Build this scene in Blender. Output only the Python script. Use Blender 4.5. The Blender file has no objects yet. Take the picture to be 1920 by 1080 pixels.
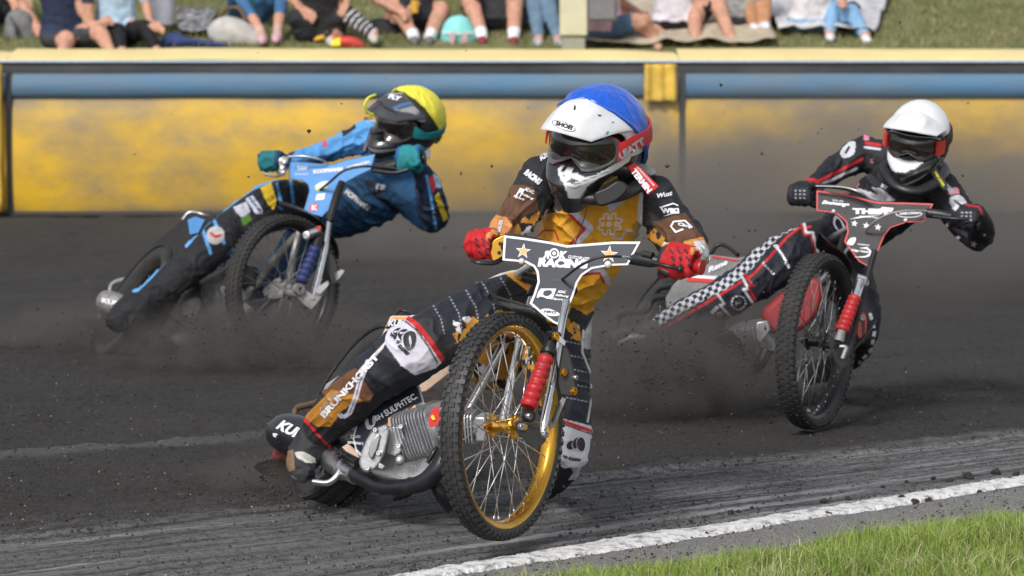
import bpy, bmesh, math, random
import numpy as np
from mathutils import Vector, Matrix
from mathutils.bvhtree import BVHTree

random.seed(7)
RNG = np.random.default_rng(11)
scene = bpy.context.scene
col = scene.collection

# ---------------------------------------------------------------- camera, sky, sun, exposure
FPX = 6000.0            # focal length in pixels of the 1920 wide photograph
CAMZ = 1.55
TH = math.atan(480 / FPX)
cam_d = bpy.data.cameras.new('camera')
cam = bpy.data.objects.new('camera', cam_d)
col.objects.link(cam)
cam.location = (0, 0, CAMZ)
cam.rotation_euler = (math.pi / 2 - TH, 0, 0)
cam_d.sensor_width = 36.0
cam_d.lens = FPX / 1920 * 36.0
cam_d.clip_start = 0.1
cam_d.clip_end = 400
cam_d.dof.use_dof = True
cam_d.dof.focus_distance = 9.85
cam_d.dof.aperture_fstop = 5.6
scene.camera = cam

world = bpy.data.worlds.new('World')
scene.world = world
world.use_nodes = True
wn = world.node_tree
bg = wn.nodes['Background']
sky = wn.nodes.new('ShaderNodeTexSky')
sky.sky_type = 'NISHITA'
sky.sun_disc = False
sky.sun_elevation = math.radians(42)
SUN_AZ = math.radians(205)      # compass style: sun stands behind and to the left of the camera
sky.sun_rotation = SUN_AZ
sky.air_density = 1.0
sky.dust_density = 3.0
hsv = wn.nodes.new('ShaderNodeHueSaturation')
hsv.inputs['Saturation'].default_value = 0.35
wn.links.new(sky.outputs[0], hsv.inputs['Color'])
wn.links.new(hsv.outputs[0], bg.inputs[0])
bg.inputs[1].default_value = 0.105

sun_d = bpy.data.lights.new('sun', 'SUN')
sun_d.energy = 1.5
sun_d.angle = math.radians(10)
sun_d.color = (1.0, 0.97, 0.93)
sun = bpy.data.objects.new('sun', sun_d)
col.objects.link(sun)
el = math.radians(42)
sdir = Vector((math.sin(SUN_AZ) * math.cos(el), math.cos(SUN_AZ) * math.cos(el), math.sin(el)))
sun.rotation_euler = (-sdir).to_track_quat('-Z', 'Y').to_euler()
sun.location = sdir * 30

scene.view_settings.view_transform = 'Standard'
scene.view_settings.look = 'None'
scene.view_settings.gamma = 1
scene.view_settings.use_curve_mapping = False
scene.view_settings.exposure = 0.6
scene.render.engine = 'CYCLES'
scene.cycles.use_denoising = True
scene.cycles.max_bounces = 6
scene.cycles.volume_bounces = 1
scene.cycles.volume_step_rate = 4.0
scene.cycles.volume_max_steps = 48

# ---------------------------------------------------------------- helpers
CT, ST = math.cos(TH), math.sin(TH)
CAM = np.array([0, 0, CAMZ])
FWD = np.array([0, CT, -ST])
UPV = np.array([0, ST, CT])
RGT = np.array([1.0, 0, 0])


def P(px, py, d):
    """a point of the place: where the sight line of a photo pixel is d metres deep"""
    return CAM + d * FWD + RGT * ((px - 960) / FPX * d) + UPV * (-(py - 540) / FPX * d)


def project(co):
    r = co - CAM
    d = r @ FWD
    return 960 + FPX * (r @ RGT) / d, 540 - FPX * (r @ UPV) / d, d


def G(px, py, z=0.0):
    x = (px - 960) / FPX
    y = -(py - 540) / FPX
    r = FWD + RGT * x + UPV * y
    return CAM + r * ((z - CAMZ) / r[2])


def nrm(v):
    v = np.asarray(v, float)
    return v / (np.linalg.norm(v) + 1e-12)


def IM(x, y, c):
    """direction: x to image right, y to image up, c towards the camera"""
    return nrm(RGT * x + UPV * y - FWD * c)


def hash3(ix, iy, iz):
    n = (ix * 374761393 + iy * 668265263 + iz * 1274126177).astype(np.int64) & 0xffffffff
    n = ((n ^ (n >> 13)) * 1274126177) & 0xffffffff
    n = (n ^ (n >> 16)) & 0xffff
    return n / 65535.0


def vnoise(p):
    """value noise in -1..1 of an (n,3) array"""
    f = np.floor(p)
    i = f.astype(np.int64)
    t = p - f
    t = t * t * (3 - 2 * t)
    out = 0
    for dx in (0, 1):
        wx = t[:, 0] if dx else 1 - t[:, 0]
        for dy in (0, 1):
            wy = t[:, 1] if dy else 1 - t[:, 1]
            for dz in (0, 1):
                wz = t[:, 2] if dz else 1 - t[:, 2]
                out = out + wx * wy * wz * hash3(i[:, 0] + dx, i[:, 1] + dy, i[:, 2] + dz)
    return out * 2 - 1


def fbm(p, o=3):
    a, s, r = 1.0, 0, 0
    for k in range(o):
        r = r + a * vnoise(p + k * 17.3)
        s += a
        a *= .5
        p = p * 2.03
    return r / s


def sstep(a, b, x):
    t = np.clip((x - a) / (b - a), 0, 1)
    return t * t * (3 - 2 * t)


ROOT = {}


def tag(o, label=None, cat=None, group=None, kind=None):
    if label: o['label'] = label
    if cat: o['category'] = cat
    if group: o['group'] = group
    if kind: o['kind'] = kind
    return o


def empty(name, loc, label, cat, group=None):
    o = bpy.data.objects.new(name, None)
    o.empty_display_size = .1
    o.location = Vector(loc)
    col.objects.link(o)
    ROOT[o] = np.array(loc, float)
    return tag(o, label, cat, group)


def link_mesh(name, me, m, parent=None, origin=None):
    """me has world coordinates; shift them to the thing's own origin"""
    root = ROOT[parent] if parent is not None else (np.zeros(3) if origin is None else np.array(origin, float))
    n = len(me.vertices)
    co = np.empty(n * 3, np.float32)
    me.vertices.foreach_get('co', co)
    co = (co.reshape(-1, 3) - root).astype(np.float32)
    me.vertices.foreach_set('co', co.ravel())
    o = bpy.data.objects.new(name, me)
    for mm in (m if isinstance(m, (list, tuple)) else [m]):
        me.materials.append(mm)
    col.objects.link(o)
    if parent is not None:
        o.parent = parent
        if parent.type != 'EMPTY' or True:
            o.location = (0, 0, 0)
    else:
        o.location = Vector(root)
    ROOT[o] = root
    return o


def np_mesh(name, verts, faces, smooth=False):
    me = bpy.data.meshes.new(name)
    verts = np.asarray(verts, np.float32)
    faces = np.asarray(faces, np.int32)
    k = faces.shape[1]
    me.vertices.add(len(verts))
    me.vertices.foreach_set('co', verts.ravel())
    me.loops.add(faces.size)
    me.loops.foreach_set('vertex_index', faces.ravel())
    me.polygons.add(len(faces))
    me.polygons.foreach_set('loop_start', np.arange(0, faces.size, k, dtype=np.int32))
    me.update(calc_edges=True)
    if smooth:
        me.polygons.foreach_set('use_smooth', np.ones(len(faces), bool))
    return me


def catmull(pts, k=4):
    pts = np.asarray(pts, float)
    if len(pts) < 3: 
        t = np.linspace(0, 1, k + 1)[:, None]
        return pts[0] * (1 - t) + pts[1] * t
    out = []
    q = np.vstack([2 * pts[0] - pts[1], pts, 2 * pts[-1] - pts[-2]])
    for i in range(1, len(q) - 2):
        a, b, c, d = q[i - 1:i + 3]
        for j in range(k):
            t = j / k
            out.append(.5 * ((2 * b) + (-a + c) * t + (2 * a - 5 * b + 4 * c - d) * t * t + (-a + 3 * b - 3 * c + d) * t ** 3))
    out.append(pts[-1])
    return np.array(out)


class MB:
    def __init__(s):
        s.v, s.f, s.m = [], [], []
        s.n = 0

    def add(s, v, f, m=0):
        v = np.asarray(v, float)
        s.v.append(v)
        s.f += [tuple(int(i) + s.n for i in q) for q in f]
        s.m += [m] * len(f)
        s.n += len(v)
        return s

    def rings(s, rings, caps=True, closed=False, m=0):
        n = len(rings[0])
        v = np.vstack(rings)
        f = []
        R = len(rings)
        for i in range(R if closed else R - 1):
            a, b = i * n, ((i + 1) % R) * n
            for j in range(n):
                k = (j + 1) % n
                f.append((a + j, a + k, b + k, b + j))
        if caps and not closed:
            f.append(tuple(range(n))[::-1])
            f.append(tuple((R - 1) * n + j for j in range(n)))
        return s.add(v, f, m)

    def tube(s, pts, r, n=10, m=0, smooth=0, closed=False, ref=None, rb=1.0, round_ends=False):
        """r scalar or per point; rb = ratio of the second axis"""
        pts = np.asarray(pts, float)
        r = np.full(len(pts), float(r)) if np.isscalar(r) else np.asarray(r, float)
        rb = np.full(len(pts), float(rb)) if np.isscalar(rb) else np.asarray(rb, float)
        if smooth:
            q = catmull(np.hstack([pts, r[:, None], rb[:, None]]), smooth)
            pts, r, rb = q[:, :3], np.maximum(q[:, 3], 1e-4), q[:, 4]
        if round_ends:
            t0, t1 = nrm(pts[0] - pts[1]), nrm(pts[-1] - pts[-2])
            A = np.radians([80, 55, 30])
            f0 = min(rb[0], 1)
            f1 = min(rb[-1], 1)
            pts = np.vstack([pts[0] + t0 * r[0] * f0 * np.sin(A)[:, None], pts, pts[-1] + t1 * r[-1] * f1 * np.sin(A[::-1])[:, None]])
            r = np.concatenate([r[0] * np.cos(A), r, r[-1] * np.cos(A[::-1])])
            rb = np.concatenate([[rb[0]] * 3, rb, [rb[-1]] * 3])
        N = len(pts)
        tan = np.zeros_like(pts)
        for i in range(N):
            if closed:
                tan[i] = nrm(pts[(i + 1) % N] - pts[i - 1])
            else:
                tan[i] = nrm(pts[min(i + 1, N - 1)] - pts[max(i - 1, 0)])
        if ref is None:
            a = np.array([0.0, 1, 0])
            if abs(tan[0] @ a) > .9: a = np.array([1.0, 0, 0])
        else:
            a = np.asarray(ref, float)
        th = np.linspace(0, 2 * np.pi, n, endpoint=False)
        R = []
        for i in range(N):
            if ref is not None and abs(tan[i] @ np.asarray(ref)) < .97:
                a = np.asarray(ref, float)
            a = nrm(a - tan[i] * (a @ tan[i]))
            b = np.cross(tan[i], a)
            R.append(pts[i] + r[i] * (np.outer(np.cos(th) * rb[i], a) + np.outer(np.sin(th), b)))
        return s.rings(R, caps=True, closed=closed, m=m)

    def lathe(s, c, axis, prof, n=32, m=0, closed_prof=False, caps=False):
        c = np.asarray(c, float)
        ax = nrm(axis)
        a = np.array([0, 0, 1.0]) if abs(ax[2]) < .9 else np.array([1.0, 0, 0])
        a = nrm(a - ax * (a @ ax))
        b = np.cross(ax, a)
        th = np.linspace(0, 2 * np.pi, n, endpoint=False)
        rings = [c + ax * h + r * (np.outer(np.cos(th), a) + np.outer(np.sin(th), b)) for r, h in prof]
        return s.rings(rings, caps=caps, closed=closed_prof, m=m)

    def box(s, c, ax, hs, m=0):
        c = np.asarray(c, float)
        a, b, d = [nrm(x) for x in ax]
        v = []
        for i in (-1, 1):
            for j in (-1, 1):
                for k in (-1, 1):
                    v.append(c + a * hs[0] * i + b * hs[1] * j + d * hs[2] * k)
        return s.add(v, [(0, 1, 3, 2), (4, 6, 7, 5), (0, 4, 5, 1), (2, 3, 7, 6), (0, 2, 6, 4), (1, 5, 7, 3)], m)

    def prism(s, poly, off, m=0):
        poly = np.asarray(poly, float)
        off = np.asarray(off, float)
        n = len(poly)
        f = [tuple(range(n)), tuple(range(2 * n - 1, n - 1, -1))]
        f += [(i, n + i, n + (i + 1) % n, (i + 1) % n) for i in range(n)]
        return s.add(np.vstack([poly, poly + off]), f, m)

    def ball(s, c, r, ax=None, nu=16, nv=10, m=0):
        ax = ax or (RGT, np.array([0, 1.0, 0]), np.array([0, 0, 1.0]))
        r = (r, r, r) if np.isscalar(r) else r
        rings = []
        for j in range(1, nv):
            p = math.pi * j / nv
            th = np.linspace(0, 2 * np.pi, nu, endpoint=False)
            rings.append(np.asarray(c) + np.outer(np.cos(th) * math.sin(p) * r[0], ax[0]) + np.outer(np.sin(th) * math.sin(p) * r[1], ax[1]) + math.cos(p) * r[2] * np.asarray(ax[2]))
        return s.rings(rings, caps=True, m=m)

    def mesh(s, name, smooth=True, angle=40):
        me = bpy.data.meshes.new(name)
        me.from_pydata(np.vstack(s.v).tolist(), [], s.f)
        bm = bmesh.new()
        bm.from_mesh(me)
        bmesh.ops.recalc_face_normals(bm, faces=bm.faces)
        bm.to_mesh(me)
        bm.free()
        me.polygons.foreach_set('material_index', np.array(s.m, np.int32))
        if smooth:
            me.polygons.foreach_set('use_smooth', np.ones(len(me.polygons), bool))
            if angle: me.set_sharp_from_angle(angle=math.radians(angle))
        me.update()
        return me

    def build(s, name, m, parent=None, label=None, smooth=True, angle=40, bevel=0, origin=None, kind=None):
        o = link_mesh(name, s.mesh(name, smooth, angle), m, parent, origin)
        if label: o['label'] = label
        if kind: o['kind'] = kind
        if bevel:
            b = o.modifiers.new('bevel', 'BEVEL')
            b.width = bevel
            b.segments = 2
            b.limit_method = 'ANGLE'
            b.angle_limit = math.radians(35)
        return o


def plane(d0, gx=0.0, gy=0.0, cx=960, cy=540):
    """depth as a linear function of the photo position: metres per 100 px"""
    return lambda x, y: d0 + gx * (x - cx) / 100 + gy * (y - cy) / 100


def slab(poly, dep, thick, mb=None, m=0):
    if not callable(dep): dep = plane(dep)
    mb = mb or MB()
    pts = [P(x, y, dep(x, y)) for x, y in poly]
    mb.prism(pts, FWD * thick, m)
    return mb


def path(pts, dep=None):
    """[(px,py,d)...] -> world"""
    return [P(*p) if len(p) == 3 else P(p[0], p[1], dep) for p in pts]


# ---------------------------------------------------------------- materials
def mat(name, c, rough=.5, metal=0.0, var=.12, scale=30, bump=0.0, bscale=200, dirt=0.0, dirtc=(.05, .045, .04), coat=0, spec=.5, sheen=0, crease=0):
    m = bpy.data.materials.new(name)
    m.use_nodes = True
    nt = m.node_tree
    b = nt.nodes['Principled BSDF']
    b.inputs['Roughness'].default_value = rough
    b.inputs['Metallic'].default_value = metal
    b.inputs['Specular IOR Level'].default_value = spec
    if coat:
        b.inputs['Coat Weight'].default_value = coat
        b.inputs['Coat Roughness'].default_value = .12
    if sheen: b.inputs['Sheen Weight'].default_value = sheen
    tc = nt.nodes.new('ShaderNodeTexCoord')
    nz = nt.nodes.new('ShaderNodeTexNoise')
    nz.inputs['Scale'].default_value = scale
    nz.inputs['Detail'].default_value = 5
    nt.links.new(tc.outputs['Object'], nz.inputs['Vector'])
    if c == 'attr':
        at = nt.nodes.new('ShaderNodeAttribute')
        at.attribute_name = 'Col'
        base = at.outputs['Color']
    else:
        rgb = nt.nodes.new('ShaderNodeRGB')
        rgb.outputs[0].default_value = (*c, 1)
        base = rgb.outputs[0]
    mr = nt.nodes.new('ShaderNodeMapRange')
    mr.inputs['From Min'].default_value = .3
    mr.inputs['From Max'].default_value = .7
    mr.inputs['To Min'].default_value = 1 - var
    mr.inputs['To Max'].default_value = 1 + var
    nt.links.new(nz.outputs['Fac'], mr.inputs['Value'])
    mul = nt.nodes.new('ShaderNodeVectorMath')
    mul.operation = 'SCALE'
    nt.links.new(base, mul.inputs[0])
    nt.links.new(mr.outputs[0], mul.inputs['Scale'])
    out = mul.outputs[0]
    if dirt:
        n2 = nt.nodes.new('ShaderNodeTexNoise')
        n2.inputs['Scale'].default_value = 14
        n2.inputs['Detail'].default_value = 8
        n2.inputs['Roughness'].default_value = .75
        nt.links.new(tc.outputs['Object'], n2.inputs['Vector'])
        m2 = nt.nodes.new('ShaderNodeMapRange')
        m2.inputs['From Min'].default_value = .42
        m2.inputs['From Max'].default_value = .68
        m2.inputs['To Max'].default_value = dirt
        nt.links.new(n2.outputs['Fac'], m2.inputs['Value'])
        mx = nt.nodes.new('ShaderNodeMix')
        mx.data_type = 'RGBA'
        nt.links.new(m2.outputs[0], mx.inputs['Factor'])
        nt.links.new(out, mx.inputs['A'])
        mx.inputs['B'].default_value = (*dirtc, 1)
        out = mx.outputs['Result']
        mr2 = nt.nodes.new('ShaderNodeMapRange')
        mr2.inputs['To Min'].default_value = rough
        mr2.inputs['To Max'].default_value = min(1, rough + .5)
        nt.links.new(m2.outputs[0], mr2.inputs['Value'])
        nt.links.new(mr2.outputs[0], b.inputs['Roughness'])
        if metal:
            mr3 = nt.nodes.new('ShaderNodeMapRange')
            mr3.inputs['To Min'].default_value = metal
            mr3.inputs['To Max'].default_value = metal * .1
            nt.links.new(m2.outputs[0], mr3.inputs['Value'])
            nt.links.new(mr3.outputs[0], b.inputs['Metallic'])
    nt.links.new(out, b.inputs['Base Color'])
    if bump:
        n3 = nt.nodes.new('ShaderNodeTexNoise')
        n3.inputs['Scale'].default_value = bscale
        n3.inputs['Detail'].default_value = 3
        nt.links.new(tc.outputs['Object'], n3.inputs['Vector'])
        bp = nt.nodes.new('ShaderNodeBump')
        bp.inputs['Strength'].default_value = bump
        bp.inputs['Distance'].default_value = .004
        nt.links.new(n3.outputs['Fac'], bp.inputs['Height'])
        nt.links.new(bp.outputs[0], b.inputs['Normal'])
        if crease:
            n4 = nt.nodes.new('ShaderNodeTexNoise')
            n4.noise_type = 'RIDGED_MULTIFRACTAL'
            n4.inputs['Scale'].default_value = 9
            n4.inputs['Detail'].default_value = 3
            n4.inputs['Distortion'].default_value = .6
            nt.links.new(tc.outputs['Object'], n4.inputs['Vector'])
            bp2 = nt.nodes.new('ShaderNodeBump')
            bp2.inputs['Strength'].default_value = crease
            bp2.inputs['Distance'].default_value = .012
            nt.links.new(n4.outputs['Fac'], bp2.inputs['Height'])
            nt.links.new(bp.outputs[0], bp2.inputs['Normal'])
            nt.links.new(bp2.outputs[0], b.inputs['Normal'])
    return m


M = {
    'rubber': mat('rubber', (.024, .024, .026), .48, bump=.3, bscale=90, dirt=.45, dirtc=(.06, .055, .05)),
    'rubber_dusty': mat('rubber_dusty', (.022, .022, .023), .85, bump=.3, bscale=90, dirt=.8, dirtc=(.05, .046, .042)),
    'gold': mat('gold_anodised', (.75, .40, .06), .25, 1.0, var=.08, dirt=.12),
    'chrome': mat('chrome', (.78, .79, .8), .12, 1.0, var=.05, dirt=.12),
    'steel': mat('brushed_steel', (.5, .5, .52), .32, 1.0, dirt=.25),
    'dirty_steel': mat('dirty_steel', (.38, .37, .36), .5, .8, dirt=.75),
    'alloy': mat('cast_alloy', (.60, .61, .64), .34, .8, bump=.25, bscale=160, dirt=.4),
    'alloy_dirty': mat('dirty_cast_alloy', (.26, .26, .26), .55, .5, bump=.3, bscale=160, dirt=.85),
    'black_metal': mat('black_metal', (.02, .02, .022), .3, .3, dirt=.2, bump=.1),
    'black_pipe': mat('black_exhaust', (.03, .033, .04), .28, .6, dirt=.35, bump=.15, bscale=60),
    'black_plastic': mat('black_plastic', (.015, .015, .017), .38, dirt=.2),
    'black_rubber': mat('black_cable_rubber', (.012, .012, .013), .4),
    'white_plastic': mat('white_plastic', (.72, .73, .75), .3, var=.03, dirt=.12, coat=.3),
    'grey_plastic': mat('grey_plastic', (.28, .29, .3), .4, dirt=.15),
    'navy': mat('navy_plate', (.010, .015, .032), .38, var=.1, spec=.3, dirt=.08, dirtc=(.12, .12, .12)),
    'print_white': mat('white_print', (.74, .75, .8), .5, var=.03),
    'print_silver': mat('silver_print', (.42, .42, .44), .45, .2, var=.05),
    'print_orange': mat('orange_print', (.85, .36, .14), .5, var=.03),
    'print_red': mat('red_print', (.62, .03, .03), .5, var=.05),
    'print_black': mat('black_print', (.015, .015, .018), .5),
    'print_yellow': mat('yellow_print', (.8, .7, .03), .5),
    'red_rubber': mat('red_bellows', (.42, .012, .018), .42, dirt=.25, bump=.1),
    'red_cloth': mat('red_cloth', (.62, .03, .03), .7, bump=.3, bscale=500),
    'lens': mat('dark_goggle_lens', (.022, .015, .013), .09, 0, var=.6, scale=14, coat=.6),
    'red_plastic': mat('red_plastic', (.55, .03, .025), .3, coat=.3),
    'peach_panel': mat('peach_white_panel', (.72, .52, .40), .35, var=.1, scale=9, dirt=.35),
    'brown_tube': mat('rusty_brown_tube', (.14, .085, .045), .55, .4, dirt=.4),
    'blue_plate': mat('light_blue_plate', (.06, .26, .62), .4, var=.1, dirt=.12),
    'dark_grey_panel': mat('dark_grey_panel', (.016, .015, .019), .45, dirt=.2, spec=.3),
    'grey_panel': mat('grey_panel', (.2, .2, .2), .5, dirt=.4),
    'blue_rubber': mat('blue_spring', (.02, .035, .14), .5, dirt=.4),
    'yellow_strap': mat('neon_yellow_strap', (.75, .8, .05), .5),
    'dark_red': mat('dark_red_cover', (.26, .012, .016), .5, dirt=.35),
}

# ---------------------------------------------------------------- lettering
_tx = {}


def glyphs(txt, bold=.02, shear=0.0):
    key = (txt, bold, shear)
    if key in _tx: return _tx[key]
    cu = bpy.data.curves.new('t', 'FONT')
    cu.body = txt
    cu.offset = bold
    cu.shear = shear
    cu.resolution_u = 3
    o = bpy.data.objects.new('t', cu)
    col.objects.link(o)
    dg = bpy.context.evaluated_depsgraph_get()
    me = bpy.data.meshes.new_from_object(o.evaluated_get(dg))
    bpy.data.objects.remove(o)
    bpy.data.curves.remove(cu)
    bm = bmesh.new()
    bm.from_mesh(me)
    bmesh.ops.triangulate(bm, faces=bm.faces)
    for _ in range(2):
        ed = [e for e in bm.edges if e.calc_length() > .22]
        bmesh.ops.subdivide_edges(bm, edges=ed, cuts=1)
        bmesh.ops.triangulate(bm, faces=bm.faces)
    bm.verts.index_update()
    v = np.array([x.co[:2] for x in bm.verts])
    f = [tuple(x.index for x in q.verts) for q in bm.faces]
    bm.free()
    bpy.data.meshes.remove(me)
    lo, hi = v.min(0), v.max(0)
    v = v - lo
    v[:, 0] /= (hi[0] - lo[0])
    v[:, 1] /= (hi[1] - lo[1])
    _tx[key] = (v, f)
    return _tx[key]


def surf_points(px, py, surf, lift):
    """pixel positions -> points on a plane (callable depth) or on a mesh (BVH)"""
    px, py = np.asarray(px, float), np.asarray(py, float)
    if callable(surf) or np.isscalar(surf):
        d = np.array([surf(x, y) if callable(surf) else surf for x, y in zip(px, py)])
        return np.array([P(x, y, dd) for x, y, dd in zip(px, py, d)]) - FWD * lift
    bvh = surf
    out, ok = [], []
    for x, y in zip(px, py):
        r = P(x, y, 1.0) - CAM
        hit, n, i, dist = bvh.ray_cast(Vector(CAM), Vector(nrm(r)))
        if hit is None:
            out.append(None)
        else:
            h = np.array(hit)
            out.append(h - nrm(r) * lift)
    good = [(q, project(q)[2]) for q in out if q is not None]
    if not good: return np.array([P(x, y, 10) for x, y in zip(px, py)])
    med = np.median([g[1] for g in good])
    res = []
    for k, q in enumerate(out):
        if q is None or project(q)[2] > med + .12:
            q = P(px[k], py[k], med)
        res.append(q)
    return np.array(res)


def text(txt, p0, p1, h, surf, m, parent, name='lettering', bold=.02, shear=0.0, lift=.003, arc=0.0, mirror=False, lean=0.0):
    """lettering from p0 to p1 (left and right end of its foot line), cap height h px"""
    v, f = glyphs(txt, bold, shear)
    u = v[:, 0].copy()
    if mirror: u = 1 - u
    p0, p1 = np.array(p0, float), np.array(p1, float)
    dx = p1 - p0
    e = dx / np.linalg.norm(dx)
    up = np.array([e[1], -e[0]]) + e * lean
    q = p0 + np.outer(u, dx) + np.outer(v[:, 1] * h + arc * 4 * u * (1 - u), up)
    w = surf_points(q[:, 0], q[:, 1], surf, lift)
    mb = MB().add(w, f)
    me = bpy.data.meshes.new(name)
    me.from_pydata(w.tolist(), [], f)
    o = link_mesh(name, me, m, parent)
    return o


def decal(polys, surf, m, parent, name='print', lift=.0025, label=None, mats=None):
    mb = MB()
    for k, pl in enumerate(polys):
        pl = np.array(pl, float)
        w = surf_points(pl[:, 0], pl[:, 1], surf, lift)
        mb.add(w, [tuple(range(len(w)))], mats[k] if mats else 0)
    me = bpy.data.meshes.new(name)
    me.from_pydata(np.vstack(mb.v).tolist(), [], mb.f)
    me.polygons.foreach_set('material_index', np.array(mb.m, np.int32))
    o = link_mesh(name, me, m, parent)
    if label: o['label'] = label
    return o


def star(cx, cy, r, rot=0, k=.4):
    return [(cx + (r if i % 2 == 0 else r * k) * math.sin(rot + i * math.pi / 5), cy - (r if i % 2 == 0 else r * k) * math.cos(rot + i * math.pi / 5)) for i in range(10)]


def inset(poly, w):
    """shrink a polygon by w px"""
    p = np.array(poly, float)
    a = .5 * np.sum(p[:, 0] * np.roll(p[:, 1], -1) - np.roll(p[:, 0], -1) * p[:, 1])
    sg = 1 if a > 0 else -1
    out = []
    n = len(p)
    for i in range(n):
        e1, e2 = nrm(p[i] - p[i - 1]), nrm(p[(i + 1) % n] - p[i])
        n1, n2 = np.array([-e1[1], e1[0]]) * sg, np.array([-e2[1], e2[0]]) * sg
        b = nrm(n1 + n2)
        out.append(tuple(p[i] + b * w / max(.4, b @ n1)))
    return out


def smooth_poly(poly, k=4):
    p = np.array(list(poly) + [poly[0]], float)
    q = np.vstack([p[-2], p, p[1]])
    out = []
    for i in range(1, len(q) - 2):
        a, b, c, d = q[i - 1:i + 3]
        for j in range(k):
            t = j / k
            out.append(tuple(.5 * ((2 * b) + (-a + c) * t + (2 * a - 5 * b + 4 * c - d) * t * t + (-a + 3 * b - 3 * c + d) * t ** 3)))
    return out


# ---------------------------------------------------------------- painting a mesh with its own colours
def in_poly(x, y, poly):
    poly = np.asarray(poly, float)
    ins = np.zeros(len(x), bool)
    n = len(poly)
    j = n - 1
    for i in range(n):
        xi, yi = poly[i]
        xj, yj = poly[j]
        c = ((yi > y) != (yj > y)) & (x < (xj - xi) * (y - yi) / (yj - yi + 1e-9) + xi)
        ins ^= c
        j = i
    return ins


def seg_dist(x, y, line):
    best = np.full(len(x), 1e9)
    along = np.zeros(len(x))
    acc = 0
    side = np.zeros(len(x))
    for (x0, y0), (x1, y1) in zip(line[:-1], line[1:]):
        L = math.hypot(x1 - x0, y1 - y0)
        ex, ey = (x1 - x0) / L, (y1 - y0) / L
        t = np.clip((x - x0) * ex + (y - y0) * ey, 0, L)
        d = np.hypot(x - x0 - t * ex, y - y0 - t * ey)
        b = d < best
        best[b] = d[b]
        along[b] = (acc + t)[b]
        side[b] = ((x - x0) * ey - (y - y0) * ex)[b]
        acc += L
    return best, along, side


class Paint:
    def __init__(s, co, base, nor=None):
        s.co = co
        s.x, s.y, s.d = project(co)
        s.c = np.tile(np.array(base, float), (len(co), 1))
        s.nor = nor
        s.front = np.ones(len(co), bool) if nor is None else (nor @ FWD) < .35

    def poly(s, pl, c, drange=None, smooth=False, front=False):
        if smooth: pl = smooth_poly(pl)
        k = in_poly(s.x, s.y, pl)
        if drange: k &= (s.d > drange[0]) & (s.d < drange[1])
        if front: k &= s.front
        if callable(c):
            s.c[k] = c(s.co[k], s.x[k], s.y[k])
        else:
            s.c[k] = c
        return s

    def line(s, ln, w, c, drange=None, dash=0, check=None, zig=0, front=True, mix=1.0):
        d, al, sd = seg_dist(s.x, s.y, ln)
        k = d < w + (0 if check else .5)
        if drange: k &= (s.d > drange[0]) & (s.d < drange[1])
        if front: k &= s.front
        if dash: k &= (al % dash) < dash * .62
        if check:
            a = (np.floor(al / check) + np.floor((sd + 1000 * check) / check)) % 2
            k &= a > .5
        al_ = np.clip(w + .5 - d[k], 0, 1)[:, None] * mix if not check else mix
        s.c[k] = s.c[k] * (1 - al_) + np.array(c) * al_
        return s


def camo(co, x, y):
    """gold, black and white shards"""
    p = co * 42
    best = np.full(len(co), 1e9)
    idv = np.zeros(len(co))
    i0 = np.floor(p).astype(np.int64)
    for dx in (-1, 0, 1):
        for dy in (-1, 0, 1):
            for dz in (-1, 0, 1):
                c = i0 + np.array([dx, dy, dz])
                h = hash3(c[:, 0], c[:, 1], c[:, 2])
                h2 = hash3(c[:, 1] + 9, c[:, 2], c[:, 0])
                h3 = hash3(c[:, 2] + 31, c[:, 0], c[:, 1])
                q = c + np.stack([h, h2, h3], 1)
                d = np.abs(p - q).sum(1)
                b = d < best
                best[b] = d[b]
                idv[b] = h[b]
    out = np.tile(np.array([.55, .25, .03]), (len(co), 1))
    out[idv < .55] = (.018, .02, .028)
    out[idv < .16] = (.68, .68, .72)
    return out


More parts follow.
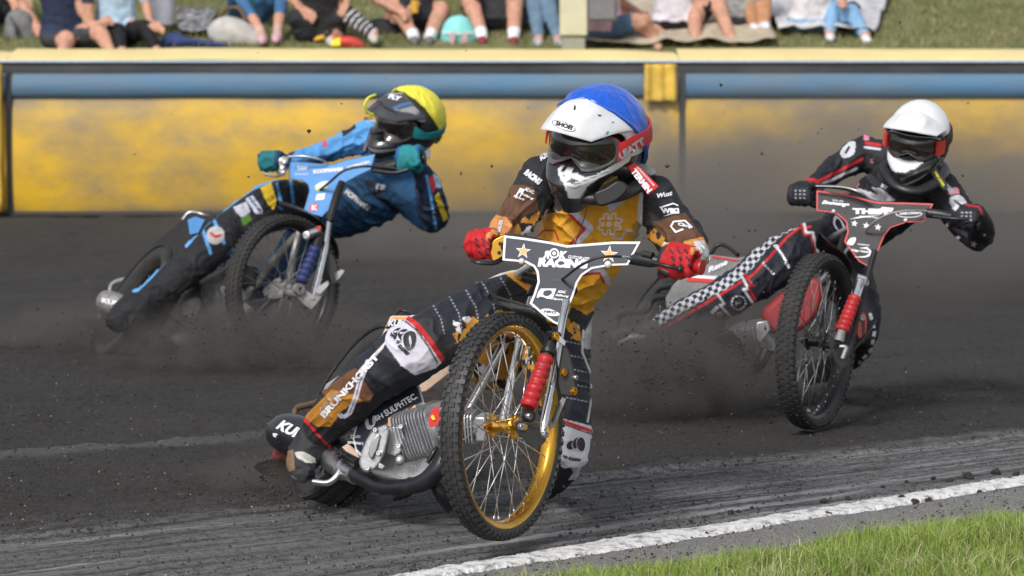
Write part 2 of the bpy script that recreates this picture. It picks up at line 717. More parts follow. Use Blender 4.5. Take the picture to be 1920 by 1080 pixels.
def body(name, chains, parent, voxel, base, paint, m, folds=(), smooth=5, amp=.0016, extra=None):
    """one continuous figure: tapered limbs joined into a single skin, then coloured"""
    mb = MB()
    for ch in chains:
        if isinstance(ch, MB):
            mb.add(np.vstack(ch.v), ch.f)
            continue
        pts = np.array([P(c[0], c[1], c[2]) for c in ch])
        r = np.array([c[3] * c[2] / FPX for c in ch])
        rb = np.array([c[4] if len(c) > 4 else .9 for c in ch])
        mb.tube(pts, r, n=20, smooth=5, ref=FWD, rb=rb, round_ends=True)
    me = mb.mesh('tmp')
    o = bpy.data.objects.new('tmp', me)
    col.objects.link(o)
    rm = o.modifiers.new('r', 'REMESH')
    rm.mode = 'VOXEL'
    rm.voxel_size = voxel
    sm = o.modifiers.new('s', 'SMOOTH')
    sm.iterations = smooth
    sm.factor = .5
    dg = bpy.context.evaluated_depsgraph_get()
    new = bpy.data.meshes.new_from_object(o.evaluated_get(dg))
    bpy.data.objects.remove(o)
    bpy.data.meshes.remove(me)
    n = len(new.vertices)
    co = np.empty(n * 3, np.float32)
    new.vertices.foreach_get('co', co)
    co = co.reshape(-1, 3).astype(float)
    nor = np.empty(n * 3, np.float32)
    new.vertices.foreach_get('normal', nor)
    nor = nor.reshape(-1, 3).astype(float)
    disp = np.zeros(n)
    w = fbm(co * 9, 2)
    disp += amp * fbm(co * np.array([22, 22, 34]) + w[:, None] * 2, 2)
    r1 = 1 - np.abs(fbm(co * 13 + 40 + w[:, None], 2)) * 2.6      # creases
    disp += amp * 2.0 * np.clip(r1, 0, 1) ** 2
    for (px, py, d, R, ang, lam, a) in folds:
        c = P(px, py, d)
        R = R * d / FPX
        lam = lam * d / FPX
        dist = np.linalg.norm(co - c, axis=1)
        ax = RGT * math.cos(ang) + UPV * math.sin(ang)
        t = ((co - c) @ ax) / lam + .45 * fbm(co * 14 + px, 2)
        disp += 1.35 * a * np.exp(-(dist / R) ** 2) * (1 - 2 * np.abs(np.sin(math.pi * t)) ** .8)
    if extra is not None: disp += extra(co, nor)
    co = co + nor * disp[:, None]
    new.vertices.foreach_set('co', co.astype(np.float32).ravel())
    pt = Paint(co, base, nor)
    paint(pt)
    at = new.attributes.new('Col', 'FLOAT_COLOR', 'POINT')
    rgba = np.ones((n, 4), np.float32)
    rgba[:, :3] = pt.c
    at.data.foreach_set('color', rgba.ravel())
    new.polygons.foreach_set('use_smooth', np.ones(len(new.polygons), bool))
    new.materials.clear()
    new.update()
    bvh = BVHTree.FromPolygons(co.tolist(), [tuple(p.vertices) for p in new.polygons])
    new.name = name
    ob = link_mesh(name, new, m, parent)
    return ob, bvh


def bvh_of(o):
    r = ROOT[o]
    return BVHTree.FromPolygons([tuple(np.array(v.co) + r) for v in o.data.vertices], [tuple(p.vertices) for p in o.data.polygons])


def hand(c, bar, wrist, k=1.0, side=1, span=(1.75, -1.75)):
    """gloved hand closed round a grip: c grip centre, bar its direction (towards the thumb), wrist point"""
    out = []
    B = nrm(bar)
    v = nrm(-FWD - B * (-FWD @ B))
    u = nrm(np.cross(B, v))
    if u[2] < 0: u = -u

    def at(a, r, s):
        return c + B * s * k + (v * math.cos(a) + u * math.sin(a)) * r * k
    kn = []
    for i, (s, L) in enumerate(((-.036, .85), (-.012, 1.0), (.012, 1.05), (.036, .95))):
        a0, a1 = span[0] - .1 * i, span[0] + (span[1] - span[0]) * L
        A = np.linspace(a0, a1, 5)
        R = [.040, .043, .036, .034, .028]
        pts = [at(a, r, s) for a, r in zip(A, R)]
        kn.append(pts[0])
        m = MB()
        m.tube(pts, np.array([.0125, .0125, .0115, .0108, .0095]) * k, n=12, smooth=3, round_ends=True)
        out.append(m)
    m = MB()
    m.tube([kn[0], kn[1], kn[2], kn[3]], .015 * k, n=14, smooth=2, round_ends=True)
    out.append(m)
    mid = (kn[1] + kn[2]) / 2
    for q in kn:
        m = MB()
        back = wrist * .55 + q * .45
        m.tube([wrist, back, q], [.026 * k, .021 * k, .0145 * k], n=14, smooth=3, round_ends=True)
        out.append(m)
    m = MB()
    pts = [wrist * .6 + at(2.2, .03, .035) * .4, at(2.4, .034, .056), at(3.3, .034, .060), at(4.3, .034, .052), at(5.0, .034, .044)]
    m.tube(pts, np.array([.018, .015, .0135, .0125, .011]) * k, n=12, smooth=3, round_ends=True)
    out.append(m)
    return out
# ================================================================ SETTING
# rubber banding of the track: directions of the kerb line and of the rut beyond it
A0 = np.array([0.063, 9.378]); D0 = np.array([.7296, .6839])
A1 = np.array([0.202, 10.952]); D1 = np.array([.818, .5752])
N0 = np.array([-D0[1], D0[0]]); N1 = np.array([-D1[1], D1[0]])


def across(x, y):
    v0 = (x - A0[0]) * N0[0] + (y - A0[1]) * N0[1]
    v1 = (x - A1[0]) * N1[0] + (y - A1[1]) * N1[1]
    den = v0 - v1
    den = np.where(np.abs(den) < .3, .3, den)
    mid = v0 / den
    v = np.where(v0 <= 0, v0 / 1.1, np.where(v1 >= 0, 1 + v1 / 1.1, mid))
    return v, x * .78 + y * .62


def nodes_mat(name):
    m = bpy.data.materials.new(name)
    m.use_nodes = True
    return m, m.node_tree, m.node_tree.nodes['Principled BSDF']


def N(nt, t, **kw):
    n = nt.nodes.new(t)
    for k, v in kw.items():
        if k in ('operation', 'data_type', 'attribute_name', 'blend_type', 'noise_dimensions'): setattr(n, k, v)
        else: n.inputs[k].default_value = v
    return n


def noise(nt, vec, scale, detail=5, rough=.55):
    n = N(nt, 'ShaderNodeTexNoise', Scale=scale, Detail=detail, Roughness=rough)
    nt.links.new(vec, n.inputs['Vector'])
    return n.outputs['Fac']


def rng(nt, val, a, b, c=0.0, d=1.0, clamp=True):
    n = nt.nodes.new('ShaderNodeMapRange')
    for i, v in zip((1, 2, 3, 4), (a, b, c, d)): n.inputs[i].default_value = v
    nt.links.new(val, n.inputs[0])
    return n.outputs[0]


def math_(nt, op, a, b=None):
    n = nt.nodes.new('ShaderNodeMath')
    n.operation = op
    for i, q in enumerate((a, b)):
        if q is None: continue
        if isinstance(q, (int, float)): n.inputs[i].default_value = q
        else: nt.links.new(q, n.inputs[i])
    return n.outputs[0]


def mix(nt, fac, a, b):
    n = nt.nodes.new('ShaderNodeMix')
    n.data_type = 'RGBA'
    for k, q in (('Factor', fac), ('A', a), ('B', b)):
        if isinstance(q, tuple): n.inputs[k].default_value = (*q, 1) if len(q) == 3 else q
        elif isinstance(q, (int, float)): n.inputs[k].default_value = q
        else: nt.links.new(q, n.inputs[k])
    return n.outputs['Result']


def comb(nt, x, y, z):
    n = nt.nodes.new('ShaderNodeCombineXYZ')
    for i, q in enumerate((x, y, z)):
        if isinstance(q, (int, float)): n.inputs[i].default_value = q
        else: nt.links.new(q, n.inputs[i])
    return n.outputs[0]


# ---- track material
tm, nt, bs = nodes_mat('track_dirt')
ac = N(nt, 'ShaderNodeAttribute', attribute_name='acr').outputs['Fac']
al = N(nt, 'ShaderNodeAttribute', attribute_name='alo').outputs['Fac']
geo = nt.nodes.new('ShaderNodeNewGeometry').outputs['Position']
wob = rng(nt, noise(nt, geo, 1.3, 3), 0, 1, -.09, .09)
wob2 = rng(nt, noise(nt, geo, 14, 3), 0, 1, -.03, .03)
acw = math_(nt, 'ADD', math_(nt, 'ADD', ac, wob), wob2)
streak = noise(nt, comb(nt, math_(nt, 'MULTIPLY', al, .35), math_(nt, 'MULTIPLY', ac, 9.0), 0.0), 3.0, 8, .68)
streak2 = noise(nt, comb(nt, math_(nt, 'MULTIPLY', al, .22), math_(nt, 'MULTIPLY', ac, 16.0), 3.3), 1.4, 6, .6)
grain = noise(nt, geo, 55, 6, .75)
grain2 = noise(nt, geo, 190, 3, .7)
patch = noise(nt, geo, 1.1, 4)
loose = mix(nt, rng(nt, grain, .35, .7), (.022, .021, .020), (.080, .076, .072))
loose = mix(nt, rng(nt, patch, .35, .7, 0, .6), loose, (.066, .062, .058))
packed = mix(nt, rng(nt, streak, .34, .64), (.045, .044, .044), (.30, .30, .31))
packed = mix(nt, rng(nt, math_(nt, 'ADD', math_(nt, 'MULTIPLY', grain, .5), math_(nt, 'MULTIPLY', noise(nt, geo, 24, 6, .8), .5)), .47, .57, 0, .85), packed, (.042, .041, .040))
lines = rng(nt, streak2, .54, .64, 0, .95)
packed = mix(nt, math_(nt, 'MULTIPLY', lines, rng(nt, patch, .35, .6)), packed, (.42, .42, .43))
k = math_(nt, 'MULTIPLY', rng(nt, acw, 1.09, .99), rng(nt, acw, -.3, -.05, .6, 1))
colr = mix(nt, k, loose, packed)
# a thin polished band far out and the soft edge before it
band = math_(nt, 'MULTIPLY', rng(nt, acw, 2.36, 2.46), rng(nt, acw, 2.66, 2.58))
fade = rng(nt, al, 6.4, 7.3, 1, 0)
colr = mix(nt, math_(nt, 'MULTIPLY', math_(nt, 'MULTIPLY', band, fade), rng(nt, grain, .3, .6, .3, .6)), colr, (.17, .168, .165))
band2 = math_(nt, 'MULTIPLY', rng(nt, acw, 1.35, 1.22), rng(nt, streak, .42, .6, 0, .5))
colr = mix(nt, math_(nt, 'MULTIPLY', band2, rng(nt, al, 6.2, 7.0, 1, 0)), colr, (.13, .125, .12))
# gravel between line and grass
grav = mix(nt, rng(nt, grain2, .35, .65), (.08, .077, .073), (.46, .45, .43))
colr = mix(nt, rng(nt, acw, -.02, -.1), colr, grav)
white = rng(nt, noise(nt, geo, 38, 2, .5), .735, .75)
colr = mix(nt, math_(nt, 'MULTIPLY', white, .7), colr, (.45, .44, .42))
nt.links.new(colr, bs.inputs['Base Color'])
bs.inputs['Roughness'].default_value = .92
bs.inputs['Specular IOR Level'].default_value = .25
bp = nt.nodes.new('ShaderNodeBump')
bp.inputs['Strength'].default_value = .9
bp.inputs['Distance'].default_value = .02
nt.links.new(math_(nt, 'ADD', grain, math_(nt, 'MULTIPLY', grain2, .5)), bp.inputs['Height'])
nt.links.new(bp.outputs[0], bs.inputs['Normal'])

# ---- track sheet
ys = [6.2]
while ys[-1] < 27.4: ys.append(ys[-1] + max(.012, .014 * (ys[-1] / 9.6) ** 2.6))
ys = np.array(ys)
half = [0.0]
while half[-1] < 15: half.append(half[-1] + .014 * max(1, (half[-1] / 2.1)) ** 2.2)
half = np.array(half)
xs = np.concatenate([-half[:0:-1], half])
X, Y = np.meshgrid(xs, ys)
X, Y = X.ravel(), Y.ravel()
acv, alv = across(X, Y)
Pn = np.stack([alv * 3, acv * 12, 0 * X], 1)
Z = .006 * fbm(Pn, 3)
Pf = np.stack([X * 9, Y * 9, 0 * X], 1)
lo = sstep(.98, 1.08, acv)
rough_ = np.abs(fbm(Pf * 2.2, 4))
Z += lo * (.016 + .02 * rough_ + .012 * fbm(Pf * .4, 2)) + (1 - lo) * .004 * fbm(Pf * 3, 3)
ridge = np.exp(-((acv - 1.03 + .03 * fbm(Pf * .25, 2)) / .035) ** 2)
Z += ridge * .012
groove = np.abs(((acv * 6.3 + .3 * fbm(Pn * .3, 2)) % 1) - .5)
Z += (1 - lo) * -.010 * sstep(.14, 0, groove) * (.5 + .5 * fbm(Pn * .2 + 7, 2))
rut = np.abs(((acv * 1.7 + .12 * fbm(Pn * .12, 2)) % 1) - .5)
Z += lo * -.018 * sstep(.10, 0, rut)
Z += sstep(-.02, -.12, acv) * .006
V = np.stack([X, Y, Z], 1)
nx, ny = len(xs), len(ys)
idx = np.arange(nx * ny).reshape(ny, nx)
Fq = np.stack([idx[:-1, :-1], idx[:-1, 1:], idx[1:, 1:], idx[1:, :-1]], -1).reshape(-1, 4)
me = np_mesh('track', V, Fq, True)
for nm, arr in (('acr', acv), ('alo', alv)):
    a = me.attributes.new(nm, 'FLOAT', 'POINT')
    a.data.foreach_set('value', arr.astype(np.float32))
track = link_mesh('dirt_track', me, tm)
tag(track, kind='structure')


def track_z(x, y):
    i = np.clip(np.searchsorted(ys, y), 0, ny - 1)
    j = np.clip(np.searchsorted(xs, x), 0, nx - 1)
    return Z.reshape(ny, nx)[i, j]


# ---- ground reaching the horizon below everything
gm, nt, bs = nodes_mat('far_ground')
geo = nt.nodes.new('ShaderNodeNewGeometry').outputs['Position']
nt.links.new(mix(nt, rng(nt, noise(nt, geo, .8, 5), .3, .7), (.04, .055, .02), (.08, .09, .035)), bs.inputs['Base Color'])
bs.inputs['Roughness'].default_value = 1
o = link_mesh('ground', np_mesh('ground', [(-300, -60, -.06), (300, -60, -.06), (300, 320, -.06), (-300, 320, -.06)], [(0, 1, 2, 3)]), gm)
tag(o, kind='structure')

# ---- white line: a chalky strip with ragged edges
wm, nt, bs = nodes_mat('white_line')
geo = nt.nodes.new('ShaderNodeNewGeometry').outputs['Position']
n1 = noise(nt, geo, 22, 7, .75)
c_ = mix(nt, rng(nt, n1, .37, .52), (.17, .165, .16), (.68, .68, .68))
c_ = mix(nt, rng(nt, noise(nt, geo, 70, 4, .7), .56, .66, 0, .7), c_, (.3, .29, .28))
nt.links.new(c_, bs.inputs['Base Color'])
bs.inputs['Roughness'].default_value = .85
bp = nt.nodes.new('ShaderNodeBump'); bp.inputs['Distance'].default_value = .004; bp.inputs['Strength'].default_value = .6
nt.links.new(n1, bp.inputs['Height']); nt.links.new(bp.outputs[0], bs.inputs['Normal'])
top_px = [(640, 1096), (750, 1078), (1000, 1036), (1182, 1005), (1412, 974), (1661, 933), (1920, 894), (2150, 862)]
bot_px = [(640, 1116), (750, 1098), (1000, 1056), (1240, 1021), (1450, 988), (1695, 947), (1920, 912), (2150, 880)]
def ext(q, a, b):
    return np.vstack([q[0] + nrm(q[0] - q[1]) * a, q, q[-1] + nrm(q[-1] - q[-2]) * b])


tp = catmull(ext(np.array([G(*q) for q in top_px]), 2.4, 6.0), 60)
bt = catmull(ext(np.array([G(*q) for q in bot_px]), 2.4, 6.0), 60)
nL = min(len(tp), len(bt))
tt = np.linspace(0, 1, 2400)
def resamp(q, t):
    s = np.concatenate([[0], np.cumsum(np.linalg.norm(np.diff(q, axis=0), axis=1))])
    return np.stack([np.interp(t * s[-1], s, q[:, i]) for i in range(3)], 1)
tp, bt = resamp(tp, tt), resamp(bt, tt)
J = 9
rows = []
for j in range(J):
    f = j / (J - 1)
    q = tp * (1 - f) + bt * f
    side = (f - .5) * 2
    jag = .038 * fbm(np.stack([tt * 190, np.full_like(tt, side * 9), 0 * tt], 1), 4) + .012 * fbm(np.stack([tt * 900, np.full_like(tt, side * 5), 0 * tt], 1), 2)
    wd = nrm((bt - tp)[1200])
    q = q + np.outer(jag * abs(side) ** 3, wd)
    q[:, 2] = track_z(q[:, 0], q[:, 1]) + .008 + .002 * (1 - side ** 2) + .0015 * fbm(q * 40, 2)
    if abs(side) > .99: q[:, 2] -= .012
    rows.append(q)
V = np.stack(rows).reshape(-1, 3)
idx = np.arange(J * 2400).reshape(J, 2400)
Fq = np.stack([idx[:-1, :-1], idx[1:, :-1], idx[1:, 1:], idx[:-1, 1:]], -1).reshape(-1, 4)
o = link_mesh('white_line', np_mesh('line', V, Fq, True), wm)
tag(o, kind='structure')

# ---- infield grass
edge_px = [(560, 1160), (760, 1125), (1000, 1088), (1268, 1060), (1460, 1036), (1623, 1004), (1920, 974), (2300, 935)]
edge = np.array([G(*q)[:2] for q in edge_px])
edge = np.vstack([edge[0] + nrm(edge[0] - edge[1]) * 3, edge, edge[-1] + nrm(edge[-1] - edge[-2]) * 5])
sm_, nt, bs = nodes_mat('turf_soil')
geo = nt.nodes.new('ShaderNodeNewGeometry').outputs['Position']
nt.links.new(mix(nt, rng(nt, noise(nt, geo, 30, 5), .35, .65), (.035, .05, .015), (.10, .12, .04)), bs.inputs['Base Color'])
poly_ = [(x, y, .012) for x, y in edge] + [(9.5, 12.0, .012), (9.5, 3.0, .012), (-3.5, 3.0, .012)]
me = bpy.data.meshes.new('infield')
me.from_pydata(poly_, [], [tuple(range(len(poly_)))])
o = link_mesh('infield_turf', me, sm_)
tag(o, kind='structure')

grm, nt, bs = nodes_mat('grass_blades')
at = N(nt, 'ShaderNodeAttribute', attribute_name='Col')
nt.links.new(at.outputs['Color'], bs.inputs['Base Color'])
bs.inputs['Roughness'].default_value = .55
bs.inputs['Transmission Weight'].default_value = 0
tr = nt.nodes.new('ShaderNodeBsdfTranslucent')
nt.links.new(at.outputs['Color'], tr.inputs['Color'])
ms = nt.nodes.new('ShaderNodeMixShader'); ms.inputs[0].default_value = .35
nt.links.new(bs.outputs[0], ms.inputs[1]); nt.links.new(tr.outputs[0], ms.inputs[2])
nt.links.new(ms.outputs[0], nt.nodes['Material Output'].inputs['Surface'])


def blades(n, sampler, hmean, wmean, name, label, lean=.5, cols=((.12, .22, .025), (.30, .40, .07), (.40, .42, .16))):
    xy, zb, dens = sampler(n)
    n = len(xy)
    h = hmean * (.45 + .9 * RNG.random(n)) * dens
    a = RNG.random(n) * 2 * np.pi
    ln = RNG.random(n) * lean
    w = wmean * (.6 + .8 * RNG.random(n))
    d = np.stack([np.cos(a), np.sin(a)], 1)
    b = RNG.random(n) * 2 * np.pi
    side = np.stack([np.cos(b), np.sin(b)], 1)
    V = np.zeros((n, 5, 3))
    for k, (t, ww) in enumerate(((0, 1), (0, -1), (.55, .8), (.55, -.8), (1, 0))):
        off = d * (ln * h * (t ** 2))[:, None] + side * (w * ww * .5)[:, None]
        V[:, k, :2] = xy + off
        V[:, k, 2] = zb + h * t * (1 - .25 * ln * t)
    i = np.arange(n)[:, None] * 5
    F3 = np.concatenate([i + np.array([0, 1, 3]), i + np.array([0, 3, 2]), i + np.array([2, 3, 4])], 0)
    me = np_mesh(name, V.reshape(-1, 3), F3)
    t = RNG.random(n)
    pn = .5 + .5 * fbm(np.stack([xy[:, 0] * 4, xy[:, 1] * 4, 0 * t], 1), 3)
    t = np.clip(.5 * t + .8 * (pn - .25), 0, 1)[:, None]
    c0, c1, c2 = [np.array(q) for q in cols]
    cc = c0 * (1 - t) + c1 * t
    dry = RNG.random(n) < .10 + .25 * (pn < .42)
    cc[dry] = c2
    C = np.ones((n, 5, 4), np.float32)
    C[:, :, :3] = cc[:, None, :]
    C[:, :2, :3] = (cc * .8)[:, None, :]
    a_ = me.attributes.new('Col', 'FLOAT_COLOR', 'POINT')
    a_.data.foreach_set('color', C.ravel())
    o = link_mesh(name, me, grm)
    tag(o, label, 'grass', kind='stuff')
    return o


def infield_sampler(n):
    x = RNG.uniform(-1.6, 5.0, n * 3)
    y = RNG.uniform(7.3, 13.5, n * 3)
    ye = np.interp(x, edge[:, 0], edge[:, 1])
    dist = ye - y + .05 * fbm(np.stack([x * 5, y * 5, 0 * x], 1), 3)
    keep = (dist > 0) & (dist < 1.9)
    p = sstep(-.02, .12, dist) * (1 - .75 * sstep(1.0, 1.9, dist))
    # nothing of the turf far in front of the frame edge is needed densely
    low = 9300 / (y) - 0
    keep &= RNG.random(len(x)) < p
    k = np.where(keep)[0][:n]
    dens = .30 + .65 * sstep(0, .30, dist[k]) + .75 * fbm(np.stack([x[k] * 8, y[k] * 8, 0 * x[k]], 1), 3)
    dens = np.clip(dens, .12, 2)
    tall = RNG.random(len(k)) < .02
    dens = np.where(tall, dens * 1.7, dens)
    return np.stack([x[k], y[k]], 1), np.full(len(k), .01), dens


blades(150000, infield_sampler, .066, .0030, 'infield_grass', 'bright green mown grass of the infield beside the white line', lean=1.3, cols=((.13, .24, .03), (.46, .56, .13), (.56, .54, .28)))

# ---- grass bank behind the fence
bm_, nt, bs = nodes_mat('bank_grass')
geo = nt.nodes.new('ShaderNodeNewGeometry').outputs['Position']
nt.links.new(mix(nt, rng(nt, noise(nt, geo, 2.2, 6, .65), .35, .65), (.12, .14, .055), (.28, .26, .13)), bs.inputs['Base Color'])
bs.inputs['Roughness'].default_value = 1
bp = nt.nodes.new('ShaderNodeBump'); bp.inputs['Distance'].default_value = .05; bp.inputs['Strength'].default_value = .8
nt.links.new(noise(nt, geo, 30, 5), bp.inputs['Height']); nt.links.new(bp.outputs[0], bs.inputs['Normal'])


def bank_z(d):
    return 1.35 + np.maximum(0, np.asarray(d) - 27.6) * .2


yy = np.concatenate([np.linspace(27.35, 34, 60), np.linspace(34.5, 60, 20)])
xx = np.linspace(-22, 22, 160)
Xb, Yb = np.meshgrid(xx, yy)
Zb = bank_z(Yb) + .03 * fbm(np.stack([Xb.ravel(), Yb.ravel(), 0 * Xb.ravel()], 1) * 1.2, 3).reshape(Xb.shape)
Zb = np.where(Yb > 40, np.minimum(Zb, bank_z(40) + .05 * (Yb - 40)), Zb)
V = np.stack([Xb.ravel(), Yb.ravel(), Zb.ravel()], 1)
nx2, ny2 = len(xx), len(yy)
idx = np.arange(nx2 * ny2).reshape(ny2, nx2)
Fq = np.stack([idx[:-1, :-1], idx[:-1, 1:], idx[1:, 1:], idx[1:, :-1]], -1).reshape(-1, 4)
# front wall of the bank down to the ground
fr = np.stack([xx, np.full(nx2, 27.35), np.full(nx2, -.05)], 1)
V = np.vstack([V, fr])
k0 = nx2 * ny2
Fw = np.stack([k0 + np.arange(nx2 - 1), k0 + np.arange(1, nx2), idx[0, 1:], idx[0, :-1]], -1)
bank = link_mesh('grass_bank', np_mesh('bank', V, np.vstack([Fq, Fw]), True), bm_)
tag(bank, kind='structure')


def bank_sampler(n):
    x = RNG.uniform(-6, 6, n)
    y = RNG.uniform(27.9, 31.5, n)
    return np.stack([x, y], 1), bank_z(y), .6 + .6 * RNG.random(n)


blades(40000, bank_sampler, .05, .012, 'bank_grass', 'dry yellowish green grass growing on the spectator bank', cols=((.15, .18, .055), (.30, .31, .12), (.42, .37, .19)))

# ================================================================ AIR FENCE
FD = 26.7


def fence_mat(name, c, dirtc, ylev, strength, rough=.55):
    m, nt, bs = nodes_mat(name)
    geo = nt.nodes.new('ShaderNodeNewGeometry').outputs['Position']
    sp = nt.nodes.new('ShaderNodeSeparateXYZ')
    nt.links.new(geo, sp.inputs[0])
    big = noise(nt, geo, .9, 3)
    st = nt.nodes.new('ShaderNodeMapping')
    st.inputs['Scale'].default_value = (1.0, 1.0, 1.7)
    nt.links.new(geo, st.inputs[0])
    med = noise(nt, st.outputs[0], 1.9, 8, .58)
    fine = noise(nt, geo, 26, 5, .7)
    # mud thrown up: more of it low down and towards the right-hand exit of the bend
    xr = rng(nt, sp.outputs['X'], .2, 2.2, 0, 1)
    low = rng(nt, sp.outputs['Z'], .98, .15, 0, 1)
    a = math_(nt, 'ADD', math_(nt, 'MULTIPLY', med, 1.75), math_(nt, 'MULTIPLY', big, 1.0))
    a = math_(nt, 'SUBTRACT', a, .10)
    a = math_(nt, 'ADD', a, math_(nt, 'MULTIPLY', xr, math_(nt, 'ADD', math_(nt, 'MULTIPLY', low, .95), .0)))
    a = math_(nt, 'ADD', a, math_(nt, 'MULTIPLY', fine, .25))
    edge_ = rng(nt, sp.outputs['Z'], ylev, ylev - .12, .3, 0)
    a = math_(nt, 'ADD', a, edge_)
    bot = rng(nt, sp.outputs['Z'], .12, .02, 0, .5)
    a = math_(nt, 'ADD', a, bot)
    f = rng(nt, a, 1.12, 1.9, .06, strength)
    cc = mix(nt, f, c, dirtc)
    spk = rng(nt, noise(nt, geo, 42, 2), .70, .74, 0, .7)
    cc = mix(nt, spk, cc, (.06, .055, .05))
    nt.links.new(cc, bs.inputs['Base Color'])
    bs.inputs['Roughness'].default_value = rough
    bp = nt.nodes.new('ShaderNodeBump'); bp.inputs['Distance'].default_value = .03; bp.inputs['Strength'].default_value = .35
    nt.links.new(med, bp.inputs['Height']); nt.links.new(bp.outputs[0], bs.inputs['Normal'])
    return m


FY = fence_mat('fence_yellow', (.64, .385, .012), (.20, .165, .12), 1.0, .93)
FB = fence_mat('fence_blue', (.07, .19, .33), (.15, .17, .18), 1.22, .7, .8)
FK = fence_mat('fence_black', (.018, .02, .026), (.09, .085, .08), 1.31, .7)
FF = mat('fence_foot_black', (.012, .012, .014), .7)
FT = mat('fence_top_cream_yellow', (.80, .65, .30), .6, var=.09, scale=1.5)
FE = mat('fence_piping', (.42, .52, .62), .6)
FYF = mat('fence_flap_yellow', (.66, .43, .05), .6, var=.2, scale=5, dirt=.35, dirtc=(.3, .25, .18))


def fx(px): return (px - 960) / FPX * FD


def strip(x0, x1, prof, nx_=50, thick=None, wav=.006, name='s', zoff=None):
    """cloth panel run along x from a profile of (y, z); closed at the back so it has thickness"""
    X_ = np.linspace(x0, x1, nx_)
    prof = np.array(prof)
    back = prof[::-1] + np.array([.05, 0])
    ring = np.vstack([prof, back])
    R = []
    for x in X_:
        q = np.zeros((len(ring), 3))
        q[:, 0] = x
        q[:, 1] = FD + ring[:, 0]
        q[:, 2] = ring[:, 1]
        R.append(q)
    mb = MB()
    mb.rings(R, caps=True)
    v = mb.v[0]
    fr = v[:, 1] < FD + .04
    v[:, 1] += np.where(fr, wav * fbm(v * np.array([1.6, 1, 4]), 3) * 2, 0)
    v[:, 2] += wav * .7 * fbm(np.stack([v[:, 0] * .8, 0 * v[:, 0], 0 * v[:, 0] + 5], 1), 2)
    if zoff is not None: v[:, 2] += zoff(v[:, 0], v[:, 1])
    return mb


def fence_section(x0, x1, label):
    e = empty('air_fence', ((x0 + x1) / 2, FD, 0), label, 'air fence', 'padded air fence sections round the bend')
    w = .055
    bulge = [(-.045 - .06 * math.sin(math.pi * t) ** .7, .06 + (.998 - .06) * t) for t in np.linspace(0, 1, 14)]
    strip(x0 + w, x1, bulge, 60).build('yellow_panel', FY, e)
    tube_ = [(-.05 - .060 * math.sin(math.pi * t) ** .6, 1.001 + .207 * t) for t in np.linspace(0, 1, 12)]
    strip(x0 + w, x1, tube_, 60, wav=.008).build('blue_roll', FB, e)
    strip(x0, x1, [(-.03, 1.211), (-.035, 1.25), (-.03, 1.297)], 60).build('black_band', FK, e)
    strip(x0, x0 + w - .004, [(-.05, .0), (-.075, .5), (-.08, 1.0), (-.06, 1.208)], 4).build('side_strap', FF if x0 < 0 and x1 > 0 else FK, e)
    strip(x0 + w, x1, [(-.06, .0), (-.10, .03), (-.085, .057)], 40).build('foot_skirt', FF, e)

    def dip(x, y):
        d_ = np.abs(x - x0)
        d2 = np.abs(x - x1)
        return -.03 * np.exp(-(d2 / .35) ** 2) * (y > FD + .1)
    top = [(-.06, 1.318), (.1, 1.352), (.35, 1.392), (.6, 1.412), (.7, 1.38)]
    mb = strip(x0 + .003, x1 - .003, top, 90, wav=.016, zoff=dip)
    mb.build('top_cover', FT, e)
    mb = MB().tube([(x, FD - .055, 1.306) for x in np.linspace(x0, x1, 20)], .011, n=8)
    mb.build('piping', FE, e)
    # body behind the panels and the back wall
    mb = MB().box(((x0 + x1) / 2, FD + .34, .62), ((1, 0, 0), (0, 1, 0), (0, 0, 1)), ((x1 - x0) / 2 - .01, .27, .62))
    mb.build('core', FK, e)
    return e


SW = fx(1272) - fx(15)
E1 = fence_section(fx(15), fx(1272), 'long yellow and blue padded air fence section behind the blue rider')
E2 = fence_section(fx(1272), fx(1272) + SW, 'mud stained air fence section on the right behind the white helmet')
E3 = fence_section(fx(15) - SW, fx(15), 'air fence section ending in a yellow flap at the left border')


def flap(x0, x1, z0, z1, e):
    X_, Z_ = np.linspace(x0, x1, 14), np.linspace(z0, z1, 14)
    pts = [(x, z) for z in Z_ for x in X_]
    v = np.array([(x, FD - .155 - .02 * math.sin((x - x0) * 60), z) for x, z in pts])
    v[:, 1] += .02 * fbm(v * 9, 3)
    v[:, 0] += .012 * fbm(v * 7 + 4, 2) * (v[:, 2] < (z0 + z1) / 2)
    f = [(j * 14 + i, j * 14 + i + 1, (j + 1) * 14 + i + 1, (j + 1) * 14 + i) for j in range(13) for i in range(13)]
    me = bpy.data.meshes.new('flap')
    me.from_pydata(v.tolist(), [], f)
    me.polygons.foreach_set('use_smooth', np.ones(len(f), bool))
    o = link_mesh('joint_flap', me, FYF, e)
    s = o.modifiers.new('t', 'SOLIDIFY'); s.thickness = .01
    return o


E4 = fence_section(fx(1272) + SW, fx(1272) + 2 * SW, 'next air fence section beyond the right border')
flap(fx(1206), fx(1268), .975, 1.285, E1)
flap(fx(-50), fx(11), .06, 1.285, E3)
# ================================================================ MOTORCYCLES
def wheel_frame(ratio, tilt, sx):
    """axle direction towards the camera side, and the two in-plane directions"""
    t = math.radians(tilt)
    s = math.sqrt(1 - ratio ** 2)
    n = IM(sx * s * math.cos(t), -sx * s * math.sin(t), ratio)
    maj = nrm(RGT * math.sin(t) + UPV * math.cos(t))
    mi = nrm(np.cross(n, maj))
    if mi[0] < 0: mi = -mi
    return n, maj, mi


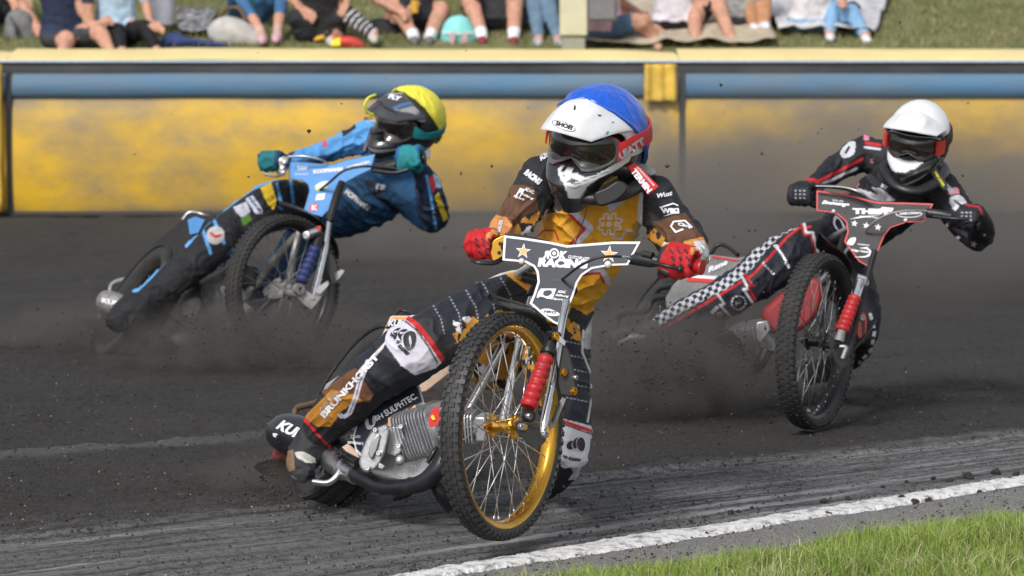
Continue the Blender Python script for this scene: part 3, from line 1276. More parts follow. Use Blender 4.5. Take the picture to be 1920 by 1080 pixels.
def wheel(bike, name, c, ratio, tilt, sx, R=.341, Rr=.292, tw=.043, rim='gold', tyre='rubber', hub='gold', spoke='chrome', knobs=True, nsp=36, label=None, ribs=False):
    C = P(*c)
    n, maj, mi = wheel_frame(ratio, tilt, sx)
    hgt = R - .005 - Rr
    prof = []
    for a in np.linspace(-math.pi * .92, math.pi * .92, 26):
        rr = math.cos(a)
        rr = math.copysign(abs(rr) ** .75, rr)
        prof.append((Rr + hgt * .45 + rr * hgt * .56, math.sin(a) * tw))
    prof.append((Rr - .002, -.012))
    prof = [(Rr - .002, .012)] + prof[::-1][1:] if False else prof
    mb = MB().lathe(C, n, prof, 96, closed_prof=True)
    w = mb.build(name, M[tyre], bike, label, angle=60)       # the tyre carries rim, hub and spokes
    # tread
    if knobs:
        mk = MB()
        NK = 74 if not ribs else 84
        rows = ((-.034, -.002), (-.0125, 0), (.0125, 0), (.034, -.002)) if not ribs else ((-.038, -.003), (-.0125, 0), (.0125, 0), (.038, -.003))
        for ri, (h, dr) in enumerate(rows):
            for i in range(NK):
                a = (i + (.5 if ri % 2 else 0)) * 2 * math.pi / NK
                er = maj * math.cos(a) + mi * math.sin(a)
                et = -maj * math.sin(a) + mi * math.cos(a)
                ar = nrm(er + n * h * 6) if abs(h) > .02 else er
                base = R - .005 + dr - abs(h) * .12
                mk.box(C + er * (base) + n * h * tw / .043, (ar, et, np.cross(ar, et)), (.0048, .0078 if not ribs else .0106, .0066 if not ribs else .0088))
        for h in (-.043, .043):
            for i in range(NK):
                a = (i + .25) * 2 * math.pi / NK
                er = maj * math.cos(a) + mi * math.sin(a)
                et = -maj * math.sin(a) + mi * math.cos(a)
                ar = nrm(er * .55 + n * np.sign(h))
                mk.box(C + er * (R - .021) + n * h * tw / .043, (ar, et, np.cross(ar, et)), (.0035, .0075, .006))
        mk.build('tread', M[tyre], w, smooth=False, kind='stuff')
    # rim
    rp = [(Rr + .004, -.021), (Rr + .004, -.017), (Rr - .006, -.015), (Rr - .012, -.009), (Rr - .016, 0), (Rr - .012, .009), (Rr - .006, .015), (Rr + .004, .017), (Rr + .004, .021), (Rr - .010, .019), (Rr - .016, .011), (Rr - .020, 0), (Rr - .016, -.011), (Rr - .010, -.019)]
    rp = [(r_, h_ * 1.25) for r_, h_ in rp]
    MB().lathe(C, n, rp, 96, closed_prof=True).build('rim', M[rim], w, angle=50)
    # hub
    hp = [(.004, -.062), (.012, -.062), (.014, -.045), (.034, -.040), (.036, -.034), (.020, -.028), (.017, 0), (.020, .028), (.036, .034), (.034, .040), (.014, .045), (.012, .062), (.004, .062)]
    hb = MB().lathe(C, n, hp, 28, caps=True)
    for s_ in (-1, 1):
        for i in range(9):
            a = i * 2 * math.pi / 9
            hb.lathe(C + (maj * math.cos(a) + mi * math.sin(a)) * .030 + n * s_ * .037, n, [(.001, -.006), (.007, -.005), (.007, .005), (.001, .006)], 8)
    hb.build('hub', M[hub], w)
    for i in range(nsp):
        a = i * 2 * math.pi / nsp
        s_ = 1 if i % 2 else -1
        off = (1 if (i // 2) % 2 else -1) * math.radians(52)
        p0 = C + (maj * math.cos(a + off) + mi * math.sin(a + off)) * .033 + n * s_ * .036
        p1 = C + (maj * math.cos(a) + mi * math.sin(a)) * (Rr - .018) + n * s_ * .004
        e = nrm(p1 - p0)
        m_ = MB().tube([p0, p1], .0017, n=5)
        m_.tube([p1 - e * .016, p1], .0032, n=5)
        m_.build('spoke', M[spoke], w, angle=0)
    return C, n, maj, mi, w


def mudguard(bike, fr, c, R, a0, a1, wd, mt, tip=0.0, name='front_mudguard'):
    C, n, maj, mi, w = fr
    A = np.radians(np.linspace(a0, a1, 26))
    hs = np.linspace(-1, 1, 9)
    rows = []
    for side in (0, .004):
        for k, a in enumerate(A):
            er = maj * math.cos(a) + mi * math.sin(a)
            f = math.sin(math.pi * min(1, (k + 1.2) / 9) / 2) * math.sin(math.pi * min(1, (27.2 - k) / 7) / 2)
            r = R + side + tip * max(0, (8 - k) / 8) ** 2
            rows.append([C + er * (r - (h * wd) ** 2 * 7) + n * h * wd * f for h in hs])
    K = len(A)
    v = np.array(rows).reshape(-1, 3)
    f = []
    m9 = 9
    for s in (0, 1):
        for i in range(K - 1):
            for j in range(m9 - 1):
                b = (s * K + i) * m9 + j
                q = (b, b + 1, b + m9 + 1, b + m9)
                f.append(q if s else q[::-1])
    for i in range(K - 1):
        for j in (0, m9 - 1):
            b = i * m9 + j
            t = (K + i) * m9 + j
            f.append((b, b + m9, t + m9, t))
    for j in range(m9 - 1):
        for i in (0, K - 1):
            b = i * m9 + j
            t = (K + i) * m9 + j
            f.append((b, b + 1, t + 1, t))
    MB().add(v, f).build(name, M[mt], bike)


def tubep(bike, name, pts, wpx, mt, smooth=4, n=14, label=None, rb=1.0, round_ends=False, parent=None, dep=None):
    """tube through photo points with their own distances; wpx = half width in px"""
    W = path(pts, dep)
    if np.isscalar(wpx): wpx = [wpx] * len(pts)
    r = np.array([w * (p[2] if len(p) > 2 else dep) / FPX for w, p in zip(wpx, pts)])
    return MB().tube(W, r, n=n, smooth=smooth if len(pts) > 2 else 0, rb=rb, round_ends=round_ends).build(name, M[mt], parent or bike, label)


def bellows(bike, name, p0, p1, rpx, n, mt, amp=.22):
    a, b = P(*p0), P(*p1)
    L = np.linalg.norm(b - a)
    r = rpx * p0[2] / FPX
    K = n * 8
    prof = [(0.001, 0)] + [(r * (1 - amp + amp * 1.3 * abs(math.sin(math.pi * n * t))) * (1 - .12 * t), L * t) for t in np.linspace(0, 1, K)] + [(.001, L)]
    return MB().lathe(a, b - a, prof, 24).build(name, M[mt], bike)


def bolt(bike, c, axis, r, mt='steel', name='bolt', h=.006, parent=None, head='hex'):
    c = P(*c)
    mb = MB().lathe(c, axis, [(.0005, -h), (r, -h), (r, h * .7), (r * .85, h), (r * .45, h), (r * .4, h * .3), (.0005, h * .3)], 12 if head == 'hex' else 20)
    return mb.build(name, M[mt], parent or bike)


def number_plate(bike, poly, dep, border, face, bpx, screws=(), smooth=0, name='number_plate'):
    if smooth: poly = smooth_poly(poly, smooth)
    o = slab(poly, dep, .003).build(name, M[border], bike, angle=20)
    inner = inset(poly, bpx)
    d2 = lambda x, y: dep(x, y) - .0022
    slab(inner, d2, .0022).build('plate_face', M[face], o, angle=20)
    for s in screws:
        MB().ball(P(s[0], s[1], dep(*s[:2]) - .003), s[2] * dep(*s[:2]) / FPX).build('screw', M['white_plastic'], o)
    return o, (lambda x, y: dep(x, y) - .0025)


def engine(bike, c, axis, up, nf, a, b, dz, mt, case_mt, name='cylinder'):
    """finned cylinder: a row of rounded fins along its axis round a core, with a head"""
    C = P(*c)
    ax = nrm(axis)
    u = nrm(np.asarray(up) - ax * (np.asarray(up) @ ax))
    s = np.cross(ax, u)
    core = MB().lathe(C - ax * .01, ax, [(.001, 0), (min(a, b) * .72, 0), (min(a, b) * .72, nf * dz + .02), (.001, nf * dz + .02)], 24)
    o = core.build(name, M[case_mt], bike)
    for i in range(nf):
        k = 1.0 if i < nf - 3 else .93
        th = np.linspace(0, 2 * np.pi, 28, endpoint=False)
        ex = .35
        px_ = np.sign(np.cos(th)) * np.abs(np.cos(th)) ** ex * a * k
        py_ = np.sign(np.sin(th)) * np.abs(np.sin(th)) ** ex * b * k
        base = C + ax * i * dz
        poly = base + np.outer(px_, s) + np.outer(py_, u)
        MB().prism(poly, ax * .0036).build('cooling_fin', M[mt], o, angle=30)
    hd = C + ax * (nf * dz + .018)
    MB().box(hd, (ax, s, u), (.018, a * .7, b * .72)).build('cylinder_head', M[mt], o, bevel=.006)
    return o, (C, ax, s, u)


def grip(bike, p0, p1, r, mt, flange=True):
    a, b = P(*p0), P(*p1)
    L = np.linalg.norm(b - a)
    prof = [(.001, 0)] + ([(r * 1.6, 0), (r * 1.6, .006), (r, .008)] if flange else [(r, 0)])
    for t in np.linspace(.02, .98, 14): prof += [(r, L * t), (r * .92, L * t + .002)]
    prof += [(r * 1.15, L), (r * 1.1, L + .006), (.001, L + .008)]
    return MB().lathe(a, b - a, prof, 18).build('grip', M[mt], bike)


# ---------------------------------------------------------------- bike one: gold wheel, dark number plate
fb = empty('motorcycle', G(850, 985), 'speedway motorcycle with gold spoked front wheel and dark star number plate, in front', 'motorcycle', 'speedway motorcycles racing')
FW = wheel(fb, 'front_wheel', (944, 800, 9.5), .475, 2.0, 1, Rr=.299, tw=.032, rim='gold', hub='gold')
mudguard(fb, FW, None, .372, -16, 46, .040, 'black_plastic', tip=.035)
RW = wheel(fb, 'rear_wheel', (668, 782, 10.62), .33, 29, -1, R=.333, Rr=.245, tw=.055, rim='dirty_steel', tyre='rubber_dusty', hub='dirty_steel', spoke='black_metal', knobs=True, ribs=True)
FN, FMAJ, FMI = FW[1], FW[2], FW[3]
# fork: chrome tubes, damper in a red bellows, rocker plates
tubep(fb, 'fork_leg', [(1018, 812, 9.42), (1021, 790, 9.43), (1036, 715, 9.50), (1052, 615, 9.60), (1062, 565, 9.66)], [6.5, 8, 8, 8, 8], 'chrome', label='near chrome fork tube beside the red bellows')
tubep(fb, 'fork_leg', [(944, 790, 9.62), (957, 722, 9.68), (976, 640, 9.76), (998, 560, 9.86)], 8.5, 'chrome', label='chrome fork tube seen through the spokes')
tubep(fb, 'fork_stay', [(1035, 716, 9.47), (1046, 655, 9.55)], 4, 'chrome')
bellows(fb, 'damper_bellows', (990, 764, 9.40), (1025, 668, 9.47), 17, 7, 'red_rubber', amp=.16)
tubep(fb, 'damper', [(1023, 676, 9.47), (1029, 655, 9.49), (1036, 626, 9.52)], [12, 13, 11], 'black_metal', smooth=0)
tubep(fb, 'damper_collar', [(1027, 664, 9.48), (1029, 657, 9.485)], 16, 'black_metal')
tubep(fb, 'damper_mount', [(1025, 630, 9.49), (1047, 631, 9.52)], 9, 'black_metal')
bolt(fb, (1042, 631, 9.485), IM(.75, .1, .65), .013, 'gold')
o = slab([(1046, 626), (1062, 640), (1059, 650), (1044, 640)], 9.49, .012).build('damper_bracket', M['steel'], fb, bevel=.002)
lk = slab(smooth_poly([(966, 792), (976, 790), (1000, 800), (1017, 803), (1026, 812), (1022, 828), (1008, 838), (994, 834), (970, 812)], 3), 9.425, .008).build('rocker_plate', M['black_metal'], fb, bevel=.0015)
bolt(fb, (978, 800, 9.415), IM(.7, 0, .7), .011, 'steel', parent=lk)
bolt(fb, (1022, 815, 9.405), IM(.7, 0, .7), .011, 'steel', parent=lk)
MB().lathe(P(991, 780, 9.40), IM(.8, 0, .6), [(.006, -.012), (.019, -.012), (.019, .012), (.006, .012)], 20, closed_prof=True).build('damper_eye', M['black_metal'], fb)
bolt(fb, (992, 780, 9.385), IM(.8, 0, .6), .010, 'steel')
tubep(fb, 'axle', [(915, 792, 9.56), (985, 801, 9.42)], 6, 'gold')
br = slab([(1058, 640), (1068, 660), (1078, 700), (1082, 738), (1070, 745), (1050, 740), (1044, 715), (1050, 680)], plane(9.50, -.02, 0, 1060, 690), .02).build('fork_bracket', M['black_plastic'], fb, bevel=.004)
for q in ((1057, 698), (1076, 733)):
    bolt(fb, (q[0], q[1], 9.485), IM(.75, 0, .65), .012, 'gold', parent=br, head='round')
bolt(fb, (1079, 708, 9.49), IM(.75, 0, .65), .008, 'steel', parent=br)
slab([(1054, 745), (1062, 748), (1040, 800), (1030, 806), (1028, 795)], 9.475, .006).build('brace_arm', M['dirty_steel'], fb, bevel=.001)
slab([(1046, 752), (1052, 755), (1037, 792), (1033, 790)], 9.46, .004).build('brace_arm', M['black_metal'], fb)
# yokes and steering head
tubep(fb, 'steering_head', [(1000, 560, 9.92), (1040, 480, 10.02)], 16, 'black_metal')
tubep(fb, 'upper_yoke', [(985, 520, 9.87), (1075, 545, 9.72)], 11, 'black_metal')
tubep(fb, 'lower_yoke', [(985, 600, 9.80), (1062, 605, 9.66)], 10, 'gold')
# number plate
FPD = plane(9.70, -.05, -.045, 1050, 490)
plate_px = [(945, 441), (985, 446), (1030, 453), (1063, 460), (1100, 457), (1150, 453), (1201, 453), (1190, 473), (1177, 497), (1145, 498), (1110, 504), (1092, 516), (1083, 530), (1076, 552), (1064, 583), (1053, 612), (1037, 605), (1022, 594), (993, 569), (1001, 550), (1008, 528), (1006, 510), (1000, 500), (985, 492), (965, 490), (942, 488)]
pl, FPS = number_plate(fb, plate_px, FPD, 'print_white', 'navy', 4.2, screws=((978, 490, 6), (1140, 496, 7)))
decal([star(981, 471, 15, .1), star(1142, 477, 17, .1)], FPS, M['print_white'], pl, 'star_outline', lift=.0005)
decal([star(981, 471, 12, .1), star(1142, 477, 14, .1)], FPS, M['print_orange'], pl, 'star', lift=.0012)
text('R', (1017, 484), (1029, 485.5), 15, FPS, M['print_white'], pl, bold=.06, mirror=True, lift=.001)
text('K', (1047, 486), (1063, 487), 16, FPS, M['print_white'], pl, bold=.06, shear=.2, lift=.001)
ring_ = [(1039 + 9.5 * math.cos(a), 475 + 9.5 * math.sin(a)) for a in np.linspace(0, 2 * math.pi, 24, endpoint=False)]
decal([ring_], FPS, M['print_white'], pl, 'clutch_ring', lift=.001)
decal([[(1039 + 6.2 * math.cos(a), 475 + 6.2 * math.sin(a)) for a in np.linspace(0, 2 * math.pi, 18, endpoint=False)]], FPS, M['navy'], pl, 'clutch_ring', lift=.0016)
decal([[(1039 + 3.6 * math.cos(a), 475 + 3.6 * math.sin(a)) for a in np.linspace(0, 2 * math.pi, 14, endpoint=False)]], FPS, M['print_white'], pl, 'clutch_ring', lift=.0021)
text('RACING', (1008, 500), (1102, 504), 17, FPS, M['print_white'], pl, bold=.07, shear=.1, lift=.001)
text('CLUTCHPLATES', (1065, 484), (1105, 489), 6, FPS, M['print_white'], pl, bold=.03, shear=.2, lift=.0018)
decal([[(1014, 541), (1043, 541), (1036, 561), (1006, 558), (1009, 548)]], FPS, M['print_white'], pl, 'club_mark', lift=.0008)
decal([smooth_poly([(1020, 546), (1031, 544), (1035, 549), (1027, 555), (1019, 553)])], FPS, M['navy'], pl, 'club_mark', lift=.0014)
decal([smooth_poly([(1013, 556), (1024, 559), (1018, 560), (1010, 559)])], FPS, M['navy'], pl, 'club_mark', lift=.0014)
text('ADAC', (1045, 549), (1061, 550.5), 5.5, FPS, M['print_white'], pl, bold=.04, shear=.2)
text('Stiftung', (1041, 556), (1066, 559), 5.5, FPS, M['print_white'], pl, bold=.03, shear=.2)
text('Sport', (1037, 563), (1055, 565), 5.5, FPS, M['print_white'], pl, bold=.03, shear=.2)
decal([smooth_poly([(1015, 580), (1030, 579), (1048, 587), (1046, 592), (1030, 592), (1018, 586)])], FPS, M['print_white'], pl, 'sponsor_oval', lift=.0008)
text('HKO', (1019, 586), (1043, 588.5), 5, FPS, M['navy'], pl, bold=.05, shear=.3, lift=.0016)
decal([[(1035, 522), (1056, 522), (1058, 526), (1054, 529), (1036, 528)]], FPS, M['print_black'], pl, 'cable_slot', lift=.001)
# handlebar, levers, cables
tubep(fb, 'handlebar', [(884, 464, 9.93), (935, 462, 9.88), (1000, 478, 9.83), (1050, 490, 9.80), (1120, 488, 9.75), (1180, 486, 9.68), (1240, 490, 9.63), (1312, 498, 9.58)], 7, 'black_metal')
grip(fb, (938, 464, 9.87), (886, 463, 9.93), .018, 'black_rubber')
grip(fb, (1252, 492, 9.62), (1314, 501, 9.57), .021, 'red_rubber')
cl = slab(smooth_poly([(924, 452), (936, 444), (946, 441), (946, 452), (940, 462), (944, 478), (940, 491), (926, 492), (920, 478), (922, 466)], 3), 9.80, .03).build('clutch_perch', M['gold'], fb, bevel=.003)
for q in ((938, 457), (936, 474), (938, 487)): bolt(fb, (q[0], q[1], 9.795), IM(0, .1, 1), .006, 'black_metal', parent=cl, h=.003)
tubep(fb, 'clutch_lever', [(944, 484, 9.79), (925, 493, 9.75), (896, 492, 9.74), (885, 488, 9.76)], [5, 5, 4, 4], 'black_metal', rb=.6)
slab([(946, 437), (965, 438), (1000, 444), (1030, 452), (1048, 462), (1035, 458), (1000, 450), (965, 445), (946, 444)], FPD(1000, 450) + .03, .03).build('bar_pad', M['black_plastic'], fb, bevel=.004)
tubep(fb, 'throttle_housing', [(1180, 484, 9.66), (1200, 486, 9.64), (1222, 489, 9.62), (1236, 490, 9.61)], [11, 13, 13, 10], 'black_plastic', smooth=0)
tubep(fb, 'throttle_cap', [(1206, 476, 9.62), (1224, 480, 9.60)], [7, 7], 'black_plastic')
tubep(fb, 'brake_lever', [(1222, 492, 9.56), (1250, 499, 9.53), (1272, 504, 9.53)], [4, 4, 4], 'black_metal')
MB().ball(P(1275, 505, 9.53), .010).build('lever_ball', M['black_metal'], fb)
tubep(fb, 'kill_switch', [(1238, 506, 9.59), (1254, 514, 9.58)], [9, 9], 'black_plastic')
tubep(fb, 'throttle_cable', [(1050, 527, 9.72), (1062, 518, 9.62), (1085, 500, 9.58), (1115, 485, 9.56), (1140, 481, 9.56), (1165, 481, 9.58)], 2.6, 'black_rubber')
tubep(fb, 'cable_end', [(1162, 481, 9.58), (1172, 483, 9.59), (1182, 485, 9.62)], [3, 4, 3], 'chrome')
tubep(fb, 'kill_cord', [(1078, 458, 9.76), (1092, 420, 9.8), (1103, 382, 9.86)], 1.1, 'black_rubber')
# frame and engine
tubep(fb, 'frame_tube', [(1035, 500, 10.05), (960, 620, 10.2), (860, 800, 10.15), (800, 880, 10.2)], 9, 'steel')
tubep(fb, 'frame_tube', [(1035, 480, 10.05), (900, 560, 10.35), (760, 640, 10.5), (690, 720, 10.55)], 9, 'steel')
tubep(fb, 'frame_tube', [(690, 870, 10.35), (650, 860, 10.45), (610, 860, 10.5)], 8, 'dirty_steel')
EAX = IM(.80, .22, .56)
EUP = IM(-.15, .95, .15)
cyl, EF = engine(fb, (768, 814, 10.10), EAX, EUP, 12, .084, .080, .0118, 'alloy', 'alloy')
lt = P(812, 786, 9.955)
decal([smooth_poly([(822, 763), (812, 767), (805, 780), (804, 795), (809, 802), (817, 797), (826, 790)])], 9.93, M['print_red'], fb, 'engine_badge', lift=0)
text('t', (810, 789), (817, 786), 11, 9.925, M['print_yellow'], fb, bold=.08, lift=0)
case = slab([(684, 872), (700, 842), (745, 835), (790, 850), (824, 868), (812, 888), (770, 902), (705, 900)], plane(10.10, -.06, 0, 750, 870), .14).build('crankcase', M['alloy'], fb, bevel=.006, label='lower dark part of the engine case')
cv = slab(smooth_poly([(673, 866), (686, 828), (700, 808), (718, 799), (726, 800), (729, 812), (722, 845), (712, 868), (697, 884), (682, 884)], 2), plane(10.0, -.06, 0, 700, 840), .09).build('clutch_cover', M['alloy'], fb, bevel=.008)
slab([(728, 800), (752, 797), (768, 790), (762, 812), (752, 848), (741, 857), (722, 852), (727, 826)], plane(10.03, -.06, 0, 740, 830), .08).build('primary_case', M['alloy'], fb, bevel=.006)
slab([(690, 850), (697, 826), (709, 812), (714, 815), (706, 845), (696, 862)], 9.985, .02).build('cover_window', M['steel'], cv, bevel=.003)
for q in ((690, 878), (710, 850), (722, 802), (748, 836), (752, 800), (704, 806)):
    bolt(fb, (q[0], q[1], 9.99), IM(-.3, .1, .95), .008, 'steel', parent=cv)
slab([(712, 868), (722, 874), (716, 880), (708, 876)], 9.985, .02).build('case_rib', M['alloy'], case, bevel=.002)
MB().ball(P(750, 863, 10.02), .016).build('case_boss', M['alloy'], case)
tubep(fb, 'decompressor_lever', [(802, 868, 9.96), (812, 850, 9.96), (820, 838, 9.97)], [4, 5, 4], 'black_metal')
# right-hand side of the head as seen through the wheel
engine(fb, (868, 800, 9.96), IM(.92, .0, .3), EUP, 5, .05, .055, .010, 'alloy', 'alloy_dirty', name='rocker_box')
# exhaust
tubep(fb, 'exhaust_pipe', [(838, 850, 9.93), (822, 878, 9.92), (795, 904, 9.94), (760, 913, 9.98), (720, 913, 10.04), (690, 902, 10.1), (664, 888, 10.16)], [18, 18, 17, 15, 14.5, 15, 16], 'black_pipe', n=22)
tubep(fb, 'pipe_joint', [(668, 890, 10.15), (652, 882, 10.2), (640, 878, 10.22)], [19, 20, 18], 'steel', n=22, smooth=0)
tubep(fb, 'pipe_joint', [(645, 880, 10.21), (632, 868, 10.26), (612, 852, 10.32)], [22, 24, 24], 'steel', n=22, smooth=0)
sl = tubep(fb, 'silencer', [(530, 812, 10.66), (545, 814, 10.6), (590, 828, 10.46), (640, 848, 10.32)], [33, 39, 38, 28], 'black_pipe', n=32, smooth=3, round_ends=True)
SB = bvh_of(sl)
text('KUM', (516, 803), (562, 826), 21, SB, M['print_white'], sl, bold=.05, lean=.35)
decal([[(511, 812), (517, 812), (556, 834), (554, 839), (512, 818)]], SB, M['print_white'], sl, 'stripe')
tubep(fb, 'pedal_bar', [(588, 903, 10.2), (615, 905, 10.18), (632, 892, 10.18), (642, 873, 10.2), (652, 862, 10.22)], 6.5, 'chrome')
tubep(fb, 'footrest', [(635, 848, 10.2), (672, 868, 10.1)], [8, 9], 'black_metal')
bolt(fb, (640, 852, 10.1), IM(-.8, .3, .5), .014, 'black_metal', h=.01)
tubep(fb, 'sump_guard', [(770, 905, 10.05), (765, 922, 10.1), (740, 935, 10.15)], [12, 10, 5], 'black_metal')
tubep(fb, 'engine_mount', [(815, 905, 10.0), (830, 930, 10.0), (842, 955, 10.02)], [12, 14, 8], 'black_metal')
# rear bodywork
CVD = plane(10.42, -.12, .02, 740, 700)
pp = [(732, 592), (775, 592), (840, 640), (845, 700), (800, 735), (760, 745), (700, 770), (668, 740), (690, 690)]
seat = slab(pp, CVD, .05).build('seat_cowl', M['peach_panel'], fb, bevel=.006)
decal([[(737, 594), (768, 595), (764, 600), (741, 600)]], lambda x, y: CVD(x, y) - .003, M['print_orange'], seat, 'stripe', lift=.001)
text('KUM', (727, 612), (762, 612), 13, lambda x, y: CVD(x, y) - .003, M['print_white'], seat, bold=.06, shear=.3)
decal([[(722, 616), (732, 600), (768, 600), (764, 616)]], lambda x, y: CVD(x, y) - .002, M['dark_grey_panel'], seat, 'stripe', lift=0)
sp = slab([(661, 822), (668, 795), (690, 770), (735, 737), (781, 712), (788, 728), (796, 757), (758, 772), (726, 798), (700, 806), (684, 830), (678, 856), (668, 848)], plane(10.12, -.1, 0, 730, 780), .012).build('side_panel', M['print_white'], fb)
SPD = plane(10.105, -.1, 0, 730, 780)
o2 = slab([(664, 820), (671, 797), (692, 773), (736, 741), (778, 717), (784, 731), (791, 753), (757, 767), (722, 794), (697, 803), (681, 828), (676, 848), (669, 842)], SPD, .01).build('panel_face', M['navy'], sp)
text('SH', (705, 790), (720, 783), 10, SPD, M['print_white'], sp, bold=.03)
text('SULPHTEC.', (724, 781), (784, 746), 12, SPD, M['print_white'], sp, bold=.03)
decal([smooth_poly([(684, 790), (690, 784), (692, 796), (699, 796), (698, 782), (704, 779), (704, 794), (697, 804), (688, 804)], 2)], SPD, M['print_silver'], sp, 'sponsor_mark')
text('MOTORRAD-S', (652, 832), (681, 834), 5, lambda x, y: SPD(x, y) - .002, M['print_white'], sp, bold=.03)
text('Dario', (658, 822), (676, 821), 7, lambda x, y: SPD(x, y) - .002, M['print_silver'], sp, bold=.02)
text('KTM', (728, 800), (786, 772), 15, lambda x, y: SPD(x, y) - .006, M['print_orange'], sp, bold=.05, shear=.3)
slab([(641, 838), (652, 832), (676, 850), (672, 864), (655, 852)], 10.2, .01).build('lower_panel', M['peach_panel'], fb)
tubep(fb, 'rear_hoop', [(737, 600, 10.5), (748, 583, 10.52), (760, 584, 10.52), (776, 590, 10.5)], 3, 'black_metal')
tubep(fb, 'rear_stay', [(550, 790, 10.7), (556, 766, 10.72), (575, 760, 10.68), (600, 752, 10.6), (640, 720, 10.5)], [5.5, 6, 6, 7, 7], 'brown_tube')
slab([(594, 752), (612, 720), (636, 704), (650, 706), (640, 730), (612, 752)], 10.52, .012).build('rear_plate', M['grey_plastic'], fb, bevel=.003)
# dirt deflector and red cap behind the silencer
df = slab(smooth_poly([(477, 878), (486, 866), (510, 861), (535, 862), (552, 870), (556, 905), (535, 905), (500, 893)], 3), plane(10.8, -.1, .25, 520, 880), .006).build('dirt_deflector', M['brown_tube'], fb)
slab(smooth_poly([(510, 858), (516, 843), (534, 845), (538, 860)], 2), 10.72, .03).build('rear_cap', M['dark_red'], fb, bevel=.003)

# ---------------------------------------------------------------- bike two: right rider, black wheels
rb_ = empty('motorcycle', G(1450, 790), 'speedway motorcycle with red trimmed black number plate and red fork bellows, on the right', 'motorcycle', 'speedway motorcycles racing')
W2 = wheel(rb_, 'front_wheel', (1531, 640, 12.24), .445, 4.5, 1, Rr=.296, tw=.038, rim='black_metal', hub='black_metal', tyre='rubber_dusty', spoke='steel')
mudguard(rb_, W2, None, .372, -8, 44, .045, 'black_plastic', tip=.045)
wheel(rb_, 'rear_wheel', (1258, 622, 13.75), .40, 30, -1, R=.335, Rr=.245, tw=.055, rim='black_metal', hub='dirty_steel', tyre='rubber_dusty', spoke='dirty_steel', ribs=True)
tubep(rb_, 'fork_leg', [(1590, 668, 12.15), (1603, 610, 12.22), (1621, 540, 12.32), (1640, 470, 12.4)], 6, 'black_metal')
tubep(rb_, 'fork_leg', [(1530, 640, 12.38), (1546, 570, 12.45), (1563, 510, 12.5), (1585, 440, 12.6)], 7, 'black_metal')
bellows(rb_, 'damper_bellows', (1578, 622, 12.14), (1604, 556, 12.22), 14, 7, 'red_rubber', amp=.16)
tubep(rb_, 'damper', [(1603, 560, 12.21), (1614, 525, 12.26)], [10, 10], 'chrome')
tubep(rb_, 'damper_mount', [(1607, 518, 12.25), (1624, 524, 12.25)], 6, 'steel')
bolt(rb_, (1624, 530, 12.22), IM(.7, 0, .7), .014, 'steel')
tubep(rb_, 'damper_foot', [(1579, 620, 12.13), (1573, 640, 12.12)], [8, 10], 'dirty_steel')
slab(smooth_poly([(1552, 636), (1562, 632), (1585, 650), (1594, 676), (1580, 690), (1566, 676)], 3), 12.14, .008).build('rocker_plate', M['black_metal'], rb_)
tubep(rb_, 'rocker_bolt', [(1574, 650, 12.08), (1586, 652, 12.08), (1580, 672, 12.08)], [4, 5, 5], 'steel')
tubep(rb_, 'axle', [(1512, 642, 12.3), (1570, 650, 12.14)], 6, 'black_metal')
tubep(rb_, 'caliper_arm', [(1590, 665, 12.2), (1622, 630, 12.3), (1640, 600, 12.4)], 4, 'black_metal')
cp = slab(smooth_poly([(1612, 590), (1620, 586), (1626, 600), (1622, 638), (1616, 642), (1607, 625)], 2), 12.3, .02).build('fork_bracket', M['red_plastic'], rb_, bevel=.003)
slab([(1617, 600), (1622, 602), (1622, 632), (1617, 628)], 12.29, .01).build('bracket_slot', M['black_plastic'], cp)
bolt(rb_, (1616, 596, 12.28), IM(.5, 0, .8), .012, 'steel', parent=cp)
tubep(rb_, 'steering_head', [(1600, 480, 12.6), (1635, 420, 12.7)], 14, 'black_metal')
RPD = plane(12.45, -.05, -.05, 1640, 430)
pl2_px = [(1531, 357), (1565, 361), (1600, 368), (1647, 379), (1700, 380), (1750, 382), (1741, 400), (1731, 416), (1699, 417), (1670, 427), (1659, 441), (1650, 462), (1633, 503), (1610, 490), (1583, 453), (1589, 434), (1586, 416), (1570, 402), (1550, 397), (1531, 395)]
pl2, RPS = number_plate(rb_, pl2_px, RPD, 'print_red', 'dark_grey_panel', 2.6, screws=((1563, 396, 3.5), (1698, 413, 4)))
text('Emmenga', (1540, 384), (1592, 389), 9, RPS, M['print_white'], pl2, bold=.05, shear=.4)
text('TEXTIL UND', (1560, 377), (1581, 379), 3, RPS, M['print_white'], pl2, bold=.02)
text('THIST', (1598, 401), (1670, 403), 11, RPS, M['print_white'], pl2, bold=.08)
decal([[(1654, 388), (1676, 390), (1672, 397), (1640, 400)], [(1592, 411), (1615, 405), (1650, 404), (1620, 408)]], RPS, M['print_white'], pl2, 'flash')
text('Sttoffe & Folien', (1612, 407), (1648, 410), 3.2, RPS, M['print_white'], pl2, bold=.02)
ov = [(1704 + 25 * math.cos(a), 401 + 7 * math.sin(a)) for a in np.linspace(0, 2 * math.pi, 26, endpoint=False)]
decal([ov], RPS, M['print_white'], pl2, 'sponsor_oval', lift=.0008)
decal([[(1704 + 23 * math.cos(a), 401 + 5.6 * math.sin(a)) for a in np.linspace(0, 2 * math.pi, 26, endpoint=False)]], RPS, M['dark_grey_panel'], pl2, 'sponsor_oval', lift=.0014)
text('TEAM LUDERS', (1685, 403), (1724, 401), 5, RPS, M['print_white'], pl2, bold=.04, lift=.002)
decal([star(1602, 419, 7, .15), star(1624, 423, 7, .15), star(1646, 426, 7, .15)], RPS, M['print_white'], pl2, 'star')
decal([smooth_poly([(1588, 455), (1594, 447), (1604, 445), (1604, 452), (1598, 460), (1590, 458)], 3)], RPS, M['print_white'], pl2, 'leaf_mark')
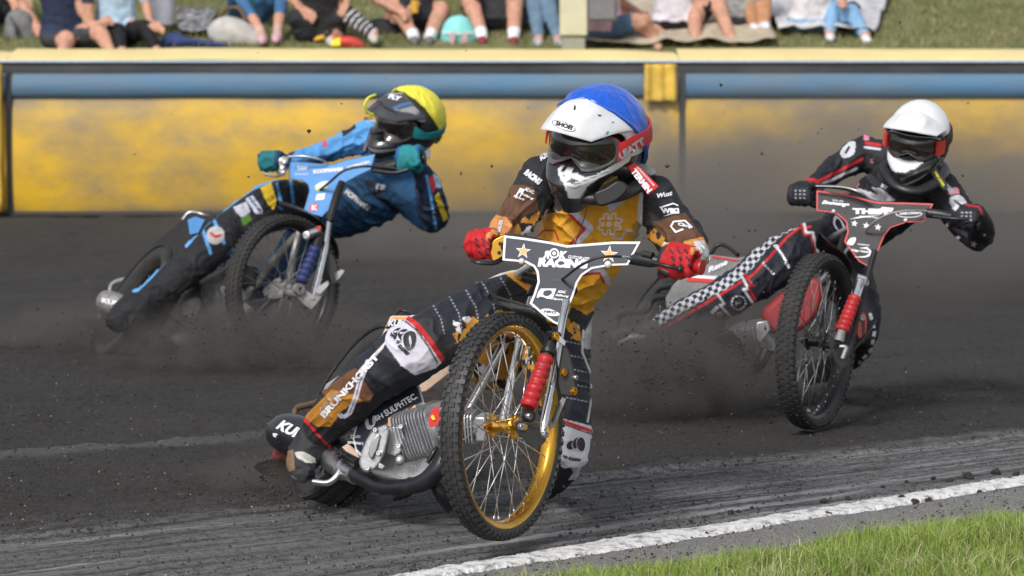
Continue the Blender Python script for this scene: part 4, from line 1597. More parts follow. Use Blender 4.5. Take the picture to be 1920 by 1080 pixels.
text('Holger Detten', (1596, 472), (1628, 476), 6, RPS, M['print_white'], pl2, bold=.04)
decal([[(1610, 465), (1626, 463), (1634, 471), (1632, 480), (1622, 483), (1600, 482), (1622, 480), (1629, 476), (1630, 471), (1624, 467)]], RPS, M['print_white'], pl2, 'swoosh')
text('Galabau', (1608, 459), (1630, 461), 3, RPS, M['print_white'], pl2, bold=.02)
tubep(rb_, 'handlebar', [(1480, 371, 12.68), (1540, 372, 12.62), (1600, 385, 12.58), (1700, 396, 12.5), (1740, 401, 12.42), (1800, 408, 12.36), (1834, 420, 12.33)], 5.5, 'black_metal')
grip(rb_, (1530, 370, 12.62), (1482, 372, 12.68), .018, 'black_rubber')
grip(rb_, (1786, 406, 12.37), (1834, 422, 12.33), .018, 'black_rubber')
tubep(rb_, 'throttle_housing', [(1738, 399, 12.4), (1762, 402, 12.38), (1784, 406, 12.37)], [9, 9, 7], 'black_plastic', smooth=0)
tubep(rb_, 'clutch_lever', [(1530, 348, 12.55), (1560, 350, 12.5), (1600, 358, 12.46), (1632, 374, 12.44)], [5, 4, 3, 2], 'black_metal')
tubep(rb_, 'cable', [(1530, 349, 12.5), (1580, 351, 12.45), (1612, 360, 12.42), (1632, 374, 12.44)], 2, 'steel')
tubep(rb_, 'throttle_cable', [(1622, 433, 12.44), (1640, 416, 12.38), (1665, 402, 12.36), (1700, 395, 12.36), (1738, 396, 12.38)], 2.2, 'dirty_steel')
tubep(rb_, 'brake_lever', [(1750, 406, 12.34), (1790, 410, 12.3), (1822, 412, 12.3)], 3, 'black_metal')
engine(rb_, (1392, 640, 12.95), IM(.78, .12, .6), IM(-.2, .95, .1), 9, .082, .076, .013, 'alloy', 'alloy_dirty')
slab([(1418, 604), (1440, 600), (1446, 618), (1426, 646), (1417, 636)], 12.7, .04).build('cylinder_top', M['steel'], rb_, bevel=.005)
slab([(1290, 676), (1296, 655), (1316, 640), (1370, 618), (1390, 640), (1400, 690), (1340, 690)], plane(13.0, -.05), .12).build('crankcase', M['black_metal'], rb_, bevel=.006)
slab(smooth_poly([(1294, 676), (1300, 655), (1320, 645), (1328, 655), (1318, 676)], 2), 12.95, .05).build('clutch_cover', M['dirty_steel'], rb_, bevel=.005)
tubep(rb_, 'exhaust_pipe', [(1438, 655, 12.72), (1424, 684, 12.72), (1404, 698, 12.8), (1360, 704, 12.95), (1310, 698, 13.15), (1250, 680, 13.3)], [11, 11, 10, 9, 9, 9], 'black_metal', n=18)
tubep(rb_, 'silencer', [(1165, 640, 13.6), (1215, 655, 13.45), (1260, 672, 13.3)], [24, 26, 20], 'black_pipe', n=24, round_ends=True)
tubep(rb_, 'frame_tube', [(1620, 440, 12.75), (1530, 540, 12.9), (1460, 640, 12.9), (1410, 690, 12.95)], 8, 'steel')
tubep(rb_, 'frame_tube', [(1610, 420, 12.75), (1500, 480, 13.15), (1380, 540, 13.3), (1280, 590, 13.4)], 8, 'steel')
slab(smooth_poly([(1430, 590), (1455, 560), (1490, 535), (1530, 520), (1544, 545), (1532, 590), (1498, 622), (1450, 625)], 3), plane(12.95, -.04), .1).build('tank_cover', M['dark_red'], rb_, bevel=.02)
RC = plane(13.2, -.08, 0, 1340, 510)
sc = slab([(1333, 477), (1385, 484), (1440, 466), (1410, 505), (1370, 545), (1300, 575), (1252, 590), (1248, 560), (1262, 535), (1290, 508)], RC, .04).build('seat_cowl', M['grey_panel'], rb_, bevel=.006)
decal([[(1290, 520), (1372, 526), (1370, 532), (1286, 527)], [(1336, 479), (1385, 487), (1384, 490), (1333, 482)]], lambda x, y: RC(x, y) - .002, M['print_red'], sc, 'stripe')
decal([[(1288, 514), (1374, 520), (1372, 526), (1290, 520)]], lambda x, y: RC(x, y) - .002, M['print_white'], sc, 'stripe')
text('Rene', (1328, 512), (1366, 495), 10, lambda x, y: RC(x, y) - .002, M['print_white'], sc, bold=.06, shear=.4)
tubep(rb_, 'rear_hoop', [(1333, 476, 13.4), (1345, 460, 13.42), (1362, 461, 13.4), (1384, 478, 13.35)], 4, 'black_metal')
tubep(rb_, 'rear_stay', [(1154, 612, 13.6), (1160, 594, 13.6), (1180, 586, 13.55), (1212, 583, 13.5), (1225, 560, 13.5), (1262, 554, 13.45)], [6, 6, 6, 6, 8, 7], 'black_metal')
tubep(rb_, 'rear_stay', [(1212, 583, 13.5), (1232, 545, 13.5), (1262, 535, 13.45)], 5, 'black_metal')
slab(smooth_poly([(1146, 628), (1162, 616), (1186, 618), (1206, 632), (1200, 640), (1160, 640)], 2), 13.55, .03).build('rear_cap', M['grey_panel'], rb_)

# ---------------------------------------------------------------- bike three: left rider, blue plate
lb = empty('motorcycle', G(430, 668), 'dusty speedway motorcycle with light blue number plate, on the left near the fence', 'motorcycle', 'speedway motorcycles racing')
W3 = wheel(lb, 'front_wheel', (530, 538, 14.9), .66, 5.0, 1, rim='black_metal', hub='dirty_steel', tyre='rubber_dusty', spoke='dirty_steel', tw=.046)
mudguard(lb, W3, None, .375, -12, 66, .05, 'black_plastic', tip=.03)
wheel(lb, 'rear_wheel', (262, 576, 15.4), .33, 34, -1, R=.335, Rr=.245, tw=.065, rim='black_metal', hub='dirty_steel', tyre='rubber_dusty', spoke='dirty_steel', ribs=True)
tubep(lb, 'fork_leg', [(586, 566, 14.75), (597, 520, 14.82), (610, 462, 14.9), (618, 412, 14.98)], [8, 7, 6.5, 5], 'chrome')
tubep(lb, 'fork_sleeve', [(618, 414, 14.97), (630, 372, 15.03), (641, 342, 15.08)], [8, 8, 7], 'black_metal')
tubep(lb, 'fork_leg', [(540, 560, 15.0), (546, 510, 15.05), (556, 455, 15.12), (570, 400, 15.2)], 7, 'dirty_steel')
bellows(lb, 'damper_spring', (564, 530, 14.75), (592, 464, 14.84), 12, 6, 'blue_rubber', amp=.35)
tubep(lb, 'damper', [(590, 468, 14.84), (600, 440, 14.88)], [8, 8], 'black_metal')
tubep(lb, 'damper_mount', [(575, 441, 14.84), (600, 432, 14.86)], [9, 8], 'steel')
bolt(lb, (574, 442, 14.82), IM(-.3, 0, .9), .02, 'steel')
bolt(lb, (598, 428, 14.84), IM(-.3, 0, .9), .012, 'red_plastic')
MB().lathe(P(560, 542, 14.72), IM(.6, 0, .8), [(.010, -.015), (.026, -.015), (.026, .015), (.010, .015)], 18, closed_prof=True).build('damper_eye', M['dirty_steel'], lb)
slab([(552, 552), (575, 545), (590, 556), (606, 540), (615, 526), (618, 532), (604, 556), (584, 580), (572, 572)], 14.74, .01).build('rocker_plate', M['dirty_steel'], lb)
slab([(592, 546), (596, 538), (613, 527), (616, 534), (600, 552)], 14.72, .01).build('brake_arm', M['steel'], lb)
slab([(628, 512), (640, 505), (646, 508), (634, 524), (630, 524)], 14.9, .02).build('fork_bracket', M['steel'], lb)
slab([(608, 470), (620, 474), (630, 495), (636, 528), (624, 532), (612, 505)], 14.9, .03).build('fork_bracket', M['black_plastic'], lb)
tubep(lb, 'axle', [(520, 545, 14.95), (560, 552, 14.8)], 7, 'dirty_steel')
slab(smooth_poly([(492, 546), (505, 532), (524, 520), (533, 540), (530, 556), (505, 560)], 2), 14.88, .03).build('hub_cover', M['dirty_steel'], lb)
tubep(lb, 'steering_head', [(590, 410, 15.2), (620, 340, 15.35)], 13, 'black_metal')
LPD = plane(15.1, -.08, -.05, 610, 350)
pl3_px = [(540, 302), (575, 304), (604, 307), (625, 307), (655, 298), (704, 288), (700, 303), (696, 318), (670, 330), (650, 341), (637, 350), (631, 367), (618, 392), (604, 407), (586, 402), (569, 394), (575, 375), (580, 357), (577, 346), (567, 339), (543, 336)]
pl3, LPS = number_plate(lb, pl3_px, LPD, 'black_plastic', 'blue_plate', 1.2)
text('THW', (557, 320), (577, 319), 8, LPS, M['print_white'], pl3, bold=.05)
text('KOOPMANN', (588, 326), (643, 321), 8, LPS, M['print_white'], pl3, bold=.06)
text('HOPMANN', (652, 318), (693, 306), 6, LPS, M['print_white'], pl3, bold=.04)
text('www.racing', (552, 329), (578, 329), 4, LPS, M['print_white'], pl3, bold=.02)
decal([smooth_poly([(590, 350), (602, 341), (620, 340), (612, 348), (600, 353)], 2), [(594, 364), (610, 362), (608, 374), (591, 376)]], LPS, M['print_white'], pl3, 'sponsor_mark')
decal([[(590, 353), (612, 349), (614, 352), (594, 357)]], LPS, M['print_yellow'], pl3, 'sponsor_mark')
decal([[(582, 383), (597, 381), (594, 396), (579, 395)]], LPS, M['print_red'], pl3, 'sponsor_mark')
text('K', (584, 394), (596, 395), 10, LPS, M['print_white'], pl3, bold=.06, lift=.004)
tubep(lb, 'handlebar', [(495, 305, 15.3), (540, 306, 15.27), (600, 318, 15.25), (660, 318, 15.2), (700, 312, 15.12), (745, 303, 15.02), (795, 298, 14.98)], 6, 'black_metal')
grip(lb, (530, 306, 15.27), (494, 305, 15.3), .02, 'black_rubber')
grip(lb, (748, 302, 15.02), (795, 297, 14.98), .02, 'black_rubber')
cpl = slab([(521, 299), (530, 293), (541, 295), (540, 306), (534, 309), (537, 320), (529, 328), (521, 322), (524, 312)], 15.15, .035).build('clutch_perch', M['dirty_steel'], lb, bevel=.003)
for q in ((527, 299), (533, 303), (529, 314), (531, 323)): bolt(lb, (q[0], q[1], 15.13), IM(-.2, .1, 1), .009, 'chrome', parent=cpl)
tubep(lb, 'clutch_lever', [(534, 325, 15.1), (518, 330, 15.08), (496, 326, 15.1)], 3, 'dirty_steel')
tubep(lb, 'cable', [(540, 294, 15.1), (570, 293, 15.08), (600, 299, 15.08), (612, 304, 15.1)], 2.2, 'steel')
tubep(lb, 'throttle_cable', [(600, 356, 15.1), (620, 340, 15.02), (645, 320, 14.98), (680, 312, 14.98), (720, 314, 15.0), (745, 316, 15.0)], 2.4, 'black_rubber')
tubep(lb, 'throttle_housing', [(700, 314, 15.08), (725, 316, 15.04), (745, 308, 15.02)], [10, 12, 9], 'black_plastic', smooth=0)
tubep(lb, 'brake_lever', [(700, 320, 15.0), (740, 324, 14.96), (765, 318, 14.95)], 4, 'black_metal')
slab([(310, 590), (345, 550), (400, 512), (440, 490), (480, 500), (480, 590), (430, 615), (350, 622)], plane(15.4, -.04, 0, 400, 560), .14).build('crankcase', M['black_metal'], lb, bevel=.012)
engine(lb, (405, 560, 15.25), IM(.75, .2, .6), IM(-.2, .9, .2), 7, .085, .075, .014, 'alloy_dirty', 'alloy_dirty')
slab(smooth_poly([(340, 590), (346, 566), (368, 558), (378, 570), (366, 596)], 2), 15.25, .05).build('clutch_cover', M['dirty_steel'], lb, bevel=.006)
tubep(lb, 'exhaust_pipe', [(470, 575, 15.0), (450, 600, 15.0), (415, 625, 15.05), (370, 638, 15.12), (325, 634, 15.2), (290, 618, 15.3)], [14, 14, 13, 13, 12, 12], 'dirty_steel', n=18)
sl3 = tubep(lb, 'silencer', [(202, 566, 15.5), (222, 574, 15.45), (255, 588, 15.4)], [22, 23, 20], 'dirty_steel', n=26, round_ends=True, smooth=3)
SB3 = bvh_of(sl3)
decal([[(186, 556), (200, 549), (236, 562), (230, 580), (205, 578), (186, 568)]], SB3, M['navy'], sl3, 'silencer_label', lift=.004)
text('KUM', (190, 567), (226, 575), 9, SB3, M['print_white'], sl3, bold=.05, lift=.006)
slab(smooth_poly([(152, 604), (165, 598), (195, 600), (210, 612), (207, 636), (180, 622)], 2), plane(15.9, -.1, .3, 180, 612), .006).build('dirt_deflector', M['brown_tube'], lb)
slab(smooth_poly([(182, 590), (200, 592), (206, 606), (188, 602)], 2), 15.75, .03).build('rear_cap', M['grey_panel'], lb)
tubep(lb, 'rear_stay', [(206, 550, 15.8), (210, 534, 15.8), (226, 526, 15.78), (252, 522, 15.72), (262, 498, 15.7), (284, 480, 15.65)], [5, 5, 5, 6, 6, 6], 'dirty_steel')
tubep(lb, 'rear_stay', [(240, 523, 15.7), (258, 508, 15.7), (280, 508, 15.68)], 5, 'dirty_steel')
tubep(lb, 'rear_hoop', [(342, 412, 15.9), (356, 398, 15.9), (380, 402, 15.9), (400, 410, 15.85)], 3, 'steel')
sc3 = slab([(335, 418), (360, 400), (400, 405), (440, 440), (420, 500), (360, 500), (270, 480), (290, 455)], plane(15.85, -.06, 0, 350, 450), .05).build('seat_cowl', M['dark_grey_panel'], lb, bevel=.006)
decal([[(352, 412), (366, 406), (384, 412), (372, 436), (356, 440)]], lambda x, y: 15.85 - .06 * (x - 350) / 100 - .005, M['blue_plate'], sc3, 'stripe')
tubep(lb, 'frame_tube', [(600, 400, 15.3), (520, 480, 15.45), (450, 570, 15.35), (400, 620, 15.35)], 8, 'dirty_steel')
# ================================================================ HELMETS
def helmet(parent, c, f, u, s, sty):
    """full-face off-road helmet; f looks forward, u up; s overall scale"""
    C = P(*c)
    f = nrm(f)
    u = nrm(np.asarray(u) - f * (np.asarray(u) @ f))
    rt = np.cross(f, u)

    def dirv(az, el):
        ca, sa, ce, se = np.cos(az), np.sin(az), np.cos(el), np.sin(el)
        return np.stack([ca * ce, sa * ce, se], -1)      # local: forward, side, up

    def rad(az, el, recess=True):
        d = dirv(az, el)
        a = np.where(d[..., 0] > 0, .138, .152)
        cz = np.where(d[..., 2] > 0, .142, .150)
        fr_ = sstep(math.radians(110), math.radians(50), np.abs(az))
        bb = .120 * (1 - .30 * fr_ * sstep(math.radians(-8), math.radians(-60), el))
        r = 1 / np.sqrt((d[..., 0] / a) ** 2 + (d[..., 1] / bb) ** 2 + (d[..., 2] / cz) ** 2)
        chin = np.exp(-(az / math.radians(44)) ** 4) * sstep(math.radians(-6), math.radians(-24), el) * sstep(math.radians(-78), math.radians(-52), el)
        point = np.exp(-(az / math.radians(20)) ** 2)
        r = r + chin * (.040 + .040 * point)
        jaw = np.exp(-((np.abs(az) - math.radians(75)) / math.radians(30)) ** 2) * sstep(math.radians(-5), math.radians(-35), el)
        r = r + jaw * .006
        brow = np.exp(-((el - math.radians(32)) / math.radians(8)) ** 2) * np.exp(-(az / math.radians(60)) ** 4)
        r = r + brow * .008
        if recess:
            e = ((az / math.radians(66)) ** 4 + ((el - math.radians(5)) / math.radians(20)) ** 4)
            r = r - .030 * sstep(1.25, .8, e)
        # flat underside
        zmin = -.150 - .022 * np.exp(-(az / math.radians(35)) ** 2)
        z = r * d[..., 2]
        r = np.where(z < zmin, zmin / np.minimum(d[..., 2], -1e-3), r)
        return r

    def loc(p):
        return C + s * (np.outer(p[:, 0], f) + np.outer(p[:, 1], rt) + np.outer(p[:, 2], u))

    na, ne = 280, 210
    az = np.linspace(-math.pi, math.pi, na, endpoint=False)
    eL = np.linspace(-math.pi / 2 + .02, math.pi / 2 - .02, ne)
    A, E = np.meshgrid(az, eL)
    r = rad(A, E)
    D = dirv(A, E) * r[..., None]
    co = loc(D.reshape(-1, 3))
    idx = np.arange(na * ne).reshape(ne, na)
    nx_ = np.roll(idx, -1, 1)
    F4 = np.stack([idx[:-1], nx_[:-1], nx_[1:], idx[1:]], -1).reshape(-1, 4)
    co = np.vstack([co, loc(np.array([[0, 0, -.15], [0, 0, .142]]))])
    me = bpy.data.meshes.new('shell')
    faces = [tuple(q) for q in F4]
    faces += [(int(idx[0, (j + 1) % na]), int(idx[0, j]), na * ne) for j in range(na)]
    faces += [(int(idx[-1, j]), int(idx[-1, (j + 1) % na]), na * ne + 1) for j in range(na)]
    me.from_pydata(co.tolist(), [], faces)
    nor = np.zeros(len(co) * 3, np.float32)
    me.vertices.foreach_get('normal', nor)
    nor = nor.reshape(-1, 3).astype(float)
    nor *= np.sign(np.sum(nor * (co - C), 1).mean() or 1)
    pt = Paint(co, sty['base'], nor)
    lf = np.concatenate([((A / math.radians(68)) ** 4 + ((E - math.radians(5)) / math.radians(22)) ** 4).ravel(), [9, 9]])
    AA = np.concatenate([A.ravel(), [0, 0]]); EE = np.concatenate([E.ravel(), [-1.5, 1.5]])
    if 'zone' in sty: sty['zone'](pt, AA, EE)
    pt.c[lf < 1] = (.01, .01, .011)
    if 'paint' in sty: sty['paint'](pt)
    at = me.attributes.new('Col', 'FLOAT_COLOR', 'POINT')
    rgba = np.ones((len(co), 4), np.float32); rgba[:, :3] = pt.c
    at.data.foreach_set('color', rgba.ravel())
    me.polygons.foreach_set('use_smooth', np.ones(len(me.polygons), bool))
    bv = BVHTree.FromPolygons(co.tolist(), [tuple(p.vertices) for p in me.polygons])
    hs = link_mesh('helmet', me, HM, parent)

    def shellpatch(name, azs, els_fn, lift, thick, m, nu=40, nv=10, mod=None, par=None):
        """patch following the shell: azs range, els_fn(az)->(low, high)"""
        U = np.linspace(azs[0], azs[1], nu)
        Vv = np.linspace(0, 1, nv)
        lay = []
        for L in (lift, lift - thick):
            pts = []
            for t in Vv:
                lo_, hi_ = els_fn(U)
                e_ = lo_ * (1 - t) + hi_ * t
                rr = rad(U, e_, False) + L
                if mod is not None and L == lift: rr = rr + mod(U, e_, t)
                pts.append(dirv(U, e_) * rr[:, None])
            lay.append(np.array(pts))
        v = np.concatenate([lay[0].reshape(-1, 3), lay[1].reshape(-1, 3)])
        K = nu * nv
        ii = np.arange(K).reshape(nv, nu)
        fs = [tuple(q) for q in np.stack([ii[:-1, :-1], ii[:-1, 1:], ii[1:, 1:], ii[1:, :-1]], -1).reshape(-1, 4)]
        fs += [tuple(int(x) + K for x in q[::-1]) for q in list(fs)]
        bd = [(ii[0, j], ii[0, j + 1]) for j in range(nu - 1)] + [(ii[j, -1], ii[j + 1, -1]) for j in range(nv - 1)] + [(ii[-1, j + 1], ii[-1, j]) for j in range(nu - 1)][::-1] + [(ii[j + 1, 0], ii[j, 0]) for j in range(nv - 1)][::-1]
        fs += [(int(b), int(a), int(a) + K, int(b) + K) for a, b in bd]
        return MB().add(loc(v), fs).build(name, m, par or hs, angle=50)

    # goggles: frame with a lens inside and the strap round the shell
    def gog(name, k0, k1, lift, thick, m, bulge=0.0, par=None):
        nu = 72
        th = np.linspace(0, 2 * np.pi, nu, endpoint=False)
        rings = []
        rr_ = np.linspace(k0, k1, 8)
        for k in rr_:
            ca, sa = np.cos(th), np.sin(th)
            ex = .55
            a_ = np.sign(ca) * np.abs(ca) ** ex * math.radians(54) * k
            e_ = np.sign(sa) * np.abs(sa) ** (ex + .15) * math.radians(sty.get('ge', 20)) * k
            nose = np.exp(-(a_ / math.radians(11)) ** 2) * (sa < 0)
            e_ = e_ * (1 - .42 * nose) + math.radians(3)
            q = dirv(a_, e_) * (rad(a_, e_, False) + lift - (1 - abs(2 * (k - k0) / (k1 - k0 + 1e-9) - 1)) * -.004 * (k0 > 0) + bulge * (1 - k * k))[:, None]
            rings.append(q)
        back = [q * .93 for q in rings[::-1]] if k0 > 0 else [rings[-1] * .95]
        allr = rings + back
        v = np.concatenate(allr)
        R = len(allr)
        fs = []
        for i in range(R - 1 if k0 == 0 else R):
            a0, b0 = i * nu, ((i + 1) % R) * nu
            for j in range(nu):
                j2 = (j + 1) % nu
                fs.append((a0 + j, a0 + j2, b0 + j2, b0 + j))
        if k0 == 0: fs.append(tuple(range((R - 1) * nu, R * nu)))
        return MB().add(loc(v), fs).build(name, m, par or hs, angle=40)
    gg = gog('goggle_frame', sty.get('fk', .90), 1.08, .004, .02, M[sty['frame']])
    gog('goggle_foam', 1.0, 1.16, -.006, .02, M[sty.get('foam', 'black_plastic')])
    gog('goggle_lens', 0.0, sty.get('fk', .90) + .05, .004, .01, M['lens'], bulge=.010)
    hw = math.radians(sty.get('hw', 8.5))
    if sty.get('outr'):
        for sg in (-1, 1):
            shellpatch('goggle_outrigger', (sg * math.radians(42), sg * math.radians(60)), lambda a: (np.full_like(a, math.radians(-9)), np.full_like(a, math.radians(13))), .017, .02, M['red_plastic'], nu=8, nv=6)

    def ef(a): 
        k = sstep(math.radians(50), math.radians(80), np.abs(a))
        m_ = math.radians(3) * (1 - k) + math.radians(sty.get('strap_el', -2)) * k
        w = math.radians(10) * (1 - k) + hw * k
        return m_ - w, m_ + w
    st1 = shellpatch('goggle_strap', (math.radians(52), math.pi), ef, sty.get('strap_lift', .012), .005, M[sty['strap']])
    st2 = shellpatch('goggle_strap', (math.radians(-52), -math.pi), ef, sty.get('strap_lift', .012), .005, M[sty['strap']])

    # peak
    nu, nv = 33, 22
    S = np.linspace(-1, 1, nu)
    T = np.linspace(0, 1, nv)
    base_az = S * math.radians(78)
    base_el = np.radians(26 + 38 * (1 - np.abs(S) ** 1.6))
    b = dirv(base_az, base_el) * (rad(base_az, base_el, False) + .006)[:, None]
    pk = sty.get('peak', {})
    L = pk.get('len', .235)
    tip = np.stack([L - .055 * np.abs(S) ** 2.2, S * pk.get('w', .078), pk.get('z', .075) - .022 * np.abs(S) ** 2], -1)
    mid = np.stack([.150 - .08 * np.abs(S) ** 2, S * .112, .128 - .058 * np.abs(S) ** 1.8], -1)
    lay = []
    for o_ in (0, -.004):
        P_ = []
        for t in T:
            q = b * (1 - t) ** 2 + mid * 2 * t * (1 - t) + tip * t * t
            ridge = .006 * np.exp(-((np.abs(S) - .45) / .1) ** 2) * math.sin(math.pi * min(1, t * 1.1)) - .004 * np.exp(-((S) / .2) ** 2) * math.sin(math.pi * t)
            q = q + np.stack([0 * S, 0 * S, ridge * sty.get('ridge', 1) + o_], -1)
            P_.append(q)
        lay.append(np.array(P_))
    K = nu * nv
    v = np.concatenate([lay[0].reshape(-1, 3), lay[1].reshape(-1, 3)])
    ii = np.arange(K).reshape(nv, nu)
    fs = [tuple(q) for q in np.stack([ii[:-1, :-1], ii[:-1, 1:], ii[1:, 1:], ii[1:, :-1]], -1).reshape(-1, 4)]
    fs += [tuple(int(x) + K for x in q[::-1]) for q in list(fs)]
    bd = [(ii[0, j], ii[0, j + 1]) for j in range(nu - 1)] + [(ii[-1, j], ii[-1, j + 1]) for j in range(nu - 1)] + [(ii[j, 0], ii[j + 1, 0]) for j in range(nv - 1)] + [(ii[j, -1], ii[j + 1, -1]) for j in range(nv - 1)]
    fs += [(int(a), int(b_), int(b_) + K, int(a) + K) for a, b_ in bd]
    pco = loc(v)
    pm = MB().add(pco, fs)
    peak = pm.build('helmet_peak', HM if 'peak_paint' in sty else M[sty['peak_mat']], hs, angle=50)
    if 'peak_paint' in sty:
        pc = Paint(pco, sty['base'])
        sty['peak_paint'](pc)
        at = peak.data.attributes.new('Col', 'FLOAT_COLOR', 'POINT')
        rgba = np.ones((len(pco), 4), np.float32); rgba[:, :3] = pc.c
        at.data.foreach_set('color', rgba.ravel())
    pbv = bvh_of(peak)
    # cloth colour cover over the crown
    cov = None
    if 'cover' in sty:
        elow = sty['cover_low']
        U = np.linspace(-math.pi, math.pi, 121)[:-1]
        Vv = np.linspace(0, 1, 44)
        lay = []
        for L_ in (.009, .003):
            for t in Vv:
                lo_ = elow(U)
                e_ = lo_ * (1 - t) + (math.pi / 2 - .03) * t
                rr = rad(U, e_, False) + L_
                d3 = dirv(U, e_)
                if L_ > .005:
                    wr = fbm(np.stack([U * 3.2, e_ * 1.2, 0 * U], 1), 2)
                    rr = rr + .0045 * (1 - np.abs(wr) * 3).clip(0, 1) * math.sin(math.pi * min(1, t * 1.3)) + .002 * fbm(d3 * 9, 2)
                    rr = rr + .006 * np.exp(-(t / .05) ** 2)
                lay.append(d3 * rr[:, None])
        v = np.concatenate(lay)
        n_ = 120
        R = len(lay)
        fs = []
        for a0 in range(R - 1):
            if a0 == 43: continue
            for j in range(n_):
                j2 = (j + 1) % n_
                q = (a0 * n_ + j, a0 * n_ + j2, (a0 + 1) * n_ + j2, (a0 + 1) * n_ + j)
                fs.append(q)
        for j in range(n_):
            j2 = (j + 1) % n_
            fs.append((j, j2, 44 * n_ + j2, 44 * n_ + j))
        fs.append(tuple(range(43 * n_, 44 * n_)))
        fs.append(tuple(range(87 * n_, 88 * n_)))
        cov = MB().add(loc(v), fs).build('helmet_cover', sty['cover'], hs, angle=0)
    return hs, bv, pbv, (st1, st2), (C, f, rt, u)


HM = mat('helmet_gloss', 'attr', .22, var=.03, dirt=.08, dirtc=(.2, .19, .18), coat=.6)
SUIT = mat('race_suit', 'attr', .62, var=.05, scale=60, bump=.35, bscale=650, dirt=.10, dirtc=(.10, .09, .08), sheen=0, spec=.35, crease=.55)
SUIT_D = mat('dusty_race_suit', 'attr', .7, var=.06, scale=60, bump=.35, bscale=650, dirt=.22, dirtc=(.07, .066, .06), spec=.3, crease=.6)
BLUEC = mat('blue_cover_cloth', (.005, .085, .50), .8, spec=.2, crease=.4, var=.08, scale=6, bump=.2, bscale=700, sheen=.3)
YELC = mat('yellow_cover_cloth', (.80, .72, .06), .5, var=.06, scale=6, bump=.2, bscale=700, dirt=.15, dirtc=(.3, .28, .1))
M['teal_strap'] = mat('teal_strap', (.012, .19, .22), .5)
M['wine_strap'] = mat('wine_black_strap', (.05, .012, .016), .5)
M['strap_red'] = mat('red_strap', (.55, .025, .03), .55, bump=.2, bscale=400)
M['frame_clear'] = mat('smoke_goggle_frame', (.10, .095, .1), .2, coat=.5)

BLK = (.016, .017, .021); NAVY = (.013, .017, .028); WHT = (.66, .67, .74); REDC = (.52, .018, .022)
GOLD = (.74, .35, .022); BRN = (.11, .05, .026); ORG = (.62, .27, .055); LIL = (.55, .54, .66)

# ---------------------------------------------------------------- rider one
r1 = empty('person', P(1035, 600, 10.3), 'rider in gold and black leathers with blue helmet cover and red gloves, leaning in front', 'person', 'speedway riders racing')
hL, hR = P(907, 463, 9.905), P(1276, 495, 9.60)
h1 = hand(hL, P(938, 464, 9.87) - P(886, 463, 9.93), P(926, 441, 9.99), 1.0)
h2 = hand(hR, P(1252, 492, 9.62) - P(1314, 501, 9.57), P(1294, 482, 9.78), 1.12)
ch1 = [
    [(1035, 585, 10.36, 66), (1048, 540, 10.33, 74), (1078, 490, 10.27, 80), (1105, 430, 10.19, 88, .7), (1120, 385, 10.14, 88, .7), (1126, 350, 10.1, 50)],
    [(1018, 332, 10.16, 37), (1060, 345, 10.14, 42), (1120, 352, 10.13, 46), (1180, 362, 10.12, 44), (1222, 368, 10.1, 40)],
    [(1120, 360, 10.08, 44), (1120, 290, 10.02, 40)],
    [(1014, 330, 10.15, 38), (992, 372, 10.1, 40), (972, 405, 10.08, 37), (955, 422, 10.05, 31), (938, 438, 9.98, 24), (926, 447, 9.95, 19)],
    [(1226, 368, 10.1, 42), (1250, 415, 10.08, 44), (1276, 452, 10.03, 46), (1288, 480, 9.95, 41), (1292, 484, 9.84, 31), (1290, 484, 9.76, 22)],
    [(1010, 565, 10.33, 68), (940, 580, 10.2, 62), (860, 610, 10.08, 57), (795, 645, 10.0, 57)],
    [(792, 648, 10.0, 57), (760, 668, 10.02, 56), (714, 698, 10.05, 50), (648, 756, 10.16, 45), (602, 803, 10.27, 35)],
    [(602, 806, 10.3, 34), (582, 838, 10.3, 35), (566, 866, 10.27, 30), (568, 884, 10.22, 22)],
    [(1045, 575, 10.36, 66), (1040, 650, 10.25, 66), (1052, 730, 10.12, 55), (1070, 800, 10.02, 40), (1076, 852, 9.98, 28)],
    [(1072, 845, 10.02, 30), (1062, 872, 10.2, 27), (1050, 892, 10.4, 25), (1035, 905, 10.55, 22), (1005, 925, 10.56, 20)],
    [(1000, 600, 10.45, 55), (950, 640, 10.4, 55), (925, 690, 10.38, 48)],
] + h1 + h2


